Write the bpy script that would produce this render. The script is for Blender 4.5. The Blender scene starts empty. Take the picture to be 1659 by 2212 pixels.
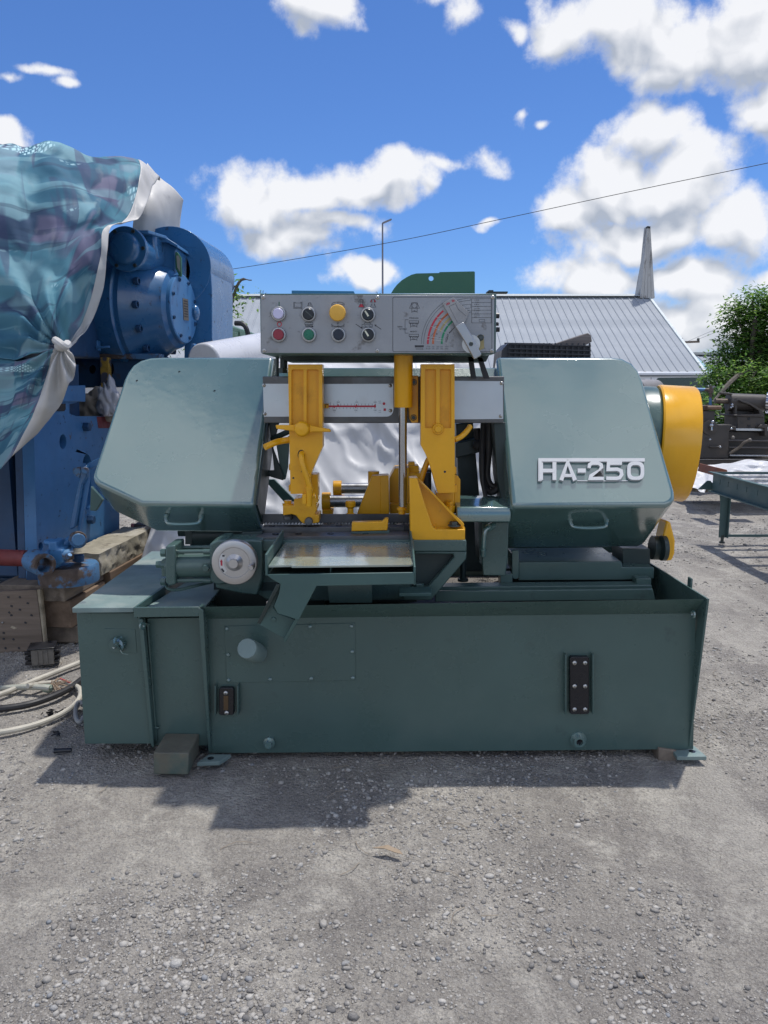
import bpy, bmesh, math, random
import numpy as np
from mathutils import Vector, Matrix, geometry, noise as mnoise

R = math.radians
random.seed(11)
rng = np.random.default_rng(5)
SC = bpy.context.scene
COL = SC.collection

# ------------------------------------------------------------------ camera
FPX, CX, CY, PITCH, CAMH = 1660.0, 829.5, 1106.0, R(9.3), 1.22
cam = bpy.data.objects.new("camera", bpy.data.cameras.new("camera"))
COL.objects.link(cam)
cam.location = (0, 0, CAMH)
cam.rotation_euler = (R(90) - PITCH, 0, 0)
cam.data.sensor_fit = 'HORIZONTAL'
cam.data.sensor_width = 36
cam.data.lens = 36 * FPX / 1659.0
cam.data.clip_start = 0.05
cam.data.clip_end = 3000
SC.camera = cam

# ------------------------------------------------------------------ sun and sky
SUN_DIR = Vector((0.25, 0.28, 1.24)).normalized()      # towards the sun
SUN_EL = math.asin(SUN_DIR.z)
SUN_AZ = math.atan2(SUN_DIR.x, SUN_DIR.y)
sun = bpy.data.objects.new("sun", bpy.data.lights.new("sun", 'SUN'))
COL.objects.link(sun)
sun.data.energy = 2.0
sun.data.angle = R(1.4)
sun.data.color = (1.0, 0.965, 0.91)
sun.rotation_euler = (-SUN_DIR).to_track_quat('-Z', 'Y').to_euler()
sun.location = (5, 10, 30)

world = bpy.data.worlds.new("World")
SC.world = world
world.use_nodes = True
SKY_STRENGTH = 0.105
CLOUD_WHITE = (4.75, 4.8, 4.95)
CLOUD_GREY = (2.25, 2.5, 2.95)
SC.view_settings.view_transform = 'Standard'
SC.view_settings.look = 'None'
SC.view_settings.gamma = 1
SC.view_settings.use_curve_mapping = False
SC.view_settings.exposure = 0.90


def px_dir(px, py):
    dx = (px - CX) / FPX
    dy = -(py - CY) / FPX
    return Vector((dx, math.cos(PITCH) + dy * math.sin(PITCH), -math.sin(PITCH) + dy * math.cos(PITCH)))


def build_world():
    nt = world.node_tree
    nt.nodes.clear()
    N, L = nt.nodes.new, nt.links.new
    out = N('ShaderNodeOutputWorld')
    bg = N('ShaderNodeBackground')
    bg.inputs['Strength'].default_value = SKY_STRENGTH
    L(bg.outputs[0], out.inputs[0])
    sky = N('ShaderNodeTexSky')
    sky.sky_type = 'NISHITA'
    sky.sun_disc = False
    sky.sun_elevation = SUN_EL
    sky.sun_rotation = SUN_AZ
    sky.altitude = 200
    sky.air_density = 1.0
    sky.dust_density = 0.1
    sky.ozone_density = 2.2
    # cloud masses: direction (as azimuth, elevation) and angular half sizes
    def ang(px, py):
        d = px_dir(px, py).normalized()
        return math.atan2(d.x, d.y), math.asin(d.z)
    raw = [  # px, py, rx, ry
        (1415, 315, 105, 85), (1350, 400, 165, 100), (1480, 400, 125, 110), (1235, 450, 100, 75),
        (1575, 480, 100, 80), (1400, 505, 240, 70), (1300, 605, 170, 66), (1490, 615, 180, 66), (1670, 610, 70, 50),
        (1600, 700, 190, 80), (1460, 700, 150, 60),
        (545, 440, 155, 88), (690, 400, 190, 62), (830, 385, 150, 55), (640, 505, 170, 60), (720, 475, 110, 45),
        (1045, 345, 62, 40), (960, 368, 80, 20),
        (680, 20, 105, 62), (665, 78, 36, 48), (540, 5, 30, 25),
        (1120, 80, 48, 32), (1210, 90, 100, 70), (1330, 60, 160, 105), (1480, 90, 190, 125), (1620, 80, 150, 130), (1410, 170, 70, 52),
        (1645, 260, 88, 75),
        (95, 158, 75, 18), (140, 185, 48, 18), (15, 172, 42, 20), (-10, 300, 70, 38),
        (1135, 272, 26, 40), (795, 590, 85, 36), (1170, 298, 22, 12), (1068, 493, 22, 12), (1000, 45, 52, 45), (945, 5, 85, 28),
    ]
    blobs = []
    for px, py, rx, ry in raw:
        a, e = ang(px, py)
        d = px_dir(px, py)
        k = 1.0 / d.length
        soft = .42 if rx * ry < 2600 else 0
        g_ = 1.45 if soft else 1.0
        blobs.append((a, e, g_ * rx / FPX * k / max(.4, math.cos(e)), g_ * ry / FPX * k, soft))
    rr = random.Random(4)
    for i in range(15):          # fair-weather cloud round the unseen sky, made larger for fill light
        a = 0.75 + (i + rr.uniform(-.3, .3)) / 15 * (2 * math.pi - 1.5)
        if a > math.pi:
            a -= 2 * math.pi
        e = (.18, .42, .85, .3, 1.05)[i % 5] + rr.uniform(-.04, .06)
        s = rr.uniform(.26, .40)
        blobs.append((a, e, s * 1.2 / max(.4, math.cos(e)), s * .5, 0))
    blobs += [(2.35, .98, .60, .26, 0), (-2.9, .62, .5, .16, 0), (3.0, 1.2, .7, .12, 0)]  # unseen clouds added for the glossy wheel covers to reflect
    g = bpy.data.node_groups.new("cloud_field", 'ShaderNodeTree')
    g.interface.new_socket("Dir", in_out='INPUT', socket_type='NodeSocketVector')
    for so in ("Density", "Body", "Billow"):
        g.interface.new_socket(so, in_out='OUTPUT', socket_type='NodeSocketFloat')
    n, l = g.nodes.new, g.links.new
    gi, go = n('NodeGroupInput'), n('NodeGroupOutput')

    def vm(op, a=None, b=None):
        q = n('ShaderNodeVectorMath')
        q.operation = op
        for i, x in enumerate((a, b)):
            if x is None:
                continue
            if hasattr(x, 'links'):
                l(x, q.inputs[i])
            else:
                q.inputs[i].default_value = x
        return q

    def mt(op, *xs, clamp=False):
        q = n('ShaderNodeMath')
        q.operation = op
        q.use_clamp = clamp
        for i, x in enumerate(xs):
            if hasattr(x, 'links'):
                l(x, q.inputs[i])
            else:
                q.inputs[i].default_value = x
        return q.outputs[0]
    d0 = gi.outputs[0]
    wn = n('ShaderNodeTexNoise')
    wn.inputs['Scale'].default_value = 9
    wn.inputs['Detail'].default_value = 3
    l(d0, wn.inputs['Vector'])
    off = vm('MULTIPLY', vm('SUBTRACT', wn.outputs['Color'], (.5, .5, .5)).outputs[0], (.09, .09, .09)).outputs[0]
    dd = vm('NORMALIZE', vm('ADD', d0, off).outputs[0]).outputs[0]
    sp = n('ShaderNodeSeparateXYZ')
    l(dd, sp.inputs[0])
    az = mt('ARCTAN2', sp.outputs[0], sp.outputs[1])
    el = mt('ARCSINE', sp.outputs[2])
    cb = n('ShaderNodeCombineXYZ')
    l(az, cb.inputs[0])
    l(el, cb.inputs[1])
    P = cb.outputs[0]
    acc = None
    for a, e, ra, re_, soft in blobs:
        q = vm('MULTIPLY_ADD', P, (1 / ra, 1 / re_, 0))
        q.inputs[2].default_value = (-a / ra, -e / re_, 0)
        q = vm('LENGTH', q.outputs[0]).outputs['Value']
        if soft:
            q = mt('ADD', q, soft)
        if acc is None:
            acc = q
        else:
            s = mt('SMOOTH_MIN', acc, q, .22)
            acc = s
    body = mt('SUBTRACT', 1.0, acc)
    body = mt('MAXIMUM', body, -1.0)
    # billows
    vo = n('ShaderNodeTexVoronoi')
    vo.feature = 'F1'
    vo.inputs['Scale'].default_value = 21
    vo.inputs['Detail'].default_value = 1.0
    vo.inputs['Roughness'].default_value = .55
    vo.inputs['Lacunarity'].default_value = 2.3
    l(dd, vo.inputs['Vector'])
    bil = mt('SUBTRACT', .42, vo.outputs['Distance'])
    fn = n('ShaderNodeTexNoise')
    fn.inputs['Scale'].default_value = 26
    fn.inputs['Detail'].default_value = 7
    fn.inputs['Roughness'].default_value = .66
    l(d0, fn.inputs['Vector'])
    fb = mt('SUBTRACT', fn.outputs[0], .5)
    tot = mt('ADD', mt('MULTIPLY', body, 1.6), mt('MULTIPLY', bil, .55))
    tot = mt('ADD', tot, mt('MULTIPLY', fb, 1.75))
    l(tot, go.inputs[0])
    l(body, go.inputs[1])
    l(mt('ADD', bil, mt('MULTIPLY', fb, .6)), go.inputs[2])

    tc = N('ShaderNodeTexCoord')

    def call(offset=None):
        c = N('ShaderNodeGroup')
        c.node_tree = g
        if offset is None:
            L(tc.outputs['Generated'], c.inputs[0])
        else:
            q = N('ShaderNodeVectorMath')
            q.operation = 'ADD'
            q.inputs[1].default_value = offset
            L(tc.outputs['Generated'], q.inputs[0])
            L(q.outputs[0], c.inputs[0])
        return c.outputs

    def mp(x, a, b, c, d, smooth=True):
        q = N('ShaderNodeMapRange')
        q.interpolation_type = 'SMOOTHSTEP' if smooth else 'LINEAR'
        L(x, q.inputs['Value'])
        for k, v in zip(('From Min', 'From Max', 'To Min', 'To Max'), (a, b, c, d)):
            q.inputs[k].default_value = v
        return q.outputs[0]

    def m2(op, a, b):
        q = N('ShaderNodeMath')
        q.operation = op
        for i, x in enumerate((a, b)):
            if hasattr(x, 'links'):
                L(x, q.inputs[i])
            else:
                q.inputs[i].default_value = x
        return q.outputs[0]
    ca, cb_ = call(), call((.004, .0, .03))
    da = ca[0]
    cover = mp(da, -.24, .62, 0, 1)
    broad = m2('SUBTRACT', ca[1], cb_[1])
    fine = m2('SUBTRACT', ca[2], cb_[2])
    diff = m2('ADD', m2('MULTIPLY', broad, 1.35), m2('MULTIPLY', fine, .85))
    lit = mp(diff, -.62, .34, 0, 1, False)
    thin = mp(da, .0, .55, .35, 0)
    lit2 = m2('MINIMUM', m2('ADD', lit, thin), 1.0)
    cc = N('ShaderNodeMix')
    cc.data_type = 'RGBA'
    cc.inputs['A'].default_value = (*CLOUD_GREY, 1)
    cc.inputs['B'].default_value = (*CLOUD_WHITE, 1)
    L(lit2, cc.inputs['Factor'])
    # front-lit clouds behind the camera, brightened further for fill and reflections
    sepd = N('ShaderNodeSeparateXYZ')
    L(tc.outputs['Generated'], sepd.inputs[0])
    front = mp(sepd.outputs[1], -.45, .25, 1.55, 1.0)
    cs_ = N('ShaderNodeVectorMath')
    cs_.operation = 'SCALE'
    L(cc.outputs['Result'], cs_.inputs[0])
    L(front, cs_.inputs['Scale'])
    # deepen the blue a little
    sc_ = N('ShaderNodeMix')
    sc_.data_type = 'RGBA'
    sc_.blend_type = 'MULTIPLY'
    sc_.inputs['Factor'].default_value = 1
    sc_.inputs['B'].default_value = (.295, .435, .665, 1)
    L(sky.outputs[0], sc_.inputs['A'])
    mx = N('ShaderNodeMix')
    mx.data_type = 'RGBA'
    L(m2('MULTIPLY', cover, .97), mx.inputs['Factor'])
    L(sc_.outputs['Result'], mx.inputs['A'])
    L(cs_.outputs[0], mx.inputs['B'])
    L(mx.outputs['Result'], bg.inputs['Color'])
    world.cycles.sampling_method = 'MANUAL'
    world.cycles.sample_map_resolution = 512


build_world()

# ------------------------------------------------------------------ geometry helpers


def at(px, py, Y):
    d = px_dir(px, py)
    t = Y / d.y
    return Vector((d.x * t, Y, CAMH + d.z * t))


def atz(px, py, Z):
    d = px_dir(px, py)
    t = (Z - CAMH) / d.z
    return Vector((d.x * t, d.y * t, Z))


def atp(px, py, p0, n):
    d = px_dir(px, py)
    o = Vector((0, 0, CAMH))
    t = (p0 - o).dot(n) / d.dot(n)
    return o + d * t


def PP(pts, Y):
    return [at(x, y, Y) for x, y in pts]


def catmull(pts, k=8):
    pts = [Vector(p) for p in pts]
    if len(pts) < 3:
        return pts
    P = [pts[0] * 2 - pts[1]] + pts + [pts[-1] * 2 - pts[-2]]
    out = []
    for i in range(1, len(P) - 2):
        a, b, c, d = P[i - 1], P[i], P[i + 1], P[i + 2]
        for j in range(k):
            t = j / k
            out.append(.5 * ((2 * b) + (c - a) * t + (2 * a - 5 * b + 4 * c - d) * t * t + (3 * b - a - 3 * c + d) * t ** 3))
    out.append(pts[-1])
    return out


def ortho(ax):
    ax = ax.normalized()
    a = Vector((0, 0, 1)) if abs(ax.z) < .9 else Vector((1, 0, 0))
    u = ax.cross(a).normalized()
    return u, ax.cross(u)


def arc(cx, cy, r, a0, a1, n=8, ry=None):
    ry = r if ry is None else ry
    return [(cx + r * math.cos(R(a0 + (a1 - a0) * i / n)), cy - ry * math.sin(R(a0 + (a1 - a0) * i / n))) for i in range(n + 1)]


class MB:
    def __init__(s):
        s.v, s.f = [], []

    def add(s, vs, fs):
        b = len(s.v)
        s.v += [tuple(x) for x in vs]
        s.f += [tuple(i + b for i in q) for q in fs]
        return s

    def box(s, x0, x1, y0, y1, z0, z1):
        vs = [(x, y, z) for z in (z0, z1) for x, y in ((x0, y0), (x1, y0), (x1, y1), (x0, y1))]
        return s.add(vs, [(0, 3, 2, 1), (4, 5, 6, 7), (0, 1, 5, 4), (1, 2, 6, 5), (2, 3, 7, 6), (3, 0, 4, 7)])

    def obox(s, c, ux, uy, uz):
        """box from centre and three half-axis vectors"""
        c, ux, uy, uz = Vector(c), Vector(ux), Vector(uy), Vector(uz)
        vs = [c + ux * a + uy * b + uz * d for d in (-1, 1) for a, b in ((-1, -1), (1, -1), (1, 1), (-1, 1))]
        return s.add(vs, [(0, 3, 2, 1), (4, 5, 6, 7), (0, 1, 5, 4), (1, 2, 6, 5), (2, 3, 7, 6), (3, 0, 4, 7)])

    def prism(s, poly, vec, poly2=None):
        n = len(poly)
        vec = Vector(vec)
        back = [Vector(p) + vec for p in (poly2 or poly)]
        return s.add(list(poly) + back, [tuple(range(n)), tuple(range(2 * n - 1, n - 1, -1))] + [(i, i + n, (i + 1) % n + n, (i + 1) % n) for i in range(n)])

    def px(s, pts, Y, d):
        return s.prism(PP(pts, Y), (0, d, 0))

    def pbox(s, x0, y0, x1, y1, Y, d):
        return s.px([(x0, y0), (x1, y0), (x1, y1), (x0, y1)], Y, d)

    def holed(s, outer, holes, vec):
        loops = [[Vector(p) for p in outer]] + [[Vector(p) for p in h] for h in holes]
        n = geometry.normal(loops[0])
        q = n.to_track_quat('Z', 'Y').inverted()
        tri = geometry.tessellate_polygon([[q @ p for p in lp] for lp in loops])
        flat = [p for lp in loops for p in lp]
        m = len(flat)
        vec = Vector(vec)
        fs = [tuple(t) for t in tri] + [tuple(i + m for i in reversed(t)) for t in tri]
        b = 0
        for lp in loops:
            k = len(lp)
            fs += [(b + i, b + (i + 1) % k, b + (i + 1) % k + m, b + i + m) for i in range(k)]
            b += k
        return s.add(flat + [p + vec for p in flat], fs)

    def lathe(s, o, ax, prof, n=28, arc0=0, arc1=360, caps=True):
        o, ax = Vector(o), Vector(ax).normalized()
        u, w = ortho(ax)
        full = abs(arc1 - arc0) >= 360
        cnt = n if full else n + 1
        vs = []
        for r, h in prof:
            for i in range(cnt):
                a = R(arc0 + (arc1 - arc0) * i / n)
                vs.append(o + ax * h + u * (r * math.cos(a)) + w * (r * math.sin(a)))
        fs = []
        for j in range(len(prof) - 1):
            for i in range(n):
                k = (i + 1) % cnt
                fs.append((j * cnt + i, j * cnt + k, (j + 1) * cnt + k, (j + 1) * cnt + i))
        if full and caps:
            if prof[0][0] > 1e-5:
                fs.append(tuple(range(cnt - 1, -1, -1)))
            if prof[-1][0] > 1e-5:
                fs.append(tuple((len(prof) - 1) * cnt + i for i in range(cnt)))
        return s.add(vs, fs)

    def cyl(s, p0, p1, r, n=20, r2=None):
        p0, p1 = Vector(p0), Vector(p1)
        return s.lathe(p0, p1 - p0, [(r, 0), (r if r2 is None else r2, (p1 - p0).length)], n)

    def ring(s, o, ax, r0, r1, h, n=28):
        return s.lathe(o, ax, [(r0, 0), (r1, 0), (r1, h), (r0, h), (r0, 0)], n, caps=False)

    def sphere(s, c, r, n=12, sq=(1, 1, 1)):
        k = max(5, n // 2)
        base = len(s.v)
        s.lathe((0, 0, 0), (0, 0, 1), [(max(1e-4, r * math.sin(math.pi * i / k)), -r * math.cos(math.pi * i / k)) for i in range(k + 1)], n)
        for i in range(base, len(s.v)):
            x = s.v[i]
            s.v[i] = (x[0] * sq[0] + c[0], x[1] * sq[1] + c[1], x[2] * sq[2] + c[2])
        return s

    def tube(s, pts, r, n=10, smooth=8, caps=True):
        pts = catmull(pts, smooth) if smooth else [Vector(p) for p in pts]
        m = len(pts)
        t0 = (pts[1] - pts[0]).normalized()
        u, w = ortho(t0)
        vs = []
        for i, p in enumerate(pts):
            t = (pts[min(i + 1, m - 1)] - pts[max(i - 1, 0)]).normalized()
            u = (u - t * u.dot(t)).normalized()
            w = t.cross(u)
            ri = r[min(len(r) - 1, int(i / (m - 1) * (len(r) - 1) + .5))] if isinstance(r, (list, tuple)) else r
            for j in range(n):
                a = 2 * math.pi * j / n
                vs.append(p + u * (ri * math.cos(a)) + w * (ri * math.sin(a)))
        fs = [(i * n + j, i * n + (j + 1) % n, (i + 1) * n + (j + 1) % n, (i + 1) * n + j) for i in range(m - 1) for j in range(n)]
        if caps:
            fs += [tuple(range(n - 1, -1, -1)), tuple((m - 1) * n + j for j in range(n))]
        return s.add(vs, fs)

    def grid(s, rows):
        h, w = len(rows), len(rows[0])
        return s.add([p for r in rows for p in r], [(i * w + j, i * w + j + 1, (i + 1) * w + j + 1, (i + 1) * w + j) for i in range(h - 1) for j in range(w - 1)])

    def mesh(s, name, mat, org=Vector((0, 0, 0)), smooth=35, recalc=True):
        me = bpy.data.meshes.new(name)
        me.from_pydata([(x - org[0], y - org[1], z - org[2]) for x, y, z in s.v], [], s.f)
        if recalc:
            bm = bmesh.new()
            bm.from_mesh(me)
            bmesh.ops.recalc_face_normals(bm, faces=bm.faces)
            bm.to_mesh(me)
            bm.free()
        if smooth:
            me.polygons.foreach_set('use_smooth', [True] * len(me.polygons))
            me.set_sharp_from_angle(angle=R(smooth))
        me.materials.append(mat)
        return me


WL = {}


def worg(o):
    while o.parent is not None:
        o = o.parent
    return WL[o.name]


def props(o, label=None, cat=None, group=None, kind=None):
    for k, v in (('label', label), ('category', cat), ('group', group), ('kind', kind)):
        if v:
            o[k] = v
    return o


def thing(name, loc, label, cat, group=None):
    o = bpy.data.objects.new(name, None)
    COL.objects.link(o)
    o.location = loc
    o.empty_display_size = .1
    WL[o.name] = Vector(loc)
    return props(o, label, cat, group)


def bev(o, w, seg=2):
    m = o.modifiers.new("edge", 'BEVEL')
    m.width = w
    m.segments = seg
    m.limit_method = 'ANGLE'
    m.angle_limit = R(35)
    return o


def part(name, mb, mat, parent=None, bevel=0, smooth=35, label=None, seg=2, kind=None):
    """one mesh object, built in world coordinates, under its thing or part"""
    org = worg(parent) if parent else Vector((0, 0, 0))
    me = mb.mesh(name, mat, org, smooth)
    o = bpy.data.objects.new(name, me)
    COL.objects.link(o)
    if parent:
        o.parent = parent
    else:
        WL[o.name] = Vector((0, 0, 0))
    if bevel:
        bev(o, bevel, seg)
    if label:
        o['label'] = label
    if kind:
        o['kind'] = kind
    return o


def solo(name, mb, mat, label=None, cat=None, group=None, kind=None, bevel=0, smooth=35, org=None):
    """a thing that is one mesh"""
    vs = np.array(mb.v)
    if org is None:
        org = Vector(((vs[:, 0].min() + vs[:, 0].max()) / 2, (vs[:, 1].min() + vs[:, 1].max()) / 2, vs[:, 2].min()))
    me = mb.mesh(name, mat, org, smooth)
    o = bpy.data.objects.new(name, me)
    COL.objects.link(o)
    o.location = org
    WL[o.name] = Vector(org)
    if bevel:
        bev(o, bevel)
    return props(o, label, cat, group, kind)


def inst(name, me, p, parent, rot=None, scale=None):
    """another object on shared mesh data"""
    o = bpy.data.objects.new(name, me)
    COL.objects.link(o)
    o.parent = parent
    o.location = Vector(p) - worg(parent)
    if rot is not None:
        o.rotation_euler = rot
    if scale is not None:
        o.scale = scale
    return o


# ------------------------------------------------------------------ materials


def mat(name, col, rough=.5, metal=0.0, var=.12, vs=5.0, bump=0.0, bs=160.0, spec=.5, coat=0.0, rvar=.25,
        marks=(), stretch=None, uv=False, trans=0.0, sheen=0):
    """marks: (colour, scale, threshold, softness, opacity, roughness or None)"""
    m = bpy.data.materials.new(name)
    m.use_nodes = True
    nt = m.node_tree
    N, L = nt.nodes.new, nt.links.new
    b = nt.nodes['Principled BSDF']
    tc = N('ShaderNodeTexCoord')
    vec = tc.outputs['Object']
    if stretch:
        mp = N('ShaderNodeMapping')
        mp.inputs['Scale'].default_value = stretch
        L(vec, mp.inputs['Vector'])
        vec = mp.outputs[0]

    def nz(scale, detail=6, rough_=.6, v=None):
        t = N('ShaderNodeTexNoise')
        t.inputs['Scale'].default_value = scale
        t.inputs['Detail'].default_value = detail
        t.inputs['Roughness'].default_value = rough_
        L(v or vec, t.inputs['Vector'])
        return t.outputs[0]

    def mix(f, a, c):
        q = N('ShaderNodeMix')
        q.data_type = 'RGBA'
        for k, x in (('Factor', f), ('A', a), ('B', c)):
            if hasattr(x, 'links'):
                L(x, q.inputs[k])
            elif k == 'Factor':
                q.inputs[k].default_value = x
            else:
                q.inputs[k].default_value = (*x, 1)
        return q.outputs['Result']

    def rng_(x, a, c, d, e):
        q = N('ShaderNodeMapRange')
        L(x, q.inputs['Value'])
        for k, v in zip(('From Min', 'From Max', 'To Min', 'To Max'), (a, c, d, e)):
            q.inputs[k].default_value = v
        return q.outputs[0]
    n1 = nz(vs)
    lo = tuple(max(0, c * (1 - var)) for c in col)
    hi = tuple(min(1, c * (1 + var)) for c in col)
    c = mix(rng_(n1, .3, .7, 0, 1), lo, hi)
    r = rng_(nz(vs * 2.3), .3, .7, max(.02, rough * (1 - rvar)), min(1, rough * (1 + rvar)))
    for mc, ms, th, soft, op, mr in marks:
        f = rng_(nz(ms, 8, .65), th, th + soft, 0, op)
        c = mix(f, c, mc)
        if mr is not None:
            q = N('ShaderNodeMix')
            L(f, q.inputs['Factor'])
            L(r, q.inputs['A'])
            q.inputs['B'].default_value = mr
            r = q.outputs['Result']
    L(c, b.inputs['Base Color'])
    L(r, b.inputs['Roughness'])
    b.inputs['Metallic'].default_value = metal
    b.inputs['Specular IOR Level'].default_value = spec
    b.inputs['Coat Weight'].default_value = coat
    b.inputs['Coat Roughness'].default_value = .12
    b.inputs['Coat IOR'].default_value = 1.9
    if bump:
        q = N('ShaderNodeBump')
        q.inputs['Strength'].default_value = bump
        q.inputs['Distance'].default_value = .004
        L(nz(bs, 4), q.inputs['Height'])
        L(q.outputs[0], b.inputs['Normal'])
        if coat:
            L(q.outputs[0], b.inputs['Coat Normal'])
    return m


GREEN = (.064, .113, .104)
M = {}
M['green'] = mat('green_paint', GREEN, .30, var=.10, vs=2.2, bump=.07, bs=34, spec=.55, rvar=.3,
                 marks=(((.10, .15, .14), 3.2, .56, .16, .35, .42), ((.035, .055, .052), 11, .64, .08, .45, .5), ((.17, .21, .20), 38, .71, .03, .55, .6)))
M['green_gloss'] = mat('green_gloss_paint', (.086, .166, .156), .24, var=.05, vs=1.6, bump=.38, bs=4.5, spec=.8, rvar=.45, coat=1.0,
                       marks=(((.11, .18, .175), 1.2, .45, .4, .5, .33), ((.15, .21, .20), 26, .72, .03, .45, .5)))
M['green_flat'] = mat('green_flat_paint', (.050, .105, .098), .42, var=.12, vs=3, bump=.05, bs=50, marks=(((.025, .045, .045), 9, .62, .1, .4, .6),))
M['green_dusty'] = mat('green_dusty_paint', (.17, .235, .225), .5, var=.16, vs=5, bump=.05, bs=60,
                       marks=(((.34, .36, .33), 4, .50, .16, .6, .75), ((.05, .06, .09), 11, .62, .05, .6, .4)))
M['green_worn'] = mat('green_worn_tray', (.22, .285, .255), .26, var=.2, vs=7, bump=.14, bs=24, spec=.9, coat=.8,
                      marks=(((.27, .27, .19), 6, .50, .15, .55, .38), ((.38, .44, .43), 8, .58, .12, .5, .2), ((.05, .06, .05), 30, .68, .05, .7, .5)))
M['green_dark'] = mat('green_black_paint_and_shade', (.022, .038, .037), .42, var=.15, vs=4, bump=.06)  # dark green parts, also the shade fill inside the tank
M['flap_green'] = mat('flap_green', (.035, .13, .075), .4, var=.08, vs=3)
M['yellow'] = mat('yellow_paint', (.76, .375, .008), .34, var=.08, vs=5, bump=.14, bs=52, spec=.5,
                  marks=(((.45, .20, .008), 9, .56, .14, .5, .5), ((.14, .075, .02), 7, .68, .06, .65, .6), ((.85, .55, .10), 40, .70, .04, .5, .5)))
M['yellow_smooth'] = mat('yellow_gloss_paint', (.80, .40, .010), .22, var=.06, vs=3, bump=.03, bs=30, spec=.6, stretch=(6, 1, 1))
M['steel'] = mat('dark_steel', (.13, .13, .13), .45, .55, var=.25, vs=9, bump=.05, marks=(((.09, .065, .05), 5, .58, .15, .6, .6),))
M['blade'] = mat('blade_steel', (.10, .10, .105), .38, .6, var=.25, vs=14)
M['chrome'] = mat('chromed_rod', (.42, .43, .45), .16, 1.0, var=.2, vs=8, stretch=(1, 1, .2))
M['rawsteel'] = mat('raw_steel', (.34, .34, .34), .32, .9, var=.3, vs=14, bump=.05, marks=(((.12, .11, .10), 18, .55, .1, .6, .5),))
M['alu'] = mat('brushed_aluminium', (.56, .57, .58), .34, .85, var=.07, vs=4, bump=.02, bs=90,
               marks=(((.40, .40, .40), 5, .56, .2, .5, .5), ((.16, .15, .14), 26, .70, .05, .6, .6)))
M['alu_panel'] = mat('aluminium_panel', (.30, .312, .328), .45, .25, var=.06, vs=5, bump=.02, bs=90,
                     marks=(((.46, .475, .49), 4, .56, .2, .5, .4), ((.17, .155, .14), 5.5, .55, .12, .6, .6), ((.10, .09, .08), 14, .61, .07, .7, .6), ((.12, .10, .09), 45, .68, .04, .7, .6), ((.24, .24, .24), 2.5, .5, .2, .4, .55)))
M['alu_bright'] = mat('polished_aluminium', (.42, .42, .42), .36, .8, var=.06, vs=12, rvar=.12)
M['wheel'] = mat('satin_steel_wheel', (.50, .49, .48), .36, .8, var=.04, vs=6, rvar=.1)
M['emblem'] = mat('cast_emblem', (.54, .55, .56), .42, .25, var=.03, vs=6, rvar=.1)
M['clearplate'] = mat('milky_pointer_plate', (.30, .30, .30), .35, 0, var=.12, vs=20)
M['black'] = mat('black_plastic', (.012, .013, .017), .3, var=.2)
M['rubber'] = mat('black_rubber', (.018, .018, .02), .55, var=.2)
M['gauge'] = mat('gauge_black', (.008, .009, .014), .25, var=.2)
M['gauge_tube'] = mat('oil_brown', (.09, .05, .02), .2, var=.3)
M['bolt'] = mat('bolt_steel', (.075, .085, .08), .4, .5, var=.3, vs=30)
M['screw'] = mat('zinc_screw', (.5, .49, .46), .3, .9, var=.2, vs=40)
M['btn_white'] = mat('button_white', (.58, .56, .76), .35, var=.05)
M['btn_red'] = mat('button_red', (.26, .022, .04), .4, var=.08)
M['btn_green'] = mat('button_green', (.01, .14, .08), .3, var=.2, vs=60)
M['btn_black'] = mat('button_black', (.014, .018, .032), .3, var=.1)
M['btn_yellow'] = mat('button_yellow', (.72, .40, .055), .55, var=.06, vs=20)
M['pointer'] = mat('pointer_cream', (.66, .66, .52), .5, var=.05)
M['ink_black'] = mat('ink_black', (.03, .03, .035), .6, var=.2, vs=30)
M['ink_grey'] = mat('ink_grey', (.13, .13, .14), .6, var=.3, vs=30)
M['ink_red'] = mat('ink_red', (.48, .025, .05), .5, var=.15, vs=30)
M['ink_orange'] = mat('ink_orange', (.47, .13, .055), .5, var=.15, vs=30)
M['ink_olive'] = mat('ink_olive', (.34, .28, .12), .5, var=.2, vs=30)
M['ink_green'] = mat('ink_green', (.01, .22, .10), .5, var=.15, vs=30)
M['paper'] = mat('white_print', (.60, .60, .58), .5, var=.05)
M['cyan'] = mat('sky_reflection_blue', (.02, .17, .33), .4, var=.1)  # sky reflection put into the plate's colour as blue
M['scrap'] = mat('rag', (.45, .38, .34), .9, var=.2)
M['chips'] = mat('swarf', (.03, .028, .026), .6, .3, var=.4, vs=50)
M['tankfloor'] = mat('dirty_tank_floor', (.14, .125, .11), .7, var=.3, vs=7, bump=.2, bs=60, marks=(((.02, .02, .02), 12, .58, .1, .85, .6),))

# ------------------------------------------------------------------ shared fasteners (built at the origin, facing -Y)
def mesh_of(mb, name, m, smooth=35):
    return mb.mesh(name, m, smooth=smooth)


SCREW = MB().lathe((0, 0.002, 0), (0, -1, 0), [(1, 0), (1, .25), (.8, .5), (.4, .68), (0, .72)], 14)
for a in (0, 90):
    c, s_ = math.cos(R(a)), math.sin(R(a))
ME_SCREW = mesh_of(SCREW, "screw", M['screw'])
ME_SCREW_G = mesh_of(SCREW, "green_screw", M['green_gloss'])
ME_CROSS = mesh_of(MB().box(-.42, .42, -.75, -.6, -.09, .09).box(-.09, .09, -.751, -.6, -.42, .42), "slot", M['ink_black'], 0)
HEX = MB().lathe((0, .02, 0), (0, -1, 0), [(1.35, 0), (1.35, .25)], 18).lathe((0, -.2, 0), (0, -1, 0), [(1, 0), (1, .62), (.86, .75)], 6)
ME_HEX = mesh_of(HEX, "bolt", M['bolt'], 20)
ME_HEX_Y = mesh_of(HEX, "yellow_bolt", M['yellow'], 20)
ME_HEX_G = mesh_of(HEX, "green_bolt", M['green'], 20)
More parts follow.
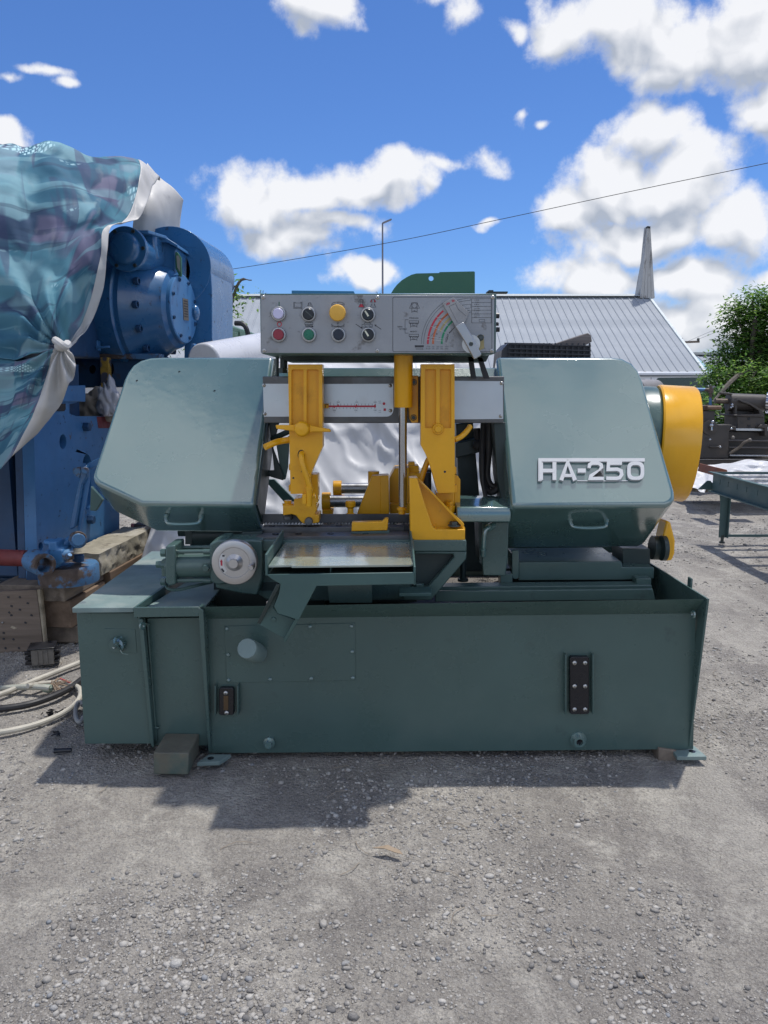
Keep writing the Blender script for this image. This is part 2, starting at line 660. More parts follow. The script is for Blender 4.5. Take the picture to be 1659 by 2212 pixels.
SOCK = MB().lathe((0, .02, 0), (0, -1, 0), [(1, 0), (1, .6), (.9, .72), (.45, .72), (.45, .3), (0, .3)], 16)
ME_SOCK_Y = mesh_of(SOCK, "socket_screw", M['yellow'], 30)
ME_SOCK_B = mesh_of(SOCK, "socket_screw", M['bolt'], 30)


def screw(px, py, Y, rpx, parent, me=None, name='screw', rot=None):
    p = at(px, py, Y)
    k = rpx / FPX * Y
    return inst(name, me or ME_SCREW, p, parent, rot or (0, random.uniform(0, 3), 0), (k, k, k))


def pscale(Y):
    return Y / FPX


def text(name, body, px, py, hpx, Y, m, parent, rot=0, align='CENTER', sx=1.0, bold=0):
    c = bpy.data.curves.new(name, 'FONT')
    c.body = body
    c.align_x = align
    c.align_y = 'CENTER'
    c.size = hpx / .7 * pscale(Y)
    c.extrude = .0002
    c.offset = bold
    c.resolution_u = 2
    t = bpy.data.objects.new(name, c)
    me = bpy.data.meshes.new_from_object(t)
    bpy.data.objects.remove(t)
    me.transform(Matrix.Rotation(R(90), 4, 'X') @ Matrix.Rotation(R(rot), 4, 'Z') @ Matrix.Diagonal((sx, 1, 1, 1)))
    me.materials.clear()
    me.materials.append(m)
    return inst(name, me, at(px, py, Y), parent)


def strokes(lines, wpx, Y, closed=False, d=.0004, mb=None):
    """flat print made of straight strokes given in panel pixels"""
    mb = mb or MB()
    for ln in lines:
        pts = list(ln)
        for a, b in zip(pts, pts[1:]):
            ax, ay, bx_, by = a[0], a[1], b[0], b[1]
            ll = math.hypot(bx_ - ax, by - ay) or 1
            ux, uy = (bx_ - ax) / ll * wpx / 2, (by - ay) / ll * wpx / 2
            mb.px([(ax - ux - uy, ay - uy + ux), (ax - ux + uy, ay - uy - ux), (bx_ + ux + uy, by + uy - ux), (bx_ + ux - uy, by + uy + ux)], Y, d)
    return mb


# ================================================================== THE BANDSAW
saw = thing('bandsaw', (0.02, 2.62, 0), "green and yellow metal bandsaw with silver control panel standing on the gravel", 'bandsaw')

# --- tank
tank = part('tank', MB().px([(437, 1337), (1503, 1325), (1497.5, 1618), (451, 1627)], 2.41, .006), M['green'], saw)
A, B = at(437, 1337, 2.41), at(1503, 1325, 2.41)
C_, D_ = at(1521, 1294, 2.345), at(430, 1311, 2.345)
part('rim_lip', MB().prism([A, B, C_, D_], (0, .007, -.003)), M['green'], tank, bevel=.0015)
xr = 1.018
part('tank_end', MB().prism([(xr, 2.343, C_.z + .001), (xr, 2.408, .032), (xr, 3.25, .03), (xr, 3.25, .545)], (.007, 0, 0)), M['green'], tank, bevel=.0015)
part('tank_back', MB().box(-.6, 1.017, 3.25, 3.257, .03, .545), M['green'], tank)
part('tank_floor', MB().box(-.585, 1.016, 2.418, 3.249, .40, .406), M['tankfloor'], tank)
# left end rib (tapered flange that divides tank and cabinet)
part('end_rib', MB().prism([at(428, 1312, 2.343), at(439, 1318, 2.343), at(456, 1624, 2.40), at(449.5, 1624, 2.40)], (0, .05, 0)), M['green'], tank, bevel=.002)
part('drain_hole', MB().ring(at(1508.5, 1331, 2.36) + Vector((-.012, .02, 0)), (1, 0, 0), .008, .014, .006), M['green_gloss'], tank)
part('end_tab', MB().box(1.0265, 1.034, 2.50, 2.53, .52, .585), M['green'], tank, bevel=.003)

# access plate with round cap and its screws
pl = part('access_plate', MB().px([(484, 1353), (767, 1346), (768, 1470), (490, 1475)], 2.407, .0025), M['green'], tank, bevel=.001)
for x, y in ((490, 1358.7), (493, 1414.7), (494, 1469.4), (583.5, 1467.5), (672.5, 1466), (762, 1464.6), (760.6, 1408), (759, 1352.8), (669.6, 1353.8), (580, 1357)):
    screw(x, y, 2.406, 4.6, pl, ME_SCREW_G)
pc = at(533.5, 1400.5, 2.30)
pb = at(556, 1411, 2.408)
part('filler_cap', MB().lathe(pb, pc - pb, [(.0325, 0), (.033, (pc - pb).length - .006), (.030, (pc - pb).length), (0, (pc - pb).length)], 32), M['green_dusty'], tank)


def sight(x0, y0, x1, y1, sc, parent, tube=None):
    g = part('sight_gauge', MB().px([(x0 + 3, y0), (x1 - 3, y0), (x1, y0 + 4), (x1, y1 - 3), (x1 - 3, y1), (x0 + 3, y1), (x0, y1 - 3), (x0, y0 + 4)], 2.392, .017), M['gauge'], parent, bevel=.002)
    for gx in (x0 - 8.5, x1 + 8.5):
        part('guard', MB().px([(gx - 1.5, y0 - 4), (gx + 1.5, y0 - 4), (gx + 1.5, y1 + 1), (gx - 1.5, y1 + 1)], 2.383, .026), M['green'], parent, bevel=.0015)
    for x, y in sc:
        s = screw(x, y, 2.392, 5.2, parent)
        inst('slot', ME_CROSS, at(x, y, 2.392), parent, (0, random.uniform(0, 1.5), 0), s.scale)
    if tube:
        part('gauge_window', MB().pbox(*tube, 2.3905, .002), M['gauge_tube'], g)


sight(473, 1486, 505, 1545, [(487.5, 1497), (489.5, 1540)], tank, (483, 1503, 493, 1534))
sight(1231, 1419, 1273, 1543, [(x, y) for y in (1432, 1482.5, 1532.5) for x in (1241, 1264)], tank)
p = at(1252.5, 1604, 2.385)
part('drain_socket', MB().ring(p, (0, 1, 0), .011, .018, .026).ring(p + Vector((0, .018, 0)), (0, 1, 0), .017, .027, .008), M['green_gloss'], tank)
part('socket_bore', MB().cyl(p + Vector((0, .012, 0)), p + Vector((0, .024, 0)), .0112), M['gauge'], tank)
p = at(580, 1609, 2.385)
part('drain_plug', MB().lathe(p + Vector((0, .024, 0)), (0, -1, 0), [(.02, 0), (.02, .012), (.012, .014), (.012, .03)], 8), M['green_gloss'], tank, smooth=15)

# feet
for pts, hole in (([(425, 1647), (474, 1645), (499, 1629), (452, 1629)], (455, 1638)), ([(1463, 1634), (1527, 1634), (1500, 1611), (1446, 1612)], (1495, 1623))):
    z = .018
    part('foot', MB().prism([atz(x, y, z) for x, y in pts], (0, 0, -.014)), M['green_dusty'], saw, bevel=.002)
    part('bolt_hole', MB().cyl(atz(*hole, z) + Vector((0, 0, .0005)), atz(*hole, z) + Vector((0, 0, -.004)), .011), M['gauge'], saw)

# --- electrical cabinet on the left
cab = part('cabinet', MB().prism([at(165, 1324, 2.39), at(303, 1324, 2.39), at(331, 1607, 2.39), at(183, 1607, 2.39)], (0, .75, 0)), M['green'], saw, bevel=.002)
lid = part('cabinet_lid', MB().prism([atz(155.4, 1313, .527), atz(288, 1312, .527), atz(352, 1266, .527), Vector((-.66, 3.2, .527)), Vector((-.99, 3.2, .527))], (0, 0, -.017)), M['green_dusty'], cab, bevel=.002)
part('side_panel', MB().px([(318, 1336), (431, 1334), (452, 1611), (333, 1610)], 2.415, .30), M['green'], cab, bevel=.0015)
part('shelf_flange', MB().px([(288, 1312), (430, 1311), (429.5, 1332), (289, 1334)], 2.345, .006), M['green'], cab, bevel=.002)
part('shelf', MB().prism([at(291, 1327, 2.351), at(429, 1326, 2.351), Vector((-.585, 3.2, .497)), Vector((-.68, 3.2, .497))], (0, 0, -.006)), M['green_dusty'], cab)
part('shelf_edge', MB().prism([atz(288, 1312, .527) + Vector((.002, .004, 0)), atz(352, 1266, .527) + Vector((.002, 0, 0)), atz(352, 1266, .527) + Vector((.002, 0, -.032)), atz(288, 1312, .527) + Vector((.002, .004, -.038))], (.006, 0, 0)), M['green_flat'], cab)
part('paint_drip', MB().obox(atz(323, 1290, .512) + Vector((.004, 0, 0)), (.002, 0, 0), (0, .0012, 0), (0, 0, .012)), M['yellow'], cab)
part('hinge_rib', MB().prism([at(299, 1338, 2.352), at(308, 1338, 2.352), at(333, 1612, 2.385), at(331, 1617, 2.385), at(325, 1608, 2.385)], (0, .028, 0)), M['green'], cab, bevel=.002)
part('hinge_rod', MB().cyl(at(319, 1345, 2.408), at(338, 1600, 2.408), .0035, 10).cyl(at(313, 1348.5, 2.405), at(324, 1348.5, 2.405), .004, 8).cyl(at(333, 1572, 2.405), at(343, 1572, 2.405), .004, 8), M['green'], cab)
part('oval_eye', MB().ring(at(306, 1352, 2.35), (.9, -.4, 0), .006, .012, .005, 18), M['green_gloss'], cab)
sp = part('socket_plate', MB().px([(225, 1358), (292, 1359), (296, 1411), (238, 1408)], 2.3885, .002), M['green'], cab, bevel=.001)
rag = MB()
pr = at(256, 1391, 2.37)
for i in range(46):
    a, b = random.uniform(0, 6.28), random.uniform(0, .020)
    c = pr + Vector((math.cos(a) * b, random.uniform(-.012, .016), math.sin(a) * b * .9))
    d1 = Vector((random.uniform(-1, 1), random.uniform(-1, 1), random.uniform(-1, 1))).normalized() * random.uniform(.006, .014)
    d2 = d1.orthogonal().normalized() * random.uniform(.004, .010)
    rag.add([c - d1, c + d2, c + d1, c - d2 * .6], [(0, 1, 2), (0, 2, 3)])
rag.tube([pr + Vector((.004, 0, -.01)), pr + Vector((.012, -.006, -.028)), pr + Vector((.03, -.004, -.034))], .0016, 5)
part('taped_plug', rag, M['green_gloss'], cab, smooth=0)
part('plug_socket', MB().lathe(at(256, 1391, 2.388), (0, -1, 0), [(.026, 0), (.024, .018), (.012, .02)], 20), M['green'], cab)

# --- inside of the tank, right hand side
bed = part('bed_beam', MB().px([(940, 1277), (1410, 1272), (1416, 1296), (940, 1300)], 2.60, .012).px([(940, 1268), (1408, 1264), (1410, 1273), (940, 1278)], 2.64, .06), M['green'], saw, bevel=.003)
part('pedestal', MB().px([(1120, 1214.5), (1343, 1213), (1344, 1225), (1413, 1226), (1413, 1250), (1344, 1253), (1120, 1254)], 2.74, .25), M['green'], saw, bevel=.003)
part('pedestal_post', MB().pbox(1345, 1186, 1405, 1232, 2.80, .14), M['green_dark'], saw, bevel=.003)
part('slotted_tab', MB().px([(1106, 1189), (1121, 1189), (1121, 1247), (1117, 1251), (1110, 1251), (1106, 1247)], 2.72, .01), M['green'], saw, bevel=.002)
part('stand_foot', MB().pbox(1081, 1240, 1107, 1270, 2.70, .05).pbox(1375, 1250, 1407, 1268, 2.66, .05), M['green'], saw, bevel=.002)
part('bed_shade_fill', MB().pbox(462, 1256, 700, 1312, 2.66, .35).pbox(560, 1180, 900, 1300, 2.70, .4), M['green_dark'], saw)  # dark blocks added to stand in for shade below the table
part('pedestal_shade_fill', MB().pbox(1092, 1228, 1406, 1300, 2.97, .2), M['green_dark'], saw)  # dark box added to stand in for shade under the pedestal
part('stop_rod', MB().cyl(at(1001, 1190, 2.78), at(1000, 1252, 2.78), .011, 14).cyl(at(1000, 1250, 2.78), at(1000, 1255, 2.78), .02, 14), M['green_dark'], saw)
sw = MB()
for i in range(420):
    px_ = random.gauss(1048, 16) if i % 3 else random.uniform(960, 1085)
    py_ = random.gauss(1254, 6) if i % 3 else random.uniform(1225, 1268)
    c = atz(px_, py_, .407)
    d1 = Vector((random.uniform(-1, 1), random.uniform(-1, 1), random.uniform(.1, 1))) * random.uniform(.002, .005)
    d2 = Vector((random.uniform(-1, 1), random.uniform(-1, 1), random.uniform(.1, 1))) * random.uniform(.002, .005)
    sw.add([c, c + d1, c + d2], [(0, 1, 2)])
part('swarf', sw, M['chips'], tank, smooth=0, kind='stuff')

# --- vice table and bed
table = part('vice_table', MB().px([(540, 1167), (1007.5, 1167), (1008, 1191), (540, 1191)], 2.50, .42), M['green'], saw, bevel=.003)
part('bed_front', MB().px([(543, 1184), (890, 1184), (890, 1296), (700, 1299), (575, 1296), (556, 1283), (556, 1262), (543, 1254)], 2.54, .34), M['green'], saw, bevel=.006)
part('bed_recess', MB().pbox(563, 1258, 600, 1276, 2.537, .004), M['green_dark'], saw)
part('gusset', MB().px([(896, 1191), (1007.8, 1191), (1007, 1208), (931, 1297), (872, 1297), (868, 1280), (905, 1272), (925, 1268), (981, 1204), (979, 1197), (896, 1197)], 2.505, .035), M['green'], saw, bevel=.004)
part('gusset_web', MB().px([(860, 1192), (984, 1192), (984, 1200), (928, 1268), (860, 1285)], 2.545, .20), M['green_dark'], saw)
part('gusset_pad', MB().prism([atz(862, 1281, .562), atz(932, 1281, .562), atz(932, 1268, .562), atz(862, 1268, .562)], (0, 0, -.012)), M['green_flat'], saw, bevel=.002)
inst('bolt', ME_HEX_G, at(905, 1270, 2.52), saw, (R(-90), 0, 0), (.017, .017, .017))
part('bed_leg', MB().px([(707, 1262), (803, 1262), (804, 1302), (712, 1302)], 2.44, .05), M['green'], saw)
zt = .716
bB = part('wear_strip', MB().px([(539, 1160), (884, 1156.5), (884, 1166), (539, 1167)], 2.52, .075), M['steel'], saw, bevel=.0015)
bA = part('wear_strip', MB().px([(566, 1139.5), (884, 1138), (884, 1156), (566, 1158)], 2.615, .055), M['steel'], saw, bevel=.0015)
part('end_strip', MB().px([(523, 1150), (566, 1148.5), (566, 1166), (523, 1168)], 2.57, .05), M['green_dark'], saw, bevel=.0015)
for strip, Y, lst, z0 in ((bB, 2.56, (595, 645, 714, 790), at(700, 1158, 2.52).z), (bA, 2.64, (588, 662, 732), at(700, 1138.8, 2.615).z)):
    for x in lst:
        c = Vector((at(x, 1150, Y).x, Y, z0))
        inst('countersink', ME_CS if 'ME_CS' in globals() else globals().setdefault('ME_CS', mesh_of(MB().cyl((0, 0, -.002), (0, 0, .0012), .011, 16), "countersink", M['gauge'])), c, strip)
part('pale_disc', MB().cyl(at(727, 1158, 2.555), at(727, 1156, 2.555), .019, 24), M['scrap'], saw)
# chip guard shadow side, blade
teeth = MB()
top = [at(x, 1110.3, 2.69) for x in (540, 884)]
botz = at(700, 1131.5, 2.69).z
x0, x1 = top[0].x, at(1000, 1110, 2.69).x
nn = 64
poly = [(x0, 2.69, top[0].z), (x1, 2.69, top[0].z)]
for i in range(nn, 0, -1):
    xa = x0 + (x1 - x0) * i / nn
    xb = x0 + (x1 - x0) * (i - 1) / nn
    poly += [(xa, 2.69, botz + .004), (xa - (xa - xb) * .3, 2.69, botz + .0045), (xb + (xa - xb) * .12, 2.69, botz - .003)]
poly.append((x0, 2.69, botz + .004))
part('saw_blade', teeth.prism([Vector(q) for q in poly], (0, .0014, 0)), M['blade'], saw, smooth=0)

# yellow fixed jaw
jaw = part('fixed_jaw', MB().px([(884, 1035), (901, 1034), (1001, 1134), (1005, 1141), (1004.5, 1167.5), (896, 1168.5), (886, 1150)], 2.555, .09), M['yellow'], saw, bevel=.003)
ft = MB().px([(884, 1033), (901, 1033), (917, 1086), (934, 1137), (940, 1144), (1004.5, 1143.5), (1005, 1168), (896, 1168.5), (886, 1160)], 2.508, .048)
part('jaw_plate', ft, M['yellow'], jaw, bevel=.003)
ft = MB()
a0, a1 = PP([(903, 1040), (1001, 1134)], 2.54), None
part('jaw_rib', MB().prism([at(902, 1033, 2.52), at(907, 1037, 2.52), at(1003, 1133, 2.52), at(1000, 1139, 2.52)], (0, .03, 0)), M['yellow'], jaw, bevel=.002)
inst('bolt', ME_HEX, at(981, 1136, 2.53), jaw, (R(-90), 0, 0), (.016, .016, .016))
# low yellow guide bar on the table
part('guide_bar', MB().px([(760, 1128.5), (826, 1127), (832, 1120), (839.5, 1120), (837, 1146), (759, 1148)], 2.565, .03), M['yellow'], saw, bevel=.003)
part('bar_base', MB().px([(759, 1148.5), (841, 1146), (842, 1155), (759, 1156.5)], 2.568, .035), M['green'], saw, bevel=.002)
part('wood_chip', MB().prism([at(852, 1134, 2.66), at(866, 1131, 2.66), at(872, 1144, 2.66), at(860, 1146, 2.66)], (0, .012, 0)), M['scrap'], saw)
part('rubber_block', MB().pbox(872, 1134, 884, 1147, 2.6, .03), M['black'], saw)

# moving jaw and its rods behind the blade
mj = part('moving_jaw', MB().px([(771, 1111), (803.5, 1028), (839.5, 1027), (840.5, 1111)], 2.80, .06), M['yellow'], saw, bevel=.003)
part('jaw_edge', MB().px([(821, 1027.5), (840, 1027), (841, 1111), (821, 1111)], 2.79, .07), M['yellow'], mj, bevel=.003)
part('jaw_boss', MB().cyl(at(807, 1045, 2.88), at(807, 1018, 2.88), .021, 20), M['yellow'], mj)
for x0_, x1_, yy, rr_, Y in ((713, 800, 1083, 13.2, 2.98), (737, 812, 1055, 11.3, 3.12)):
    k = pscale(Y)
    rod = part('guide_rod', MB().cyl(at(x0_, yy, Y), at(x1_, yy, Y), rr_ * k, 24), M['rawsteel'], saw)
    part('rod_collar', MB().cyl(at(x0_ - 17, yy, Y), at(x0_ + 1, yy, Y), rr_ * 1.5 * k, 24).pbox(x0_ - 16, yy, x0_, yy + 27, Y - .015, .035).pbox(x0_ - 17, yy + 18, x0_ + 6, yy + 30, Y - .03, .06), M['yellow'], saw, bevel=.002)
part('knob', MB().lathe(at(757, 1112, 2.74), at(757, 1076, 2.74) - at(757, 1112, 2.74), [(.019, 0), (.011, .008), (.011, .024), (.018, .03), (.0195, .045), (.015, .052), (0, .053)], 22), M['yellow'], saw)
yb = part('clamp_block', MB().px([(841, 1034), (853, 1012), (884, 1010), (886, 1110), (841, 1108)], 2.90, .12), M['yellow'], saw, bevel=.003)
part('clamp_ledge', MB().pbox(842, 1088, 884, 1110, 2.86, .05), M['yellow'], yb, bevel=.003)
part('clamp_cap', MB().pbox(883, 1006, 905, 1024, 2.93, .07).pbox(882, 1022, 910, 1048, 2.91, .10).pbox(882, 998, 896, 1007, 2.95, .04), M['yellow'], yb, bevel=.003)
part('motor_block', MB().pbox(912, 1014, 932, 1062, 2.98, .08).cyl(at(921, 1050, 2.95), at(921, 1020, 2.95), .016, 14), M['rubber'], saw, bevel=.004)

# --- chip tray and chute in front
ztr = at(700, 1166, 2.54).z
tray = part('tray_plate', MB().prism([atz(618, 1168, ztr), atz(889, 1163, ztr), atz(892, 1219, ztr), atz(892, 1216, ztr) + Vector((-.012, -.02, -.001)), atz(630, 1223, ztr), atz(628, 1221, ztr), atz(580, 1222, ztr)], (0, 0, -.005)), M['green_worn'], saw)
yf = atz(700, 1221, ztr).y
xl, xrr = atz(580, 1222, ztr).x, atz(892, 1219, ztr).x
zb = at(700, 1240, yf).z
part('tray_side', MB().prism([(xl - .009, yf - .012, zb - .002), (xl - .009, yf - .012, ztr + .035), (xl - .009, yf + .36, ztr + .036), (xl - .009, yf + .36, ztr - .02)], (.007, 0, 0)), M['green_flat'], tray, bevel=.002)
part('tray_side', MB().prism([(xrr + .001, yf - .012, zb - .03), (xrr + .001, yf - .012, ztr - .002), (xrr + .001, yf + .14, ztr + .035), (xrr + .001, yf + .37, ztr + .037), (xrr + .001, yf + .37, ztr - .02)], (.006, 0, 0)), M['green_flat'], tray, bevel=.002)
part('tray_web', MB().px([(713, 1224), (715, 1224), (715, 1240), (713, 1240)], yf + .02, .3), M['green_flat'], tray)
part('tray_underplate', MB().box(xl, xrr, yf, yf + .34, zb - .006, zb - .001), M['green_dark'], tray)
part('tray_apron', MB().px([(574.5, 1241), (896.8, 1236.5), (896.8, 1262), (700, 1266), (684, 1266), (645, 1340), (599, 1325), (592, 1310), (603, 1282), (606, 1262), (590, 1253)], yf - .012, .006), M['green_flat'], tray, bevel=.0018)
chute = part('chute', MB().px([(600, 1262), (606, 1270), (590, 1313), (600, 1325), (642, 1340), (616, 1381), (556, 1347)], yf + .03, .006), M['green_flat'], tray, bevel=.0015)
part('chute_wall', MB().prism([at(597, 1262, yf - .01), at(607, 1262, yf - .01), at(562, 1349, yf + .03), at(555, 1346, yf + .03)], (0, .07, 0)), M['green_dark'], chute, bevel=.0015)
part('chute_wall', MB().prism([at(638, 1336, yf - .006), at(645, 1340, yf - .006), at(617, 1387, yf + .02), at(611, 1384, yf + .02)], (0, .07, 0)), M['green_flat'], chute, bevel=.0015)
part('chute_liner', MB().px([(600, 1277), (606, 1290), (566, 1351), (556, 1347)], yf + .10, .004), M['green_dark'], chute)
part('rivet', MB().lathe(at(591.5, 1338, yf + .031), (0, -1, 0), [(.008, 0), (.007, .004), (0, .005)], 16), M['green_flat'], chute)
part('paint_scrap', MB().prism([at(575, 1300, yf + .028), at(582, 1296, yf + .028), at(585, 1306, yf + .028), at(577, 1312, yf + .028)], (0, .002, 0)), M['scrap'], chute)

# --- vice cylinder and handwheel
Yc = 2.50
k = pscale(Yc)
cylp = part('vice_cylinder', MB().cyl(at(362, 1223, Yc), at(470, 1222, Yc), 26 * k, 28), M['green'], saw)
part('end_cap', MB().px([(357, 1180), (378, 1178), (380, 1262), (366, 1266), (357, 1258)], Yc - .045, .12), M['green'], cylp, bevel=.005)
part('end_cap', MB().px([(452, 1175), (470, 1167), (490, 1166), (490, 1262), (470, 1264), (454, 1256)], Yc - .045, .13), M['green'], cylp, bevel=.006)
for yy, off in ((1192, -.02), (1254, -.025), (1183, .06)):
    part('tie_rod', MB().cyl(at(376, yy, Yc + off), at(458, yy - 1, Yc + off), 4.6 * k, 14).cyl(at(440, yy, Yc + off), at(456, yy, Yc + off), 6 * k, 14), M['green'], cylp)
for yy in (1194, 1220, 1256):
    part('hex_nut', MB().lathe(at(348, yy, Yc - .02), (1, 0, 0), [(9 * k, 0), (9.5 * k, .016)], 6), M['green'], cylp, smooth=20)
part('port_fitting', MB().cyl(at(338, 1219, Yc - .02), at(350, 1219, Yc - .02), 8 * k, 6).pbox(349, 1210, 358, 1245, Yc - .03, .03), M['green'], cylp, smooth=20)
part('hose', MB().tube([at(358, 1262, Yc), at(364, 1272, Yc - .01), at(385, 1274, Yc - .01), at(420, 1266, Yc), at(458, 1257, Yc + .04)], 3.6 * k, 10), M['green'], cylp)
inst('nut', ME_HEX_G, at(446, 1226, Yc - .044), cylp, None, (.012, .014, .012))
part('saddle', MB().px([(466, 1170), (543, 1166), (566, 1168), (566, 1250), (556, 1286), (520, 1282), (466, 1270)], 2.47, .12), M['green'], saw, bevel=.005)
part('rear_cylinder', MB().cyl(at(415, 1155, 2.95), at(540, 1155, 2.95), .05, 24).pbox(400, 1140, 414, 1176, 2.90, .1).cyl(at(386, 1149, 2.92), at(402, 1149, 2.92), .018, 6), M['green_dark'], saw)
Yw = 2.385
hc = at(505.5, 1216, Yw)
kw = pscale(Yw)
hw = part('handwheel', MB().lathe(hc + Vector((0, .03, 0)), (0, -1, 0), [(.0, 0), (50 * kw, .0), (51 * kw, .008), (51 * kw, .022), (49.5 * kw, .027), (48 * kw, .028), (35 * kw, .028), (33.5 * kw, .0255), (20 * kw, .0255)], 64), M['wheel'], saw)
part('wheel_hub', MB().lathe(hc + Vector((0, .0046, 0)), (0, -1, 0), [(19.5 * kw, 0), (11 * kw, .011), (10.5 * kw, .018), (10 * kw, .019), (0, .019)], 40), M['wheel'], hw)
hp = at(541, 1227.5, 2.33)
part('crank_grip', MB().lathe(hp + Vector((0, .055, .0)), (0, -1, 0), [(.006, 0), (.0065, .02), (.0095, .024), (.0095, .052), (.008, .055), (.006, .055), (.006, .053), (0, .053)], 20), M['wheel'], hw)
lab = [at(505.5 - 1 + (27.5 + o) * math.cos(R(a)), 1216 - (27.5 + o) * math.sin(R(a)), Yw + .0035) for o, seq in ((6, range(140, 232, 9)), (-6, range(230, 138, -9))) for a in seq]
part('dial_label', MB().prism(lab, (0, .002, 0)), M['paper'], hw)
part('arrow', MB().px([(476, 1212), (480, 1212), (480.5, 1222), (477, 1222)], Yw + .0025, .001).px([(475, 1213), (481, 1213), (478, 1208.5)], Yw + .0025, .001), M['ink_red'], hw)
part('window', MB().px([(477, 1229), (480, 1227.5), (485, 1234), (482, 1236.5)], Yw + .0025, .001).px([(480, 1199), (485, 1199), (485, 1202.5), (480, 1202.5)], Yw + .0025, .001), M['ink_black'], hw)

# --- tilted wheel covers (front faces lean back about 36 degrees)
SDIR, NRM = Vector((0, .592, .806)), Vector((0, -.806, .592))
P0 = at(829.5, 1091, 2.56)


def onc(pts, off=0.0):
    return [atp(x, y, P0 + NRM * off, NRM) for x, y in pts]


def cover(name, outline, depth, m, taper=None):
    pts = onc(outline)
    back = [p - NRM * depth for p in pts]
    if taper:
        c = sum(back, Vector()) / len(back)
        back = [c + (p - c) * taper for p in back]
    mb = MB()
    n = len(pts)
    mb.add(pts + back, [tuple(range(n)), tuple(range(2 * n - 1, n - 1, -1))] + [(i, i + n, (i + 1) % n + n, (i + 1) % n) for i in range(n)])
    o = part(name, mb, m, saw, bevel=.016, seg=4)
    return o


L_OUT = [(592, 769), (348, 769), (325, 770), (303, 776), (286, 787), (275, 802), (268, 816), (201, 1020), (199, 1030), (203, 1040), (212, 1047), (305, 1090), (549, 1093)]
R_OUT = [(1072, 769), (1320, 769), (1345, 772), (1366, 783), (1380, 799), (1390, 822), (1458, 1060), (1459, 1077), (1452, 1087), (1440, 1093), (1105, 1095)]
lc = cover('wheel_cover', L_OUT, .215, M['green_gloss'])
rc = cover('wheel_cover', R_OUT, .34, M['green_gloss'])
for x, y in ((387.5, 803.5), (296, 823), (463.5, 845)):
    part('hole', MB().cyl(onc([(x, y)], .0006)[0], onc([(x, y)], -.002)[0], .0042, 12), M['gauge'], lc)


def handle(pts, parent):
    ps = [onc([p])[0] for p in pts]
    base = [Vector(p) - NRM * .02 for p in ps]
    return base


for x0_, x1_, y0_, cv in ((347, 425, 1108, lc), (1246, 1327, 1120, rc)):
    # grip on the under wall of the cover: wall runs back along -NRM, its outward direction is -SDIR
    o = onc([((x0_ + x1_) / 2, 1094)])[0] - NRM * (.075 if cv is lc else .105)
    w = (x1_ - x0_) / 2 / FPX * o.y * .98
    dn = -SDIR
    pts = [o + Vector((-w, 0, 0)) - dn * .004, o + Vector((-w * .97, 0, 0)) + dn * .014, o + Vector((-w * .8, 0, 0)) + dn * .026, o + Vector((0, 0, 0)) + dn * .03,
           o + Vector((w * .8, 0, 0)) + dn * .026, o + Vector((w * .97, 0, 0)) + dn * .014, o + Vector((w, 0, 0)) - dn * .004]
    part('handle', MB().tube(pts, [.0095, .007, .0062, .0062, .0062, .007, .0095], 10), M['green_gloss'], cv)
part('cover_tab', MB().px([(196, 1050), (222, 1080), (207, 1104), (194, 1103)], 2.86, .02), M['green_flat'], lc, bevel=.003)
# frame chord between the covers
ch = onc([(540, 0), (0, 0)])
s0, s1 = .47, .60
chord = MB()
a = P0 + SDIR * .44 - NRM * .05
b = P0 + SDIR * .615 - NRM * .05
chord.prism([Vector((-.52, a.y, a.z)), Vector((.50, a.y, a.z)), Vector((.50, b.y, b.z)), Vector((-.52, b.y, b.z))], -NRM * .12)
part('bow_frame', chord, M['green_gloss'], saw, bevel=.006)
part('cover_edge', MB().prism(onc([(590, 775), (597, 775), (556, 1090), (549, 1091)], -.02), -NRM * .15), M['green_dark'], saw)

# emblem: raised strokes on the right cover


def ribbon(pts, w):
    P = [Vector((x, y)) for x, y in pts]
    l, r = [], []
    for i, p in enumerate(P):
        d0 = (P[i] - P[i - 1]).normalized() if i else (P[1] - P[0]).normalized()
        d1 = (P[i + 1] - P[i]).normalized() if i < len(P) - 1 else d0
        n0, n1 = Vector((-d0.y, d0.x)), Vector((-d1.y, d1.x))
        m = (n0 + n1)
        m = m / max(.4, m.dot(n0) + 1e-6) if m.length > 1e-4 else n0
        m = m * (w / 2) / 1.0
        l.append(p + m)
        r.append(p - m)
    return [(q.x, q.y) for q in l + r[::-1]]


emb = MB()
EM_D = NRM * .010


def est(pts, w=8.5, lift=0):
    emb.prism(onc(ribbon(pts, w), .0015 + lift), EM_D)


est([(1165.5, 1042), (1165.5, 996.5), (1391, 996.5)], 7.5)
est([(1168, 1002), (1168, 1040)], 8, .0006)
est([(1196.5, 1001), (1196.5, 1040)], 8.5)
est([(1168, 1019.5), (1196.5, 1019.5)], 8, .0003)
est([(1211, 1040.5), (1225, 1001), (1241, 1040.5)], 9)
est([(1216, 1030), (1236, 1030)], 6.5, .0004)
est([(1246.5, 1019.5), (1264, 1019.5)], 9)
est([(1271, 1014), (1272, 1007), (1277, 1003.5), (1291, 1003.5), (1297, 1007), (1298, 1013), (1294, 1020), (1275, 1031), (1273.5, 1036.5), (1303, 1036.5)], 7.5)
est([(1342, 1003.5), (1313, 1003.5), (1312, 1017), (1332, 1016.5), (1340, 1020), (1341.5, 1028), (1337, 1035), (1330, 1036.5), (1308, 1036)], 7.5)
def sup(rx, ry, e=3.2, n=36):
    f = lambda t: math.copysign(abs(t) ** (2 / e), t)
    return [(1371.5 + rx * f(math.cos(2 * math.pi * k / n)), 1020 - ry * f(math.sin(2 * math.pi * k / n))) for k in range(n)]


